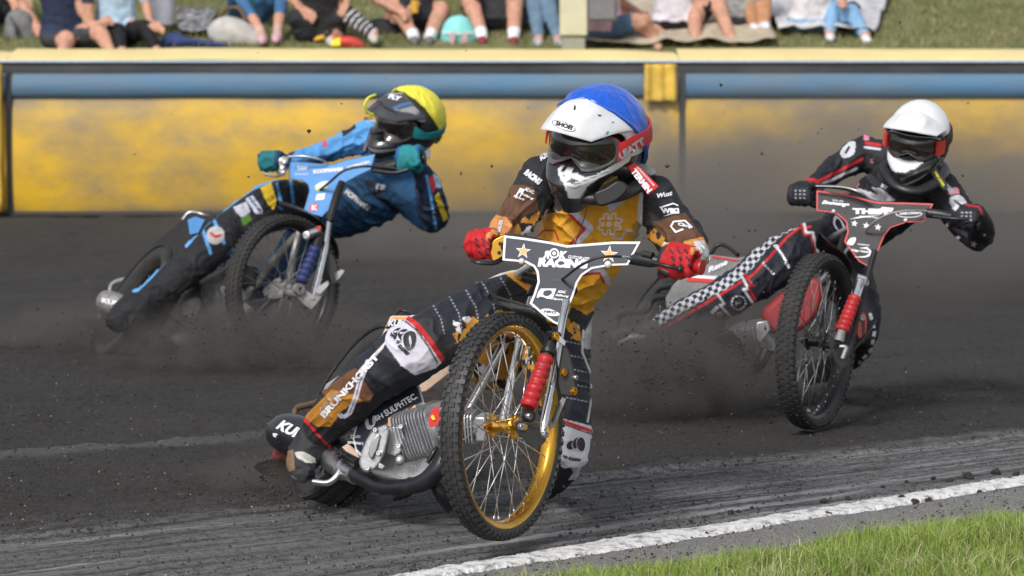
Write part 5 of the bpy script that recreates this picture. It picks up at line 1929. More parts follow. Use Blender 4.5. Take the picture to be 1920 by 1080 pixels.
def paint1(p):
    dr_body = None
    # trousers: dark blue black
    p.poly([(700, 480), (1010, 480), (1060, 560), (1120, 600), (1130, 960), (500, 960), (560, 760), (700, 640)], NAVY)
    p.poly([(1085, 560), (1175, 500), (1130, 640), (1112, 960), (1040, 960), (1045, 600)], NAVY)
    # jersey
    p.poly([(1030, 350), (1215, 350), (1208, 480), (1150, 560), (1100, 590), (1072, 575), (1060, 600), (930, 500), (1010, 430)], GOLD)
    p.poly([(1020, 280), (1040, 345), (1054, 395), (1020, 402), (1005, 420), (880, 420), (980, 260)], BLK)
    p.poly([(1050, 280), (1100, 385), (1080, 400), (1045, 362), (1030, 300)], BLK)
    p.poly([(1090, 330), (1200, 330), (1180, 372), (1120, 385)], BLK)
    # light flank strip down the right outline
    p.line([(1215, 395), (1200, 470), (1172, 540), (1130, 590), (1104, 640)], 15, (.42, .41, .42), front=False)
    p.line([(1196, 430), (1178, 500), (1146, 555), (1112, 600)], 3, (.55, .32, .12))
    # chest stripes
    p.line([(1038, 348), (1062, 370), (1078, 402), (1106, 428), (1074, 462)], 7, LIL)
    p.line([(1046, 356), (1054, 376), (1068, 402), (1096, 430), (1066, 462)], 2.6, REDC)
    p.line([(1040, 346), (1050, 350)], 5, REDC)
    p.line([(1192, 352), (1146, 388)], 7.5, LIL)
    p.line([(1205, 362), (1200, 410), (1206, 418)], 6, WHT)
    p.line([(1211, 372), (1206, 408), (1211, 412)], 2, REDC)
    # hash and house marks on the chest
    for ln in ([(1137, 404), (1134, 436)], [(1151, 404), (1148, 436)], [(1128, 414), (1162, 414)], [(1126, 427), (1160, 427)]):
        p.line(ln, 5.2, WHT)
    for ln in ([(1137, 404), (1134, 436)], [(1151, 404), (1148, 436)], [(1128, 414), (1162, 414)], [(1126, 427), (1160, 427)]):
        p.line(ln, 2.6, GOLD)
    p.line([(1166, 446), (1170, 436), (1180, 432), (1190, 438)], 2, LIL)
    p.line([(1150, 446), (1166, 448)], 2, LIL)
    # seams
    for ln in ([(1022, 346), (1045, 372), (1070, 400)], [(1042, 395), (1075, 440), (1085, 462)], [(1012, 420), (1040, 460)], [(1110, 470), (1150, 470)]):
        p.line(ln, 1.3, (.7, .55, .3), dash=9, mix=.6)
    p.line([(1003, 447), (1020, 432), (1040, 432), (1047, 450)], 1.7, REDC)
    p.line([(1010, 425), (996, 450)], 2, (.5, .5, .5))
    # lower jersey stripes seen beside the plate
    p.line([(1080, 512), (1128, 505), (1142, 530)], 5.5, LIL)
    p.line([(1085, 516), (1124, 512), (1132, 530)], 2.4, REDC)
    # left-image sleeve
    p.poly([(1000, 300), (1035, 350), (1010, 410), (985, 460), (900, 460), (930, 380), (968, 315)], BLK)
    p.poly([(968, 335), (1000, 350), (1012, 400), (990, 430), (905, 440), (940, 375)], BRN)
    p.poly([(950, 300), (1025, 290), (1020, 352), (985, 348), (958, 345)], BLK)
    p.poly([(928, 402), (950, 408), (962, 424), (985, 440), (940, 462), (900, 450)], (.58, .25, .08))
    p.poly([(988, 402), (1012, 396), (1004, 440), (975, 445), (966, 425)], camo)
    # right-image sleeve
    p.poly([(1206, 340), (1262, 345), (1290, 405), (1290, 420), (1228, 428), (1204, 425)], BLK)
    p.poly([(1224, 416), (1285, 398), (1325, 455), (1285, 462), (1262, 462), (1228, 436)], BRN)
    p.poly([(1282, 452), (1318, 444), (1340, 480), (1330, 530), (1270, 530), (1300, 505), (1306, 486), (1280, 462)], (.58, .26, .06))
    p.poly([(1300, 452), (1320, 450), (1333, 478), (1318, 492), (1306, 470)], (.62, .6, .62))
    p.poly([(1278, 508), (1320, 512), (1312, 530), (1280, 530)], camo)
    p.poly([(1204, 424), (1228, 428), (1262, 462), (1248, 466), (1215, 450)], camo)
    # gloves
    near = lambda c, R, col_: p.c.__setitem__(np.linalg.norm(p.co - c, axis=1) < R, col_)
    near(hL, .066, (.50, .012, .02))
    near(hR, .072, (.50, .012, .02))
    for (cx, cy, k) in ((907, 463, 1), (1274, 486, 1.15)):
        for i in range(3):
            for j in range(3):
                x = cx - 15 * k + j * 12 * k + i * 3
                y = cy - 15 * k + i * 12 * k
                p.line([(x, y), (x + 4 * k, y + 5 * k)], 1.9 * k, BLK)
    # shard patterned inner legs
    p.poly([(850, 600), (880, 592), (905, 590), (960, 585), (1010, 600), (1035, 680), (1020, 760), (960, 780), (850, 760), (850, 660)], camo)
    p.poly([(884, 600), (905, 592), (940, 580), (960, 600), (900, 650), (870, 650)], camo)
    p.poly([(1050, 592), (1085, 608), (1092, 640), (1070, 636), (1058, 615)], camo)
    p.poly([(960, 490), (1000, 505), (1000, 545), (968, 520)], camo)
    # thigh: upper outline piping and stretch ribs
    p.poly([(752, 592), (808, 585), (850, 640), (852, 672), (832, 690), (800, 660)], (.012, .012, .014))
    for k in range(9):
        p.line([(770 + 7 * k, 588 + 0 * k), (815 + 5 * k, 640), (842 + 2 * k, 690 - 3 * k)], 1.1, (.03, .03, .035))
    p.line([(985, 500), (900, 524), (850, 545), (810, 568), (770, 592), (735, 625), (722, 645), (680, 690), (640, 735), (585, 785)], 3.0, (.6, .58, .55), front=False)
    for x0 in (805, 838, 870, 902, 935):
        p.line([(x0, 560 - (x0 - 805) * .35), (x0 + 22, 598 - (x0 - 805) * .35), (x0 + 28, 625 - (x0 - 805) * .3)], 1.2, (.5, .5, .55), dash=7, mix=.6)
    # white knee cap
    p.poly([(748, 596), (765, 598), (800, 640), (828, 680), (818, 690), (778, 704), (750, 684), (722, 648), (722, 634), (730, 612)], (.60, .59, .68))
    p.line([(763, 595), (785, 612), (808, 642), (828, 672)], 4.6, REDC)
    p.line([(757, 600), (780, 618), (802, 648), (820, 680)], 1.6, BLK)
    # calf panels
    p.poly([(722, 645), (752, 686), (776, 704), (745, 742), (700, 775), (650, 810), (700, 690)], (.012, .014, .02))
    p.poly([(655, 695), (668, 690), (700, 740), (690, 765), (645, 770), (600, 735)], (.13, .055, .025))
    p.poly([(570, 782), (622, 730), (665, 740), (680, 752), (648, 770), (622, 800), (600, 805)], (.42, .18, .02))
    p.poly([(592, 800), (620, 800), (640, 772), (662, 755), (700, 755), (705, 772), (650, 830), (625, 845)], (.012, .012, .014))
    for dx_ in (0, 6):
        p.line([(634 + dx_, 777), (640 + dx_, 783), (652 + dx_, 775), (664 + dx_, 745), (672 + dx_, 715), (682 + dx_, 690), (688 + dx_, 676)], 2.0, (.6, .6, .7))
    p.line([(570, 785), (590, 812), (612, 835), (626, 843)], 4.2, REDC, front=False)
    # boot
    p.poly([(545, 800), (573, 792), (592, 815), (622, 845), (610, 905), (585, 925), (520, 910), (525, 850)], (.022, .024, .028))
    p.poly([(552, 848), (568, 846), (590, 858), (593, 868), (575, 868), (556, 858)], (.5, .49, .47))
    p.poly([(538, 846), (550, 842), (553, 880), (540, 886), (533, 868)], (.20, .13, .07))
    p.poly([(528, 872), (538, 885), (560, 900), (592, 898), (585, 925), (530, 910)], (.13, .14, .155))
    # right-image leg
    for y0 in (640, 665, 690, 718, 745):
        p.line([(1062, y0), (1110, y0 + 10)], 1.1, (.5, .5, .55), dash=7, mix=.6)
    p.line([(1094, 620), (1092, 660), (1108, 700), (1110, 745), (1102, 790)], 2.0, (.6, .58, .55), front=False)
    p.poly([(1055, 785), (1115, 800), (1112, 900), (1050, 900)], (.62, .61, .68))
    p.line([(1050, 788), (1108, 808)], 3.4, REDC, front=False)
    p.line([(1050, 793), (1108, 814)], 1.4, BLK, front=False)
    p.poly([(980, 868), (1062, 862), (1075, 885), (1040, 940), (960, 940)], (.015, .015, .018), (10.05, 11))


folds1 = [(965, 415, 10.0, 60, 2.4, 26, .005), (1290, 455, 9.9, 55, 1.2, 22, .004), (1050, 430, 10.1, 80, .9, 34, .0045), (1110, 560, 10.2, 70, 1.9, 30, .004),
          (930, 570, 10.1, 110, 2.8, 48, .004), (795, 660, 9.9, 60, 2.3, 40, .002), (720, 720, 10.0, 70, .8, 46, .003), (600, 800, 10.2, 36, 2.3, 16, .003), (1085, 690, 10.1, 70, 1.5, 30, .004), (1190, 440, 10.1, 60, 1.3, 30, .004)]
s1, B1 = body('rider_body', ch1, r1, .0036, BLK, paint1, SUIT, folds1, smooth=9, amp=.0030)
s1.name = 'leathers'


def zone1(pt, A, E):
    deg = np.degrees
    a, e = deg(A), deg(E)
    pt.c[:] = (.74, .75, .78)
    pt.c[(e < -8) & (e > -26 - 0 * a)] = BLK
    low = (np.abs(a) > 35) & (e < -25) & (e < -44 + .0 * np.abs(a))
    pt.c[low] = BLK
    pt.c[(e < -62)] = BLK
    k = (np.abs(a) < 62) & (e < -19) & (e > -30) & (np.abs(a) > 5)
    vent = (np.abs(np.abs(a) - 9) < 3.5) & (e < -30) & (e > -38)
    pt.c[vent] = (.03, .03, .03)


def elow1(U):
    a = np.degrees(np.abs(U))
    return np.radians(np.interp(a, [0, 50, 75, 95, 120, 150, 180], [58, 46, 30, 10, -20, -42, -45]))


def chin1(p):
    f = p.front
    k = (p.y > 296) & (p.x < 1190)
    p.c[k & (p.nor @ FWD < .6)] = BLK
    W_ = (.74, .75, .78)
    p.poly([(1046, 306), (1054, 323), (1063, 319), (1080, 325), (1096, 332), (1114, 329), (1140, 316), (1168, 296), (1176, 282), (1186, 288), (1180, 302), (1149, 323), (1124, 334), (1103, 348), (1086, 372), (1066, 372), (1058, 348), (1046, 325)], W_)
    p.poly([(1060, 330), (1067, 340), (1064, 346), (1059, 336)], BLK)
    p.poly([(1070, 333), (1084, 339), (1074, 345), (1068, 341)], BLK)
    p.line([(1052, 326), (1080, 346), (1104, 336), (1140, 322)], .9, (.1, .1, .11))
    p.line([(1064, 350), (1078, 354), (1090, 348)], .9, (.2, .2, .21))
    p.line([(1134, 344), (1156, 332)], 1.8, (.5, .5, .03))


hs1 = helmet(r1, (1122, 262, 10.0), IM(-.52, -.24, .82), IM(.10, .96, .28), 1.17,
             dict(base=(.74, .75, .78), zone=zone1, frame='frame_clear', strap='strap_red', peak_mat='white_plastic', cover=BLUEC, cover_low=elow1, strap_lift=.017, strap_el=12, foam='print_red', paint=chin1, ge=17.5))
hp, hbv, pbv = hs1[0], hs1[1], hs1[2]
decal([[(1057 + 22 * math.cos(a) , 236 + 22 * math.cos(a) * .32 + 8 * math.sin(a)) for a in np.linspace(0, 2 * math.pi, 28, endpoint=False)]], pbv, M['print_black'], hp, 'maker_oval', lift=.0012)
decal([[(1057 + 20.8 * math.cos(a) , 236 + 20.8 * math.cos(a) * .32 + 7 * math.sin(a)) for a in np.linspace(0, 2 * math.pi, 28, endpoint=False)]], pbv, M['white_plastic'], hp, 'maker_oval', lift=.0020)
text('SHOEI', (1041, 234), (1072, 244), 8.5, pbv, M['print_black'], hp, bold=.05, arc=0, lift=.002)
for q in ([(1077, 196), (1080, 200), (1079, 206), (1075, 206)], [(1120, 214), (1129, 216), (1124, 219)]):
    decal([q], pbv, M['print_black'], hp, 'peak_vent', lift=.001)
decal([[(1148, 228), (1153, 228), (1140, 252), (1135, 252)]], pbv, M['blue_plate'], hp, 'peak_stripe', lift=.001)
STR = [bvh_of(q) for q in hs1[3]]
text('LEATT', (1164, 301), (1213, 268), 14, STR[1], M['print_silver'], hp, name='strap_lettering', bold=.07, shear=.15, lift=.004)
#text('LEATT', (1164, 301), (1213, 268), 14, STR[1], M['print_silver'], hp, name='strap_lettering', bold=.07, shear=.15, lift=.004)
# neck brace, brace straps
nb = MB()
nb.tube(path([(1052, 346, 9.98), (1080, 366, 9.92), (1120, 372, 9.9), (1165, 364, 9.93), (1200, 345, 10.05), (1210, 325, 10.2), (1150, 310, 10.3), (1080, 315, 10.25), (1045, 335, 10.1)]), .021, n=14, smooth=4, closed=True, rb=1.2)
nb.build('neck_brace', M['black_plastic'], r1)
slab(smooth_poly([(1114, 362), (1135, 352), (1160, 338), (1178, 352), (1160, 374), (1132, 386), (1118, 382)], 3), 9.86, .03).build('brace_pad', M['black_plastic'], r1, bevel=.006)
slab([(1175, 312), (1205, 306), (1228, 318), (1232, 326), (1220, 330), (1205, 322)], 10.02, .02).build('brace_fin', M['grey_plastic'], r1, bevel=.003)
TM = plane(9.92, .02, -.03, 1200, 330)
tp_ = slab([(1176, 312), (1190, 305), (1212, 325), (1236, 350), (1215, 366), (1200, 345)], TM, .012).build('shoulder_strap', M['red_cloth'], r1, bevel=.003)
text('TERMIN', (1182, 322), (1214, 363), 12, lambda x, y: TM(x, y) - .001, M['print_white'], tp_, bold=.06, lift=.002)
text('AUTOSCHUTZTECHNIK', (1193, 314), (1226, 350), 3.6, lambda x, y: TM(x, y) - .001, M['print_white'], tp_, bold=.02, lift=.002)
tp2 = slab([(1035, 282), (1050, 278), (1050, 292), (1036, 306), (1033, 300)], 10.08, .012).build('shoulder_strap', M['print_white'], r1)
text('RS', (1037, 296), (1048, 285), 8, 10.078, M['print_red'], tp2, bold=.06, lift=.002)
# lettering on the suit
text('RACING', (981, 326), (1010, 348), 13, B1, M['print_white'], s1, bold=.08, shear=.2, lift=.004)
text('ADAC', (983, 357), (1000, 364), 7, B1, M['print_white'], s1, bold=.05, lift=.004)
text('Stiftung', (976, 366), (999, 376), 6, B1, M['print_white'], s1, bold=.05, shear=.2, lift=.004)
text('Sport', (962, 370), (982, 378), 6, B1, M['print_white'], s1, bold=.05, shear=.2, lift=.004)
text('Rk', (1014, 302), (1030, 292), 10, B1, M['print_white'], s1, bold=.05, shear=.3, lift=.004)
decal([[(966, 368), (975, 352), (984, 355), (980, 362), (974, 372)]], B1, M['print_white'], s1, 'club_mark', lift=.004)
text('BAUER', (938, 436), (944, 412), 7, B1, M['print_white'], s1, bold=.04, lift=.004)
text('WIKI', (1238, 400), (1274, 400), 10, B1, M['print_white'], s1, bold=.08, shear=-.1, lift=.004)
decal([[(1236, 388), (1262, 380), (1272, 384), (1272, 387), (1262, 383), (1238, 391)], [(1243, 406), (1262, 398), (1275, 400), (1262, 401)]], B1, M['print_white'], s1, 'stripe', lift=.004)
text('Wust', (1233, 372), (1262, 366), 9, B1, M['print_white'], s1, bold=.05, shear=.3, lift=.004)
text('Cimp', (1270, 424), (1298, 430), 8, B1, M['print_white'], s1, bold=.06, lift=.004)
decal([[(1256, 424), (1262, 414), (1285, 412), (1298, 424), (1296, 426), (1283, 415), (1264, 417), (1260, 425), (1268, 433), (1280, 428), (1282, 431), (1266, 437)]], B1, M['print_white'], s1, 'house_mark', lift=.004)
text('BRUNKHORST', (609, 785), (712, 670), 13, B1, M['print_white'], s1, bold=.05, lift=.004)
text('Autohaus', (602, 771), (634, 736), 7, B1, M['print_silver'], s1, bold=.01, lift=.004)
for q in (
    [(756, 635), (758, 627), (766, 621), (776, 622), (780, 631), (778, 643), (774, 652), (764, 655), (758, 648)],
    [(746, 627), (749, 621), (756, 617), (764, 618), (756, 624), (752, 631), (753, 638), (748, 634)],
    [(737, 623), (740, 618), (746, 615), (751, 615), (745, 621), (744, 630), (740, 628)],
    [(1082, 832), (1084, 824), (1090, 820), (1096, 826), (1097, 838), (1092, 846), (1085, 842)],
    [(1074, 832), (1077, 824), (1084, 820), (1080, 828), (1081, 840), (1076, 840)],
    [(1062, 836), (1066, 829), (1074, 826), (1071, 834), (1073, 842), (1065, 842)]):
    decal([smooth_poly(q)], B1, M['print_black'], s1, 'cloud_mark', lift=.004)
text('we', (729, 628), (740, 637), 7, B1, M['print_black'], s1, bold=.04, lift=.004)
text('4', (741, 639), (744, 645), 9, B1, M['print_black'], s1, bold=.04, lift=.004)
text('now', (745, 650), (763, 668), 8, B1, M['print_black'], s1, bold=.06, lift=.004)
text('we', (1054, 857), (1062, 861), 6, B1, M['print_black'], s1, bold=.04, lift=.004)
text('4', (1064, 862), (1069, 864), 8, B1, M['print_black'], s1, bold=.04, lift=.004)
text('now', (1071, 864), (1089, 866), 6, B1, M['print_black'], s1, bold=.05, lift=.004)
text('Rest', (1310, 466), (1326, 490), 10, B1, M['print_white'], s1, bold=.05, lift=.004)

# ---------------------------------------------------------------- rider two (right)
r2 = empty('person', P(1560, 480, 13.1), 'rider in black leathers with plain white helmet and checkered leg, on the right', 'person', 'speedway riders racing')
h3L, h3R = P(1506, 368, 12.65), P(1810, 413, 12.35)
g1 = hand(h3L, P(1530, 370, 12.62) - P(1482, 372, 12.68), P(1524, 350, 12.78), 1.05)
g2 = hand(h3R, P(1786, 406, 12.37) - P(1834, 422, 12.33), P(1828, 400, 12.5), 1.05)
ch2 = [
    [(1568, 452, 13.12, 46), (1600, 425, 13.05, 56), (1650, 390, 12.95, 62), (1700, 345, 12.87, 62, .75), (1712, 320, 12.85, 40)],
    [(1626, 290, 12.95, 32), (1670, 305, 12.9, 38), (1720, 325, 12.86, 38), (1770, 362, 12.82, 34)],
    [(1700, 340, 12.85, 34), (1712, 280, 12.75, 32)],
    [(1628, 286, 12.95, 32), (1598, 298, 12.92, 29), (1565, 318, 12.88, 25), (1542, 334, 12.8, 19), (1526, 346, 12.73, 15)],
    [(1768, 362, 12.82, 34), (1800, 405, 12.8, 31), (1834, 442, 12.75, 29), (1840, 425, 12.62, 24), (1832, 402, 12.52, 17), (1824, 400, 12.46, 14)],
    [(1560, 455, 13.1, 50), (1510, 468, 13.0, 47), (1455, 495, 12.92, 46), (1398, 535, 12.88, 40)],
    [(1400, 533, 12.88, 40), (1350, 563, 12.95, 37), (1290, 590, 13.05, 32), (1235, 612, 13.15, 20)],
    [(1236, 612, 13.15, 20), (1210, 630, 13.15, 22), (1185, 645, 13.12, 17), (1165, 650, 13.1, 13)],
    [(1575, 460, 13.15, 46), (1590, 520, 12.95, 46), (1612, 580, 12.75, 38), (1618, 625, 12.72, 30)],
    [(1618, 625, 12.72, 29), (1600, 660, 12.9, 26), (1560, 690, 13.1, 22), (1520, 700, 13.25, 20)],
] + g1 + g2


def paint2(p):
    p.poly([(1180, 560), (1530, 440), (1560, 520), (1300, 640), (1180, 660)], (.011, .015, .026))
    # checkered stripe and red line down the near leg
    top = [(1490, 420), (1462, 432), (1430, 462), (1402, 498), (1360, 532), (1300, 562), (1245, 594), (1205, 622)]
    p.line(top, 10, (.50, .51, .57), check=8.0, front=False)
    p.line([(1520, 425), (1498, 428), (1478, 442), (1440, 485), (1412, 515), (1345, 556), (1300, 582), (1240, 618)], 2.4, REDC)
    # lightning flashes
    p.line([(1502, 400), (1512, 436), (1524, 436), (1534, 475)], 2.4, (.65, .66, .72))
    p.line([(1498, 404), (1508, 440), (1520, 440), (1530, 478)], 1.9, REDC)
    p.line([(1392, 520), (1404, 542), (1394, 542), (1415, 574)], 2.2, (.65, .66, .72))
    p.line([(1397, 514), (1412, 536), (1403, 538), (1420, 570)], 1.9, REDC)
    p.line([(1346, 552), (1358, 570), (1350, 572), (1372, 596)], 2.0, (.5, .5, .56))
    # round badge on the knee
    d = np.hypot(p.x - 1385, p.y - 568)
    k = p.front & (np.abs(d - 13) < 1.6) & ((np.arctan2(p.y - 568, p.x - 1385) * 6 / math.pi) % 1 < .7)
    p.c[k] = (.5, .5, .55)
    # jersey
    p.line([(1530, 342), (1570, 322), (1600, 307), (1616, 298)], 2.8, REDC)
    p.line([(1536, 348), (1575, 330), (1606, 316)], 2.6, (.6, .6, .66))
    p.line([(1500, 345), (1512, 335), (1528, 338)], 3, REDC, front=False)
    p.line([(1608, 345), (1595, 355), (1585, 366)], 3.4, (.6, .18, .22))
    p.poly([(1606, 352), (1650, 366), (1664, 378), (1640, 376), (1612, 360)], (.55, .56, .62))
    p.poly([(1632, 350), (1650, 352), (1680, 376), (1662, 378)], (.5, .5, .56))
    p.poly([(1632, 300), (1640, 306), (1632, 304), (1640, 296)], (.6, .2, .22))
    p.line([(1625, 268), (1650, 272)], 3, REDC)
    p.line([(1622, 276), (1650, 280)], 2.2, (.6, .6, .65))
    p.line([(1690, 460), (1720, 440), (1740, 430)], 2, (.2, .01, .02))
    p.poly([(1576, 284), (1592, 266), (1604, 268), (1600, 290), (1582, 296)], (.55, .56, .62), smooth=True)
    p.line([(1586, 286), (1592, 276)], 2.4, BLK)
    p.poly([(1618, 252), (1632, 247), (1630, 262), (1620, 264)], (.6, .2, .3))
    p.poly([(1780, 372), (1800, 366), (1812, 382), (1790, 394)], (.55, .56, .62), smooth=True)
    p.line([(1790, 376), (1803, 386)], 2, BLK)
    p.poly([(1776, 352), (1796, 352), (1800, 362), (1780, 366)], (.6, .25, .3))
    for q in ((1826, 458, 7), (1808, 470, 5), (1775, 424, 6), (1835, 428, 3), (1846, 440, 3), (1796, 446, 6)):
        p.poly(star(*q, .3), (.55, .53, .6))
    p.line([(1742, 300), (1766, 340), (1784, 358)], 4, (.5, .5, .55))
    near = lambda c, R, col_: p.c.__setitem__(np.linalg.norm(p.co - c, axis=1) < R, col_)
    near(h3L, .064, (.012, .013, .02))
    near(h3R, .064, (.012, .013, .02))
    p.line([(1812, 384), (1836, 388), (1842, 402)], 1.9, REDC, front=False)
    for (cx, cy) in ((1500, 365), (1812, 406)):
        for i in range(3):
            for j in range(3):
                p.line([(cx - 9 + j * 8, cy - 8 + i * 7), (cx - 7 + j * 8, cy - 7 + i * 7)], 1.2, (.4, .42, .5))
    # far leg: white dashes
    p.line([(1632, 590), (1640, 620), (1634, 655), (1612, 680)], 3.0, (.6, .6, .66), dash=16, front=False)
    p.poly([(1150, 600), (1235, 600), (1235, 670), (1150, 670)], (.05, .05, .052))
    p.line([(1160, 640), (1180, 630), (1205, 632)], 4, (.5, .5, .5))


folds2 = [(1560, 318, 12.85, 45, 2.5, 20, .004), (1835, 440, 12.7, 40, 1.0, 18, .004), (1660, 380, 12.9, 70, .8, 30, .004), (1470, 490, 12.9, 80, 2.7, 34, .004), (1400, 540, 12.8, 50, 2.4, 24, .004), (1310, 585, 13, 50, 2.6, 26, .003)]
s2, B2 = body('leathers', ch2, r2, .0046, (.013, .014, .019), paint2, SUIT, folds2, smooth=6, amp=.0030)


def zone2(pt, A, E):
    a, e = np.degrees(A), np.degrees(E)
    pt.c[:] = (.015, .014, .016)
    pt.c[(e > 24)] = (.76, .77, .8)
    pt.c[(np.abs(a) > 60) & (e > 18)] = (.76, .77, .8)
    pt.c[(np.abs(a) > 70) & (e > 5) & (e < 18)] = (.05, .008, .012)
    pt.c[(np.abs(a) < 34) & (e < -17) & (e > -38)] = (.72, .73, .75)
    pt.c[(np.abs(a) > 34) & (np.abs(a) < 60) & (e < -17) & (e > -26)] = (.72, .73, .75)
    pt.c[(np.abs(a) < 60) & (e < -60) & (e > -66)] = (.4, .4, .42)


def chin2(p):
    k = (p.y > 282) & (p.nor @ FWD < .6) & (p.x < 1760)
    p.c[k] = (.014, .014, .015)
    W_ = (.72, .73, .76)
    p.poly([(1654, 274), (1667, 286), (1681, 298), (1707, 305), (1734, 302), (1719, 315), (1697, 323), (1679, 323), (1671, 319), (1664, 310)], W_)
    p.line([(1656, 285), (1664, 312), (1674, 348), (1700, 346), (1726, 334), (1752, 316), (1768, 296)], 1.5, (.45, .45, .47))
    for i in range(14):
        p.line([(1690 + i * 5, 338 - i * 2.2), (1691 + i * 5, 334 - i * 2.2)], .8, (.3, .3, .32))


hs2 = helmet(r2, (1722, 257, 12.72), IM(-.36, -.36, .86), IM(.03, .90, .42), 1.05,
             dict(base=(.76, .77, .8), zone=zone2, paint=chin2, frame='black_plastic', strap='wine_strap', peak_mat='white_plastic', strap_lift=.008, ridge=1.4, foam='print_white', fk=.86, strap_el=8, peak=dict(len=.205, w=.104, z=.098), outr=True, ge=16))
ST2 = [bvh_of(q) for q in hs2[3]]
text('SCOTT', (1753, 282), (1779, 248), 9, hs2[1], M['print_silver'], hs2[0], name='strap_lettering', bold=.06, shear=.2, lift=.012)
text('S', (1658, 266), (1664, 262), 10, hs2[1], M['print_silver'], hs2[0], name='goggle_mark', bold=.08, lift=.022)
text('S', (1728, 290), (1736, 290), 12, hs2[1], M['print_silver'], hs2[0], name='goggle_mark', bold=.08, lift=.022)
MB().tube(path([(1655, 315, 12.72), (1680, 348, 12.62), (1720, 358, 12.6), (1755, 340, 12.68), (1772, 315, 12.85), (1730, 290, 12.98), (1675, 290, 12.92)]), .016, n=12, smooth=4, closed=True, rb=1.3).build('neck_brace', M['black_plastic'], r2)
slab([(1756, 308), (1766, 306), (1777, 320), (1774, 330), (1764, 326)], 12.85, .02).build('brace_fin', M['white_plastic'], r2, bevel=.003)
T2 = plane(12.66, .02, -.03, 1760, 335)
bs2 = slab([(1744, 322), (1756, 316), (1772, 336), (1778, 352), (1770, 358), (1758, 345)], T2, .01).build('shoulder_strap', M['black_plastic'], r2, bevel=.002)
text('TEAM LUDERS', (1750, 322), (1768, 350), 5, lambda x, y: T2(x, y) - .001, M['print_yellow'], bs2, bold=.04, lift=.002)
text('Emmenga', (1447, 461), (1476, 506), 9, B2, M['print_white'], s2, bold=.05, shear=.3, lift=.004, arc=3)
text('bau', (1428, 494), (1450, 516), 6, B2, M['print_silver'], s2, bold=.02, lift=.004)
text('AD', (1380, 573), (1392, 566), 8, B2, M['print_silver'], s2, bold=.02, lift=.004)
text('1', (1331, 585), (1336, 590), 18, B2, M['print_silver'], s2, bold=.02, lift=.004)
text('th', (1342, 592), (1352, 597), 12, B2, M['print_silver'], s2, bold=.02, lift=.004)
text('THIST', (1640, 344), (1662, 356), 7, B2, M['print_white'], s2, bold=.05, lift=.004)
decal([smooth_poly([(1565, 404), (1574, 408), (1584, 424), (1582, 440), (1572, 434), (1562, 420)], 2)], B2, M['print_white'], s2, 'sponsor_mark', lift=.004)
decal([smooth_poly([(1569, 410), (1575, 414), (1580, 426), (1578, 434), (1571, 428), (1566, 419)], 2)], B2, M['print_black'], s2, 'sponsor_mark', lift=.006)
slab([(1622, 328), (1634, 326), (1654, 342), (1650, 352), (1640, 352), (1624, 338)], 12.74, .015).build('chest_buckle', M['black_plastic'], r2, bevel=.003)

# ---------------------------------------------------------------- rider three (left)
r3 = empty('person', P(600, 420, 15.6), 'rider in light blue leathers with yellow helmet cover and teal gloves, on the left', 'person', 'speedway riders racing')
h5L, h5R = P(508, 306, 15.25), P(771, 300, 14.98)
k1 = hand(h5L, P(530, 306, 15.27) - P(494, 305, 15.3), P(535, 300, 15.4), 1.1)
k2 = hand(h5R, P(748, 302, 15.02) - P(795, 297, 14.98), P(790, 322, 15.1), 1.25)
ch3 = [
    [(585, 400, 15.75, 44), (625, 392, 15.7, 56), (668, 372, 15.62, 64), (715, 345, 15.5, 64, .75), (738, 315, 15.45, 50), (745, 290, 15.42, 30)],
    [(692, 262, 15.6, 30), (725, 290, 15.52, 38), (750, 340, 15.42, 38)],
    [(738, 290, 15.42, 28), (758, 240, 15.35, 26)],
    [(692, 256, 15.6, 32), (655, 268, 15.6, 25), (610, 285, 15.55, 20), (570, 296, 15.48, 16), (536, 303, 15.38, 12)],
    [(748, 345, 15.42, 38), (785, 385, 15.35, 33), (812, 408, 15.28, 28), (814, 385, 15.18, 25), (802, 345, 15.1, 21), (792, 322, 15.05, 17)],
    [(575, 390, 15.7, 46), (520, 385, 15.5, 46), (470, 410, 15.3, 42), (420, 445, 15.2, 36)],
    [(422, 443, 15.15, 36), (385, 475, 15.1, 35), (330, 520, 15.05, 33), (272, 564, 15.03, 25)],
    [(274, 562, 15.03, 26), (252, 580, 15.0, 31), (234, 594, 14.98, 30), (222, 602, 14.95, 24)],
    [(590, 410, 15.8, 44), (565, 470, 15.75, 42), (520, 520, 15.65, 34), (480, 560, 15.6, 28)],
    [(480, 560, 15.6, 26), (440, 600, 15.75, 23), (400, 635, 15.85, 20)],
] + k1 + k2


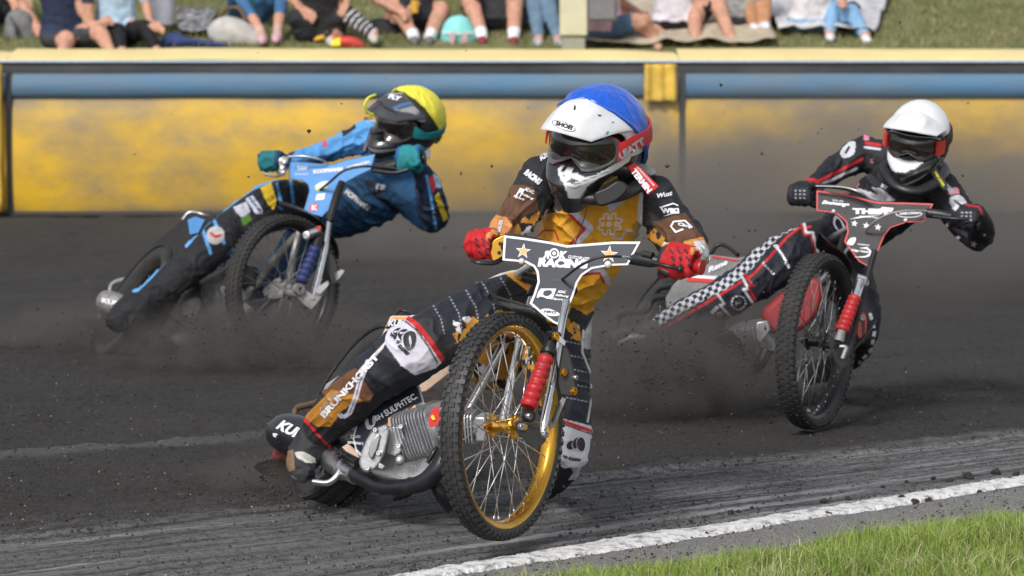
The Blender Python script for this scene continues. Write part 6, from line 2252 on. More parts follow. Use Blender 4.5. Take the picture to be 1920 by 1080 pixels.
def paint3(p):
    LB, DB, BK = (.10, .33, .68), (.012, .06, .15), (.013, .014, .018)
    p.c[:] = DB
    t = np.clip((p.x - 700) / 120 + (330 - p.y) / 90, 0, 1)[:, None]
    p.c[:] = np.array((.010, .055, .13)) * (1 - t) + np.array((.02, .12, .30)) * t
    p.poly([(680, 215), (715, 225), (735, 300), (690, 295), (600, 300), (540, 310), (555, 280), (610, 260), (655, 225)], LB)
    p.poly([(640, 285), (700, 262), (712, 295), (640, 300), (570, 302), (600, 292)], (.02, .10, .24))
    p.poly([(640, 228), (662, 222), (668, 240), (642, 258)], BK)
    p.poly([(683, 215), (702, 215), (705, 228), (688, 228)], (.6, .62, .7))
    p.poly([(603, 262), (612, 260), (614, 274), (606, 278)], (.6, .1, .2))
    # legs
    p.poly([(180, 660), (185, 560), (230, 545), (380, 420), (520, 325), (575, 330), (580, 420), (480, 440), (440, 460), (300, 640)], BK)
    up = [(545, 325), (511, 332), (470, 350), (446, 367), (400, 402), (373, 425), (340, 452), (311, 480), (280, 515), (254, 540)]
    p.line(up, 8, (.10, .36, .72), front=False)
    for ln in ([(520, 345), (528, 392)], [(545, 340), (550, 380)], [(400, 410), (420, 455)], [(380, 430), (395, 475)]):
        p.line(ln, 3, (.09, .32, .66))
    p.poly([(488, 352), (508, 342), (520, 378), (512, 394), (500, 380)], (.62, .42, .02))
    p.poly([(460, 372), (474, 366), (492, 392), (492, 400), (480, 402)], (.5, .52, .66))
    p.poly([(437, 388), (462, 378), (470, 396), (456, 410), (444, 400)], (.45, .47, .55))
    p.poly([(452, 408), (466, 400), (472, 412), (456, 424)], (.08, .2, .02))
    d = np.hypot(p.x - 404, p.y - 441)
    p.c[p.front & (d < 17)] = (.42, .42, .42)
    p.line([(396, 438), (404, 444), (412, 442)], 3, (.5, .05, .05))
    p.poly([(340, 455), (365, 425), (378, 432), (350, 465)], (.12, .36, .7))
    # right-hand arm in the picture
    p.poly([(775, 320), (815, 308), (845, 410), (830, 445), (790, 435), (780, 380)], (.012, .025, .06))
    p.line([(800, 330), (808, 370), (818, 430)], 2.5, (.1, .33, .66))
    p.poly([(803, 336), (812, 328), (818, 350), (812, 362)], (.6, .04, .05))
    p.poly([(812, 325), (822, 330), (828, 352), (818, 352)], (.3, .5, .75))
    p.poly([(815, 368), (822, 360), (834, 392), (841, 410), (832, 416)], (.7, .5, .02))
    p.line([(690, 340), (720, 375), (750, 400)], 5, (.006, .01, .02))
    near = lambda c, R, col_: p.c.__setitem__(np.linalg.norm(p.co - c, axis=1) < R, col_)
    near(h5L, .07, (.012, .16, .19))
    near(h5R, .078, (.02, .24, .27))


folds3 = [(660, 270, 15.5, 50, 1.9, 18, .006), (700, 385, 15.5, 80, .9, 24, .006), (805, 395, 15.2, 40, 1.2, 16, .005), (500, 380, 15.4, 60, 2.6, 24, .005), (420, 450, 15.3, 45, 2.4, 20, .005), (340, 515, 15.5, 50, 2.5, 22, .004)]
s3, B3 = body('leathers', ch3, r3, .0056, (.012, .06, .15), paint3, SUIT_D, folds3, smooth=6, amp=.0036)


def zone3(pt, A, E):
    a, e = np.degrees(A), np.degrees(E)
    pt.c[:] = (.016, .017, .021)
    pt.c[(np.abs(a) > 45) & (np.abs(a) < 75) & (e > 22) & (e < 30)] = (.5, .5, .54)
    pt.c[(np.abs(a) < 60) & (e < -38) & (e > -42)] = (.05, .2, .45)
    pt.c[(np.abs(a) < 40) & (e < -24) & (e > -28)] = (.35, .35, .38)


def peak3(pc):
    pc.c[:] = (.05, .052, .06)
    pc.poly([(700, 168), (722, 158), (750, 158), (775, 168), (752, 176), (725, 178), (706, 178)], (.42, .42, .46))
    pc.line([(738, 202), (775, 191), (795, 195)], 1.8, (.05, .25, .6))
    pc.poly([(740, 206), (776, 198), (800, 204), (780, 214)], (.35, .34, .33))
    pc.line([(690, 170), (720, 200), (742, 212)], 2.2, (.01, .01, .012))


def elow3(U):
    a = np.degrees(np.abs(U))
    return np.radians(np.interp(a, [0, 50, 75, 95, 120, 150, 180], [66, 58, 44, 22, -6, -34, -40]))


hs3 = helmet(r3, (768, 228, 15.3), IM(-.68, -.16, .71), IM(.34, .92, .20), 1.17,
             dict(base=(.016, .017, .021), zone=zone3, frame='black_plastic', strap='teal_strap', peak_mat='black_plastic', peak_paint=peak3, cover=YELC, cover_low=elow3, strap_lift=.016, strap_el=-4, hw=6))
text('FLY', (727, 184), (752, 190), 9, hs3[2], M['print_white'], hs3[0], bold=.08, shear=.2, lift=.004)
tubep(r3, 'visor_loop', [(704, 178, 15.05), (690, 184, 15.02), (683, 198, 15.02), (688, 210, 15.04), (704, 217, 15.08)], 2.2, 'yellow_strap')
MB().tube(path([(705, 262, 15.42), (720, 284, 15.32), (755, 290, 15.28), (785, 275, 15.35), (798, 258, 15.5), (760, 245, 15.62), (715, 250, 15.55)]), .03, n=12, smooth=4, closed=True, rb=.8).build('neck_brace', M['black_plastic'], r3)
slab([(790, 282), (800, 272), (808, 282), (806, 296), (796, 300)], 15.3, .03).build('brace_fin', M['white_plastic'], r3, bevel=.004)
text('HOPMANN', (645, 362), (688, 396), 11, B3, M['print_white'], s3, bold=.05, lift=.004)
text('rs', (704, 354), (722, 358), 11, B3, M['print_silver'], s3, bold=.05, lift=.004)
text('KOOP', (466, 372), (486, 398), 5, B3, M['print_black'], s3, bold=.03, lift=.004)
text('FLY', (683, 226), (700, 224), 6, B3, M['print_black'], s3, bold=.05, lift=.005)
tubep(r3, 'brace_strap', [(700, 240, 15.35), (692, 262, 15.3), (684, 284, 15.28)], 5, 'black_plastic', rb=.4)
# ================================================================ SPECTATORS
SKIN = (.50, .27, .19)
PEOPLE = mat('spectator', 'attr', .75, var=.16, scale=14, bump=.3, bscale=200, crease=.7, spec=.25)
HAIR = {k: mat('hair_' + k, c, .6) for k, c in dict(brown=(.08, .045, .025), dark=(.025, .02, .018), blond=(.35, .24, .11), grey=(.25, .24, .23)).items()}


def sitter(label, x, hip, knees, feet, hands, top, low, shoe, skin=SKIN, hair='brown', lowlen=1.0, sleeve=.35, socks=None, dh=28.95, lean=0.0, wide=1.0, stripes=False, shirt_h=1.0):
    """seated spectator. x: photo column of the hips; knees/feet/hands: photo points with distances; lowlen: how far down the trousers reach (0 knee .. 1 ankle)"""
    root = empty('person', (P(x, 60, dh)[0], dh, float(bank_z(dh))), label, 'person', 'spectators sitting on the bank')
    s = FPX / dh
    hz = float(bank_z(dh)) + .10
    hipc = np.array([(x - 960) / FPX * dh, dh, hz])
    sho = hipc + np.array([lean, -.10, .50])
    head = sho + np.array([lean * .3, -.05, .27])
    chains = []

    def tb(pts, r, rb=.9):
        m = MB()
        m.tube(np.array(pts), np.array(r), n=14, smooth=3, round_ends=True, rb=rb)
        chains.append(m)
    tb([hipc + [0, 0, .02], hipc * .5 + sho * .5, sho, sho + [0, 0, .06]], np.array([.17, .155, .16, .07]) * wide, .72)
    tb([sho + [-.17 * wide, 0, 0], sho + [.17 * wide, 0, 0]], [.065, .065])
    tb([sho + [0, 0, .03], head + [0, 0, -.05]], [.055, .055])
    tb([head + [0, 0, -.07], head + [0, -.01, .02], head + [0, .01, .07]], [.065, .088, .075])
    tb([head + [0, -.085, -.005], head + [0, -.108, -.03]], [.012, .016])
    for sx_ in (-1, 1): tb([head + [sx_ * .085, 0, 0], head + [sx_ * .095, .01, .0]], [.016, .02])
    legs = []
    for i, (kn, ft) in enumerate(zip(knees, feet)):
        K, F_ = P(*kn), P(*ft)
        hp = hipc + np.array([(-1, 1)[i] * .10, -.03, 0]) * wide
        tb([hp, hp * .5 + K * .5, K], np.array([.095, .085, .063]) * wide)
        tb([K, K * .6 + F_ * .4 + np.array([0, .02, 0]), F_], np.array([.061, .056, .040]) * wide)
        toe = F_ + nrm(np.array([(F_ - K)[0] * .4, -1, -.12])) * .15 - [0, 0, .035]
        tb([F_ + [0, .02, -.01], F_ - [0, .02, .035], toe], [.045, .045, .034])
        legs.append((K, F_, toe))
    arms = []
    for i, hd in enumerate(hands):
        S_ = sho + np.array([(-1, 1)[i] * .19 * wide, 0, -.02])
        Hd = P(*hd[0]); El = P(*hd[1])
        tb([S_, El], [.055, .042]); tb([El, El * .4 + Hd * .6, Hd], [.041, .034, .026])
        d = nrm(Hd - El)
        sd = nrm(np.cross(d, [0, 1.0, 0]))
        for k in (-1.5, -.5, .5, 1.5):
            tb([Hd + sd * .010 * k, Hd + d * .07 + sd * .02 * k + [0, 0, -.01], Hd + d * (.125 - .01 * abs(k)) + sd * .022 * k + [0, 0, -.03]], [.014, .0115, .010])
        tb([Hd, Hd + sd * .035 + d * .03, Hd + sd * .045 + d * .065], [.014, .012, .010])
        tb([Hd, Hd + d * .06], [.026, .028])
        arms.append((S_, El, Hd))

    def seg(co, a, b):
        ab = b - a
        t = np.clip((co - a) @ ab / (ab @ ab), 0, 1)
        return np.linalg.norm(co - a - t[:, None] * ab, axis=1), t

    def paint(p):
        co = p.co
        n = len(co)
        p.c[:] = top
        best = np.full(n, .0)
        dt, tt_ = seg(co, hipc, sho)
        D = [dt - .16]
        C_ = [np.tile(np.array(top), (n, 1))]
        C_[0][tt_ < .08] = low
        dt, tt_ = seg(co, sho + [0, 0, .10], head + [0, 0, .08])
        D.append(dt - .08); C_.append(np.tile(np.array(skin), (n, 1)))
        for S_, El, Hd in arms:
            dt, tt_ = seg(co, S_, El); D.append(dt - .05)
            c = np.tile(np.array(skin), (n, 1)); c[tt_ < min(1, sleeve * 2)] = top; C_.append(c)
            dt, tt_ = seg(co, El, Hd + nrm(Hd - El) * .12); D.append(dt - .035)
            c = np.tile(np.array(skin), (n, 1)); c[tt_ < max(0, sleeve * 2 - 1)] = top; C_.append(c)
        for K, F_, toe in legs:
            dt, tt_ = seg(co, hipc, K); D.append(dt - .08)
            c = np.tile(np.array(low), (n, 1)); c[tt_ > (1.0 if lowlen > 0 else .86)] = skin; C_.append(c)
            dt, tt_ = seg(co, K, F_); D.append(dt - .05)
            c = np.tile(np.array(skin), (n, 1)); c[tt_ < lowlen] = low
            if socks is not None: c[tt_ > .86] = socks
            C_.append(c)
            dt, tt_ = seg(co, F_ - [0, 0, .035], toe); D.append(dt - .04)
            C_.append(np.tile(np.array(shoe), (n, 1)))
        k = np.argmin(np.array(D), 0)
        for i in range(len(D)): p.c[k == i] = C_[i][k == i]
        if stripes:
            K, F_, toe = legs[0]
            dt, tt_ = seg(co, K, F_)
            m_ = (dt < .08) & (((tt_ * 6) % 1) > .72)
            p.c[m_] = (.6, .6, .62)
    o, bv = body('body', chains, root, .013, top, paint, PEOPLE, smooth=3, amp=.004)
    MB().ball(head + np.array([0, .03, .055]), (.102, .105, .112)).build('hair', HAIR[hair], root)
    return root


def K_(x, y, d=28.5): return (x, y, d)


bz = lambda d: 60 - (float(bank_z(d)) - CAMZ) * FPX / d      # photo row of the bank at distance d
ft = lambda x, d=27.9, up=.045: (x, bz(d) - up * FPX / d, d)

sitter('person in dark shorts with bare knee beside the grey backpack, at the left edge', 8, None, [K_(-28, -5), K_(40, 12)], [ft(-20), ft(84, 28.1, .02)], [((20, 0, 28.5), (-10, -30, 28.8)), ((50, 0, 28.6), (40, -35, 28.8))], (.03, .03, .035), (.02, .02, .025), (.1, .1, .1), lowlen=0)
sitter('man in navy t-shirt resting his chin on a bent tattooed arm', 122, None, [K_(128, 76, 27.7), K_(186, 60, 27.75)], [ft(118, 27.5), ft(206, 27.5)], [((192, 42, 27.7), (118, 66, 27.85)), ((142, 2, 27.75), (168, 44, 27.75))], (.022, .03, .065), (.05, .05, .06), (.3, .3, .3), lowlen=0, sleeve=.28, dh=27.98, hair='dark', wide=1.15)
sitter('woman in pale blue shirt and black trousers leaning on her knee', 222, None, [K_(222, 58, 27.75), K_(272, 52, 27.75)], [ft(228, 27.5), ft(292, 27.5)], [((288, 50, 27.7), (226, 42, 27.9)), ((282, 40, 27.8), (272, 5, 27.9))], (.40, .55, .70), (.012, .012, .014), (.05, .05, .05), sleeve=.45, dh=28.05, hair='brown', wide=1.1)
sitter('person in cropped blue jeans with pink shoes beside the light grey bag', 470, None, [K_(440, -22), K_(532, -28)], [(492, 66, 28.0), (520, 64, 28.0)], [((470, -24, 28.5), (420, -20, 28.7)), ((520, -30, 28.5), (540, -20, 28.8))], (.10, .38, .46), (.05, .13, .27), (.60, .36, .42), lowlen=.62, hair='blond', socks=(.5, .33, .28))
sitter('person all in black with striped trouser leg and a white shoe with brown sole', 600, None, [K_(650, 26, 28.0), K_(552, 34, 28.0)], [(700, 64, 27.9), (620, 70, 28.0)], [((575, 20, 27.95), (540, -8, 28.1)), ((650, 5, 28.0), (660, -20, 28.1))], (.018, .018, .02), (.02, .021, .026), (.55, .52, .48), lowlen=1.0, stripes=True, sleeve=.5, hair='dark', wide=1.3, dh=28.2)
sitter('person in black shorts holding a drink, bare legs and white socks', 775, None, [K_(738, 8, 28.4), K_(828, 18, 28.4)], [ft(776, 28.1, .06), ft(806, 28.1, .06)], [((748, 22, 28.2), (700, -5, 28.5)), ((778, 10, 28.3), (820, -20, 28.6))], (.03, .03, .04), (.015, .015, .018), (.15, .15, .16), lowlen=0, sleeve=.2, socks=(.68, .68, .72), wide=1.25, dh=28.6)
sitter('person in black shorts with wide spread bare legs beside the mint bag', 925, None, [K_(876, -15), K_(966, -18)], [ft(904, 28.1, .06), ft(964, 28.1, .06)], [((890, -20, 28.4), (870, -45, 28.7)), ((960, -25, 28.4), (980, -45, 28.7))], (.05, .05, .06), (.015, .015, .018), (.25, .04, .05), lowlen=0, socks=(.70, .70, .74), wide=1.3, dh=28.7)
sitter('person in faded jeans sitting directly left of the beige post', 1010, None, [K_(1000, -15), K_(1022, -18)], [ft(1010, 28.1), ft(1046, 28.1)], [((1000, -30, 28.5), (980, -50, 28.8)), ((1030, -30, 28.5), (1050, -50, 28.8))], (.1, .1, .12), (.12, .19, .27), (.42, .42, .46), lowlen=1.0, hair='grey', dh=28.8, wide=1.25)
sitter('person in denim shorts lounging on the beige blanket right of the post', 1125, None, [K_(1204, 40, 27.8), K_(1210, 52, 28.1)], [(1232, 78, 27.9), (1262, 76, 28.1)], [((1202, 26, 28.3), (1150, -5, 28.6)), ((1170, 20, 28.6), (1150, 0, 28.8))], (.62, .40, .46), (.08, .14, .24), (.50, .28, .21), lowlen=0, dh=28.1, sleeve=.2, hair='blond', wide=1.15)
sitter('person in white t-shirt and black shorts with both shins upright on the blanket', 1262, None, [K_(1302, 4, 28.4), K_(1342, -4, 28.4)], [ft(1304, 28.05), ft(1372, 28.05)], [((1290, 0, 28.4), (1250, -10, 28.6)), ((1330, -10, 28.4), (1350, -30, 28.6))], (.68, .66, .72), (.012, .012, .013), (.50, .30, .24), lowlen=0, sleeve=.2, dh=28.5, wide=1.15)
sitter('person with tanned legs and white shoes between the two blankets', 1385, None, [K_(1396, -25), K_(1432, -25)], [(1412, 44, 28.4), (1434, 40, 28.4)], [((1400, -30, 28.5), (1370, -40, 28.8)), ((1430, -30, 28.5), (1440, -40, 28.8))], (.3, .3, .3), (.05, .05, .06), (.68, .68, .74), skin=(.42, .22, .12), lowlen=0, dh=28.7, wide=1.15)
sitter('person in light blue jeans and white shoes sitting on the grey quilt', 1520, None, [K_(1562, -5, 28.5), K_(1596, 22, 28.5)], [(1556, 62, 28.2), (1622, 66, 28.2)], [((1550, -20, 28.5), (1500, -25, 28.8)), ((1580, 0, 28.4), (1580, -20, 28.7))], (.6, .58, .6), (.20, .36, .56), (.70, .70, .74), lowlen=1.0, hair='brown', dh=28.6, wide=1.2)

# ---------------------------------------------------------------- things on the bank
def soft(name, label, cat, pts, thick, m, group=None, d=28.3, nz=.02, parts=None):
    """slumped bag: an outline in the photo at its own distance, rounded and lumpy"""
    root = empty(name, P(sum(p[0] for p in pts) / len(pts), max(p[1] for p in pts), d), label, cat, group)
    sp = smooth_poly(pts, 4)
    c = np.mean(np.array(sp), 0)
    R = []
    for t in np.linspace(-1, 1, 13):
        k = math.sqrt(max(.02, 1 - abs(t) ** 3))
        R.append(np.array([P(c[0] + (x - c[0]) * k, c[1] + (y - c[1]) * k, d + thick * t) for x, y in sp]))
    mb = MB().rings(R)
    v = mb.v[0]
    v += nz * np.stack([fbm(v * 5 + k * 9, 3) for k in range(3)], 1)
    mb.build('bag_body' if cat in ('bag', 'backpack') else 'cloth', m, root, angle=0)
    return root


gb = soft('backpack', 'grey backpack standing at the far left behind the fence', 'backpack', [(12, 92), (10, 45), (22, 22), (48, 20), (64, 42), (68, 92)], .12, mat('backpack_grey', (.16, .165, .17), .8, var=.25, scale=20))
tubep(gb, 'strap', [(18, 30, 28.15), (30, 50, 28.12), (34, 80, 28.15)], 3, 'black_plastic', rb=.4)
lg = soft('handbag', 'light grey slouchy bag lying below the blue jeans', 'bag', [(390, 62), (402, 38), (430, 30), (462, 40), (486, 58), (500, 84), (470, 90), (410, 84)], .14, mat('bag_light_grey', (.42, .40, .38), .8, var=.2, scale=10), d=28.1)
tubep(lg, 'strap', [(408, 40, 28.1), (424, 18, 28.2), (448, 16, 28.2), (462, 40, 28.1)], 4, 'brown_tube')
mbg = soft('beach_bag', 'mint green bag with white striped front beside the spread legs', 'bag', [(826, 60), (836, 36), (858, 28), (880, 36), (892, 62), (886, 92), (832, 92)], .13, mat('bag_mint', (.22, .62, .60), .6, var=.1, scale=8), d=28.15)
decal([[(843, 62), (853, 61), (853, 90), (843, 90)], [(866, 61), (876, 62), (876, 90), (866, 90)]], 27.98, mat('bag_front_pink', (.5, .3, .33), .7), mbg, 'stripe', lift=.004)
tubep(mbg, 'seam', [(828, 60, 28.02), (858, 63, 27.99), (891, 61, 28.02)], 1.5, 'white_plastic')
rbg = soft('snack_bag', 'red and yellow bag lying by the striped trouser leg', 'bag', [(618, 88), (622, 72), (640, 68), (668, 72), (684, 90)], .08, mat('bag_red', (.55, .05, .035), .5, var=.1), d=27.9, nz=.01)
decal([[(620, 86), (624, 73), (638, 70), (638, 86)]], 27.81, M['print_yellow'], rbg, 'print', lift=.004)
soft('backpack', 'black backpack standing between the white sneaker and the bare shins', 'backpack', [(690, 88), (688, 52), (704, 36), (730, 38), (748, 56), (752, 88)], .12, mat('shade_filler_black', (.018, .018, .02), .8, var=.3), d=28.5)  # added dark bag shape: gives the shadow behind the legs its black
soft('jacket', 'added black heap standing in for shade beside the pink shoes', 'jacket', [(548, 80), (556, 52), (580, 42), (600, 50), (606, 82)], .12, mat('shade_heap_black', (.02, .02, .024), .8, var=.3), d=28.4)  # added black heap, stands where there is only shade behind the legs
soft('shade_filler_bag', 'added dark shape for the shade behind white socks, right of mint bag', 'bag', [(910, 84), (912, 44), (950, 40), (956, 84)], .14, mat('shade_filler_dark_green', (.03, .035, .03), .8, var=.3), d=28.9)  # no bag here: dark shape added to fill in the shade between the shins
soft('folded_flag', 'yellow orange cloth leaning between black legs', 'cloth', [(588, 76), (606, 58), (622, 50), (620, 70), (604, 76)], .05, mat('cloth_orange', (.75, .42, .04), .7), d=28.0, nz=.01)
soft('jacket', 'dark blue jacket spread on the grass left of the grey bag', 'jacket', [(300, 92), (306, 68), (330, 60), (360, 72), (400, 78), (430, 90)], .15, mat('jacket_blue', (.02, .04, .16), .75, var=.3, scale=8), d=28.0)
bk = empty('bucket', P(304, 46, 28.5), 'white plastic bucket standing behind the black knees', 'bucket')
c0 = P(304, 46, 28.5)
MB().lathe(c0, (0, 0, 1), [(.001, 0), (.10, 0), (.12, .22), (.126, .222), (.126, .235), (.112, .235), (.095, .01), (.001, .01)], 28).build('bucket_body', mat('bucket_white', (.62, .62, .70), .4), bk)
MB().tube([c0 + np.array([.125 * math.cos(a), -.05, .15 + .06 * math.sin(a)]) for a in np.linspace(math.pi, 2 * math.pi, 12)], .004, n=6).build('handle', M['dirty_steel'], bk)
cup = empty('cup', P(778, 24, 28.2), 'beer cup in the hand of the person in shorts', 'cup')
MB().lathe(P(778, 24, 28.2), (0, 0, 1), [(.001, 0), (.028, 0), (.038, .11), (.034, .11), (.026, .005), (.001, .005)], 20).build('cup_body', mat('cup_amber', (.65, .36, .05), .2), cup)
MB().lathe(P(778, 24, 28.2) + np.array([0, 0, .085]), (0, 0, 1), [(.001, 0), (.034, 0), (.036, .02), (.001, .022)], 20).build('foam', M['white_plastic'], cup)

# blankets
def blanket(label, corners, m, seedv, h=.03):
    c = [np.array(P(x, y, d)) for x, y, d in corners]
    nu = 40
    U, Vv = np.meshgrid(np.linspace(0, 1, nu), np.linspace(0, 1, nu))
    U, Vv = U.ravel(), Vv.ravel()
    q = np.outer((1 - U) * (1 - Vv), c[0]) + np.outer(U * (1 - Vv), c[1]) + np.outer(U * Vv, c[2]) + np.outer((1 - U) * Vv, c[3])
    q[:, 0] += .04 * fbm(q * 2 + seedv, 2)
    z0 = bank_z(q[:, 1]) + .045
    wr = 1 - np.abs(fbm(q * 2.6 + seedv, 3)) * 2.2
    q[:, 2] = z0 + h * np.clip(wr, 0, 1) + .02 * fbm(q * 7, 2)
    ii = np.arange(nu * nu).reshape(nu, nu)
    fs = np.stack([ii[:-1, :-1], ii[:-1, 1:], ii[1:, 1:], ii[1:, :-1]], -1).reshape(-1, 4)
    o = link_mesh('picnic_blanket', np_mesh('b', q, fs, True), m, None, q.mean(0))
    s = o.modifiers.new('t', 'SOLIDIFY'); s.thickness = .012; s.offset = 1
    return tag(o, label, 'blanket', 'blankets on the bank')


def bd(x, d): return (x, 60, d)


blanket('beige blanket with crumpled folds under the people right of the post', [bd(1095, 27.75), bd(1455, 27.8), bd(1440, 29.8), bd(1130, 29.9)], mat('blanket_beige', (.42, .36, .27), .9, var=.2, scale=14, bump=.5, bscale=60), 3, h=.05)
blanket('light grey quilt reaching to a tip on the open grass at right', [bd(1455, 28.25), bd(1640, 28.2), bd(1665, 30.2), bd(1420, 30.3)], mat('blanket_grey', (.46, .46, .49), .9, var=.25, scale=10, bump=.6, bscale=40), 8, h=.07)
# more people sitting farther up, whose knees fill the gaps
blanket('dark patterned blanket behind the white bucket', [bd(338, 28.3), bd(398, 28.3), bd(410, 29.2), bd(330, 29.2)], mat('blanket_dark', (.02, .02, .022), .9, dirt=1, dirtc=(.5, .5, .52)), 14, h=.03)
soft('shoe_pile', 'dark hat lying on the grey quilt', 'hat', [(1584, 24), (1588, 8), (1602, 2), (1614, 12), (1616, 26), (1600, 30)], .07, mat('hat_black', (.012, .011, .012), .8), d=28.9, nz=.01)

# post with grey box
post = empty('post', (P(1074, 60, 27.55)[0], 27.55, 1.3), 'beige concrete post with a dark grey box on its side, behind the fence', 'post')
xa, xb = P(1049, 60, 27.55)[0], P(1101, 60, 27.55)[0]
za = P(1074, 67, 27.55)[2]
MB().box(((xa + xb) / 2, 27.62, za + .55), ((1, 0, 0), (0, 1, 0), (0, 0, 1)), ((xb - xa) / 2, .09, .55)).build('column', mat('post_beige', (.52, .50, .36), .8, var=.08, scale=6, bump=.3, bscale=40), post, bevel=.012)
MB().box(((xa + xb) / 2, 27.62, za - .06), ((1, 0, 0), (0, 1, 0), (0, 0, 1)), ((xb - xa) / 2 - .02, .06, .06)).build('base', mat('post_base', (.3, .3, .24), .8), post, bevel=.005)
xc, xd_ = P(1101, 60, 27.55)[0] + .004, P(1156, 60, 27.55)[0]
zb_ = P(1120, 40, 27.55)[2]
MB().box(((xc + xd_) / 2, 27.6, zb_ + .17), ((1, 0, 0), (0, 1, 0), (0, 0, 1)), ((xd_ - xc) / 2, .08, .17)).build('junction_box', mat('box_grey', (.13, .13, .14), .45, var=.1), post, bevel=.01)
MB().box(((xc + xd_) / 2, 27.512, zb_ + .17), ((1, 0, 0), (0, 1, 0), (0, 0, 1)), ((xd_ - xc) / 2 - .015, .006, .15)).build('box_lid', mat('box_lid_grey', (.16, .16, .17), .4), post, bevel=.003)

# ================================================================ DIRT
CL = mat('dirt_clod', (.04, .037, .034), .95, var=.3, scale=120, bump=.8, bscale=200)


def clod_mesh(seed, detail=3):
    bm = bmesh.new()
    bmesh.ops.create_icosphere(bm, subdivisions=detail, radius=1)
    v = np.array([x.co for x in bm.verts])
    d = 1 + .7 * fbm(v * 2.1 + seed * 7, 4)
    for x, k in zip(bm.verts, d): x.co *= k
    me = bpy.data.meshes.new('clod')
    bm.to_mesh(me); bm.free()
    return me


CM = [clod_mesh(i) for i in range(5)]
for me in CM: me.materials.append(CL)
clod_px = [(1868, 889, 17), (1815, 897, 20), (1780, 903, 12), (1905, 893, 12), (1545, 941, 13), (1590, 935, 9), (1552, 967, 12), (1837, 924, 10), (1716, 943, 15), (1692, 938, 14), (1742, 941, 12),
           (1370, 965, 12), (1385, 962, 9), (1295, 978, 8), (1258, 996, 12), (1325, 1003, 11), (1490, 975, 9), (1500, 976, 7), (1655, 915, 8), (1700, 905, 7), (1750, 898, 9), (1080, 1043, 8), (1160, 1012, 7),
           (1225, 985, 6), (1320, 971, 7), (1410, 955, 7), (1040, 1028, 6), (900, 1066, 9), (980, 1048, 7), (840, 1072, 7), (128, 873, 9), (310, 868, 8), (1565, 860, 5), (1640, 1000, 6)]
for i, (x, y, w) in enumerate(clod_px):
    g_ = G(x, y)
    o = bpy.data.objects.new('dirt_clod', CM[i % 5])
    col.objects.link(o)
    sc_ = w / 2 * g_[1] / FPX
    z = float(track_z(np.array([g_[0]]), np.array([g_[1]]))[0])
    o.location = (g_[0], g_[1], z + sc_ * .45)
    o.scale = (sc_ * 1.25, sc_, sc_ * .8)
    o.rotation_euler = (random.uniform(-.3, .3), random.uniform(-.3, .3), random.uniform(0, 6))
    lt = np.interp(x, [750, 1000, 1182, 1412, 1661, 1920], [1078, 1036, 1005, 974, 933, 894])
    lbm = np.interp(x, [750, 1000, 1240, 1450, 1695, 1920], [1098, 1056, 1021, 988, 947, 912])
    where = 'just beyond the white line' if y < lt + 2 else ('on the gravel below the white line' if y > lbm + 4 else 'lying on the white line')
    part = 'near its lower left end' if x < 1100 else 'in its left half' if x < 1350 else 'at its middle' if x < 1600 else 'in its right half' if x < 1780 else 'near the right border'
    sz_ = 'tiny' if w < 8 else 'small' if w < 12 else 'big' if w < 17 else 'largest'
    lb_ = sz_ + ' dark clod ' + where + ', ' + part
    if x < 400: lb_ = ('left' if x < 200 else 'right') + ' one of two small dark clods alone on the open track'
    tag(o, lb_, 'clod', 'dirt clods by the white line')


def scatter(name, label, pos, size, m=CL, kind='stuff', cat='dirt'):
    """many crumbs in one mesh"""
    n = len(pos)
    base = np.array([(1, 0, 0), (-1, 0, 0), (0, 1, 0), (0, -1, 0), (0, 0, 1), (0, 0, -1)], float)
    F8 = np.array([(0, 2, 4), (2, 1, 4), (1, 3, 4), (3, 0, 4), (2, 0, 5), (1, 2, 5), (3, 1, 5), (0, 3, 5)])
    jit = .6 + .8 * RNG.random((n, 6, 1))
    an = RNG.random(n) * 6.28
    ca, sa = np.cos(an), np.sin(an)
    B_ = base[None] * jit
    rx = B_[..., 0] * ca[:, None] - B_[..., 1] * sa[:, None]
    ry = B_[..., 0] * sa[:, None] + B_[..., 1] * ca[:, None]
    V_ = np.stack([rx, ry, B_[..., 2]], -1) * size[:, None, None] + pos[:, None]
    Fx = (np.arange(n)[:, None, None] * 6 + F8[None]).reshape(-1, 3)
    o = link_mesh(name, np_mesh(name, V_.reshape(-1, 3), Fx), m)
    return tag(o, label, cat, kind=kind)


n = 60000
px_ = RNG.uniform(-60, 1980, n); py_ = 640 + 450 * RNG.random(n) ** .75
gp = np.array([G(a, b) for a, b in zip(px_, py_)])
a_, _ = across(gp[:, 0], gp[:, 1])
dens = np.where(a_ > 1.0, 1.0, np.where(a_ > .02, .16, .18)) + .8 * np.exp(-((a_ - 1.03) / .06) ** 2) + .7 * np.exp(-((a_ - .08) / .06) ** 2)
keep = RNG.random(n) < dens * (.4 + 1.0 * (fbm(gp * 3, 2) > 0))
gp, a_ = gp[keep], a_[keep]
gp[:, 2] = track_z(gp[:, 0], gp[:, 1]) + .001
scatter('dirt_crumbs', 'loose dark crumbs of dirt scattered over the track', gp, .0014 + .0050 * RNG.random(len(gp)) ** 4)
k_ = RNG.random(len(gp)) < .035
scatter('grit', 'pale grit and small stones scattered over the track', gp[k_] + [.01, .01, 0], .001 + .003 * RNG.random(k_.sum()) ** 3, m=mat('pale_grit', (.34, .33, .31), .9))

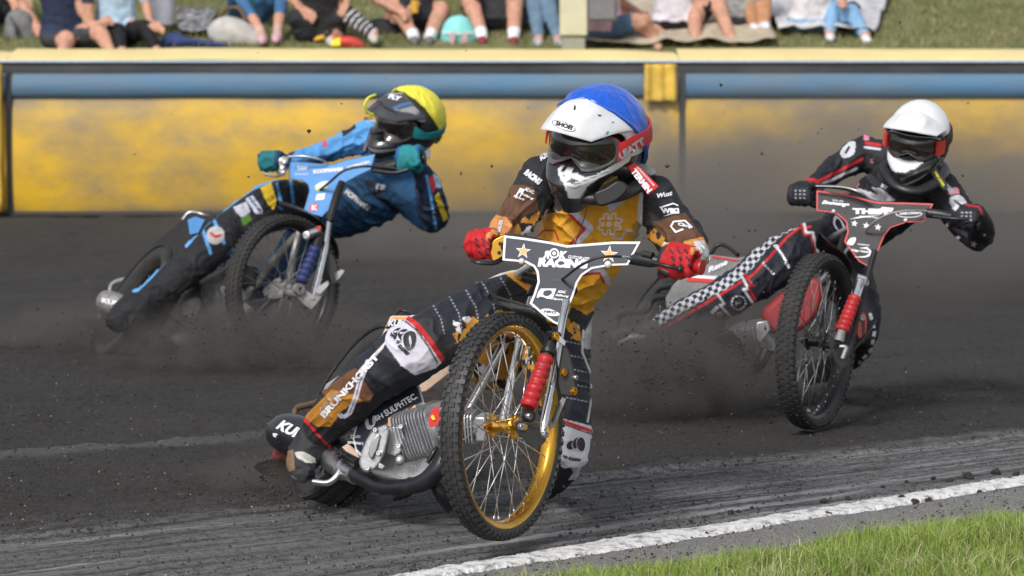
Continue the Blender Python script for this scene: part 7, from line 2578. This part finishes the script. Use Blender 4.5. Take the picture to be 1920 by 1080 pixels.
# dirt in the air, thrown up by the rear wheels
fl = []
def spray(n, c, r, d, ds):
    for _ in range(n):
        fl.append(P(RNG.normal(c[0], r[0]), RNG.normal(c[1], r[1]), RNG.normal(d, ds)))
spray(3200, (1280, 680), (110, 45), 12.6, .4)
spray(1800, (470, 635), (110, 45), 14.5, .25)
spray(350, (1500, 430), (260, 190), 15, 2.5)
spray(160, (1000, 350), (500, 160), 17, 3)
spray(260, (1050, 560), (380, 220), 11, 1.2)
spray(420, (530, 900), (45, 32), 10.6, .15)
spray(300, (620, 960), (80, 14), 10.2, .1)
spray(700, (230, 640), (70, 30), 15.2, .2)
spray(140, (1050, 950), (60, 25), 9.6, .15)
spray(260, (1400, 740), (160, 40), 12.5, .5)
fl = np.array(fl)
fl = fl[fl[:, 2] > .01]
sz = (.0012 + .0075 * RNG.random(len(fl)) ** 7)
scatter('flying_dirt', 'dark specks of dirt flying in the air behind the riders', fl, sz)


# dust clouds: closed volumes with broken edges
def dust(name, label, c, r, density, colr=(.34, .32, .30), scale=1.2, seedv=0.0, core=.35):
    bmx = bmesh.new()
    bmesh.ops.create_icosphere(bmx, subdivisions=3, radius=1)
    me = bpy.data.meshes.new(name)
    bmx.to_mesh(me); bmx.free()
    o = bpy.data.objects.new(name, me)
    col.objects.link(o)
    o.location = Vector(c)
    o.scale = r
    m = bpy.data.materials.new(name)
    m.use_nodes = True
    nt = m.node_tree
    nt.nodes.remove(nt.nodes['Principled BSDF'])
    pv = nt.nodes.new('ShaderNodeVolumePrincipled')
    pv.inputs['Color'].default_value = (*colr, 1)
    pv.inputs['Anisotropy'].default_value = .2
    tc = nt.nodes.new('ShaderNodeTexCoord')
    ln = nt.nodes.new('ShaderNodeVectorMath'); ln.operation = 'LENGTH'
    nt.links.new(tc.outputs['Object'], ln.inputs[0])
    ge = nt.nodes.new('ShaderNodeNewGeometry')
    ad = nt.nodes.new('ShaderNodeVectorMath'); ad.operation = 'ADD'; ad.inputs[1].default_value = (seedv, seedv, 0)
    nt.links.new(ge.outputs['Position'], ad.inputs[0])
    nz_ = noise(nt, ad.outputs[0], scale, 4, .6)
    fall = rng(nt, ln.outputs['Value'], core, .97, 1, 0)
    f2 = math_(nt, 'MULTIPLY', math_(nt, 'POWER', fall, 2.2), rng(nt, nz_, .38, .62, 0.0, 2.2))
    nt.links.new(math_(nt, 'MULTIPLY', f2, density), pv.inputs['Density'])
    nt.links.new(pv.outputs[0], nt.nodes['Material Output'].inputs['Volume'])
    me.materials.append(m)
    tag(o, label, 'dust', kind='stuff')
    return o


dust('dust_cloud', 'grey brown dust hanging before the fence on the right', P(1500, 440, 20.5), (3.4, 4.6, 1.3), .40, scale=.7)
dust('dust_cloud', 'dust hanging over the far track in the middle', P(900, 470, 22.5), (3.0, 3.4, 1.0), .42, scale=.8, seedv=3)
dust('dust_cloud', 'dirt spray rolling over the right motorcycle rear', P(1280, 678, 12.7), (.74, .50, .30), 18, colr=(.25, .235, .22), scale=7, seedv=6, core=.0)
dust('dust_cloud', 'dust swirling round the lower half of the left motorcycle', P(480, 652, 14.65), (.90, .50, .30), 20, colr=(.25, .235, .22), scale=6, seedv=9, core=.1)

dust('dust_cloud', 'dust trailing from the rear tyre of the left motorcycle', P(205, 632, 15.6), (.80, .50, .24), 20, colr=(.25, .235, .22), scale=6, seedv=13, core=.0)
dust('dust_cloud', 'thin dust kicked up behind the front motorcycle', P(545, 905, 10.8), (.42, .34, .17), 14, colr=(.25, .235, .22), scale=9, seedv=17, core=.0)
dust('dust_cloud', 'dust rolling between the centre rider and the right motorcycle', P(1180, 720, 13.6), (1.05, .7, .5), 9, colr=(.25, .235, .22), scale=3, seedv=21, core=.0)
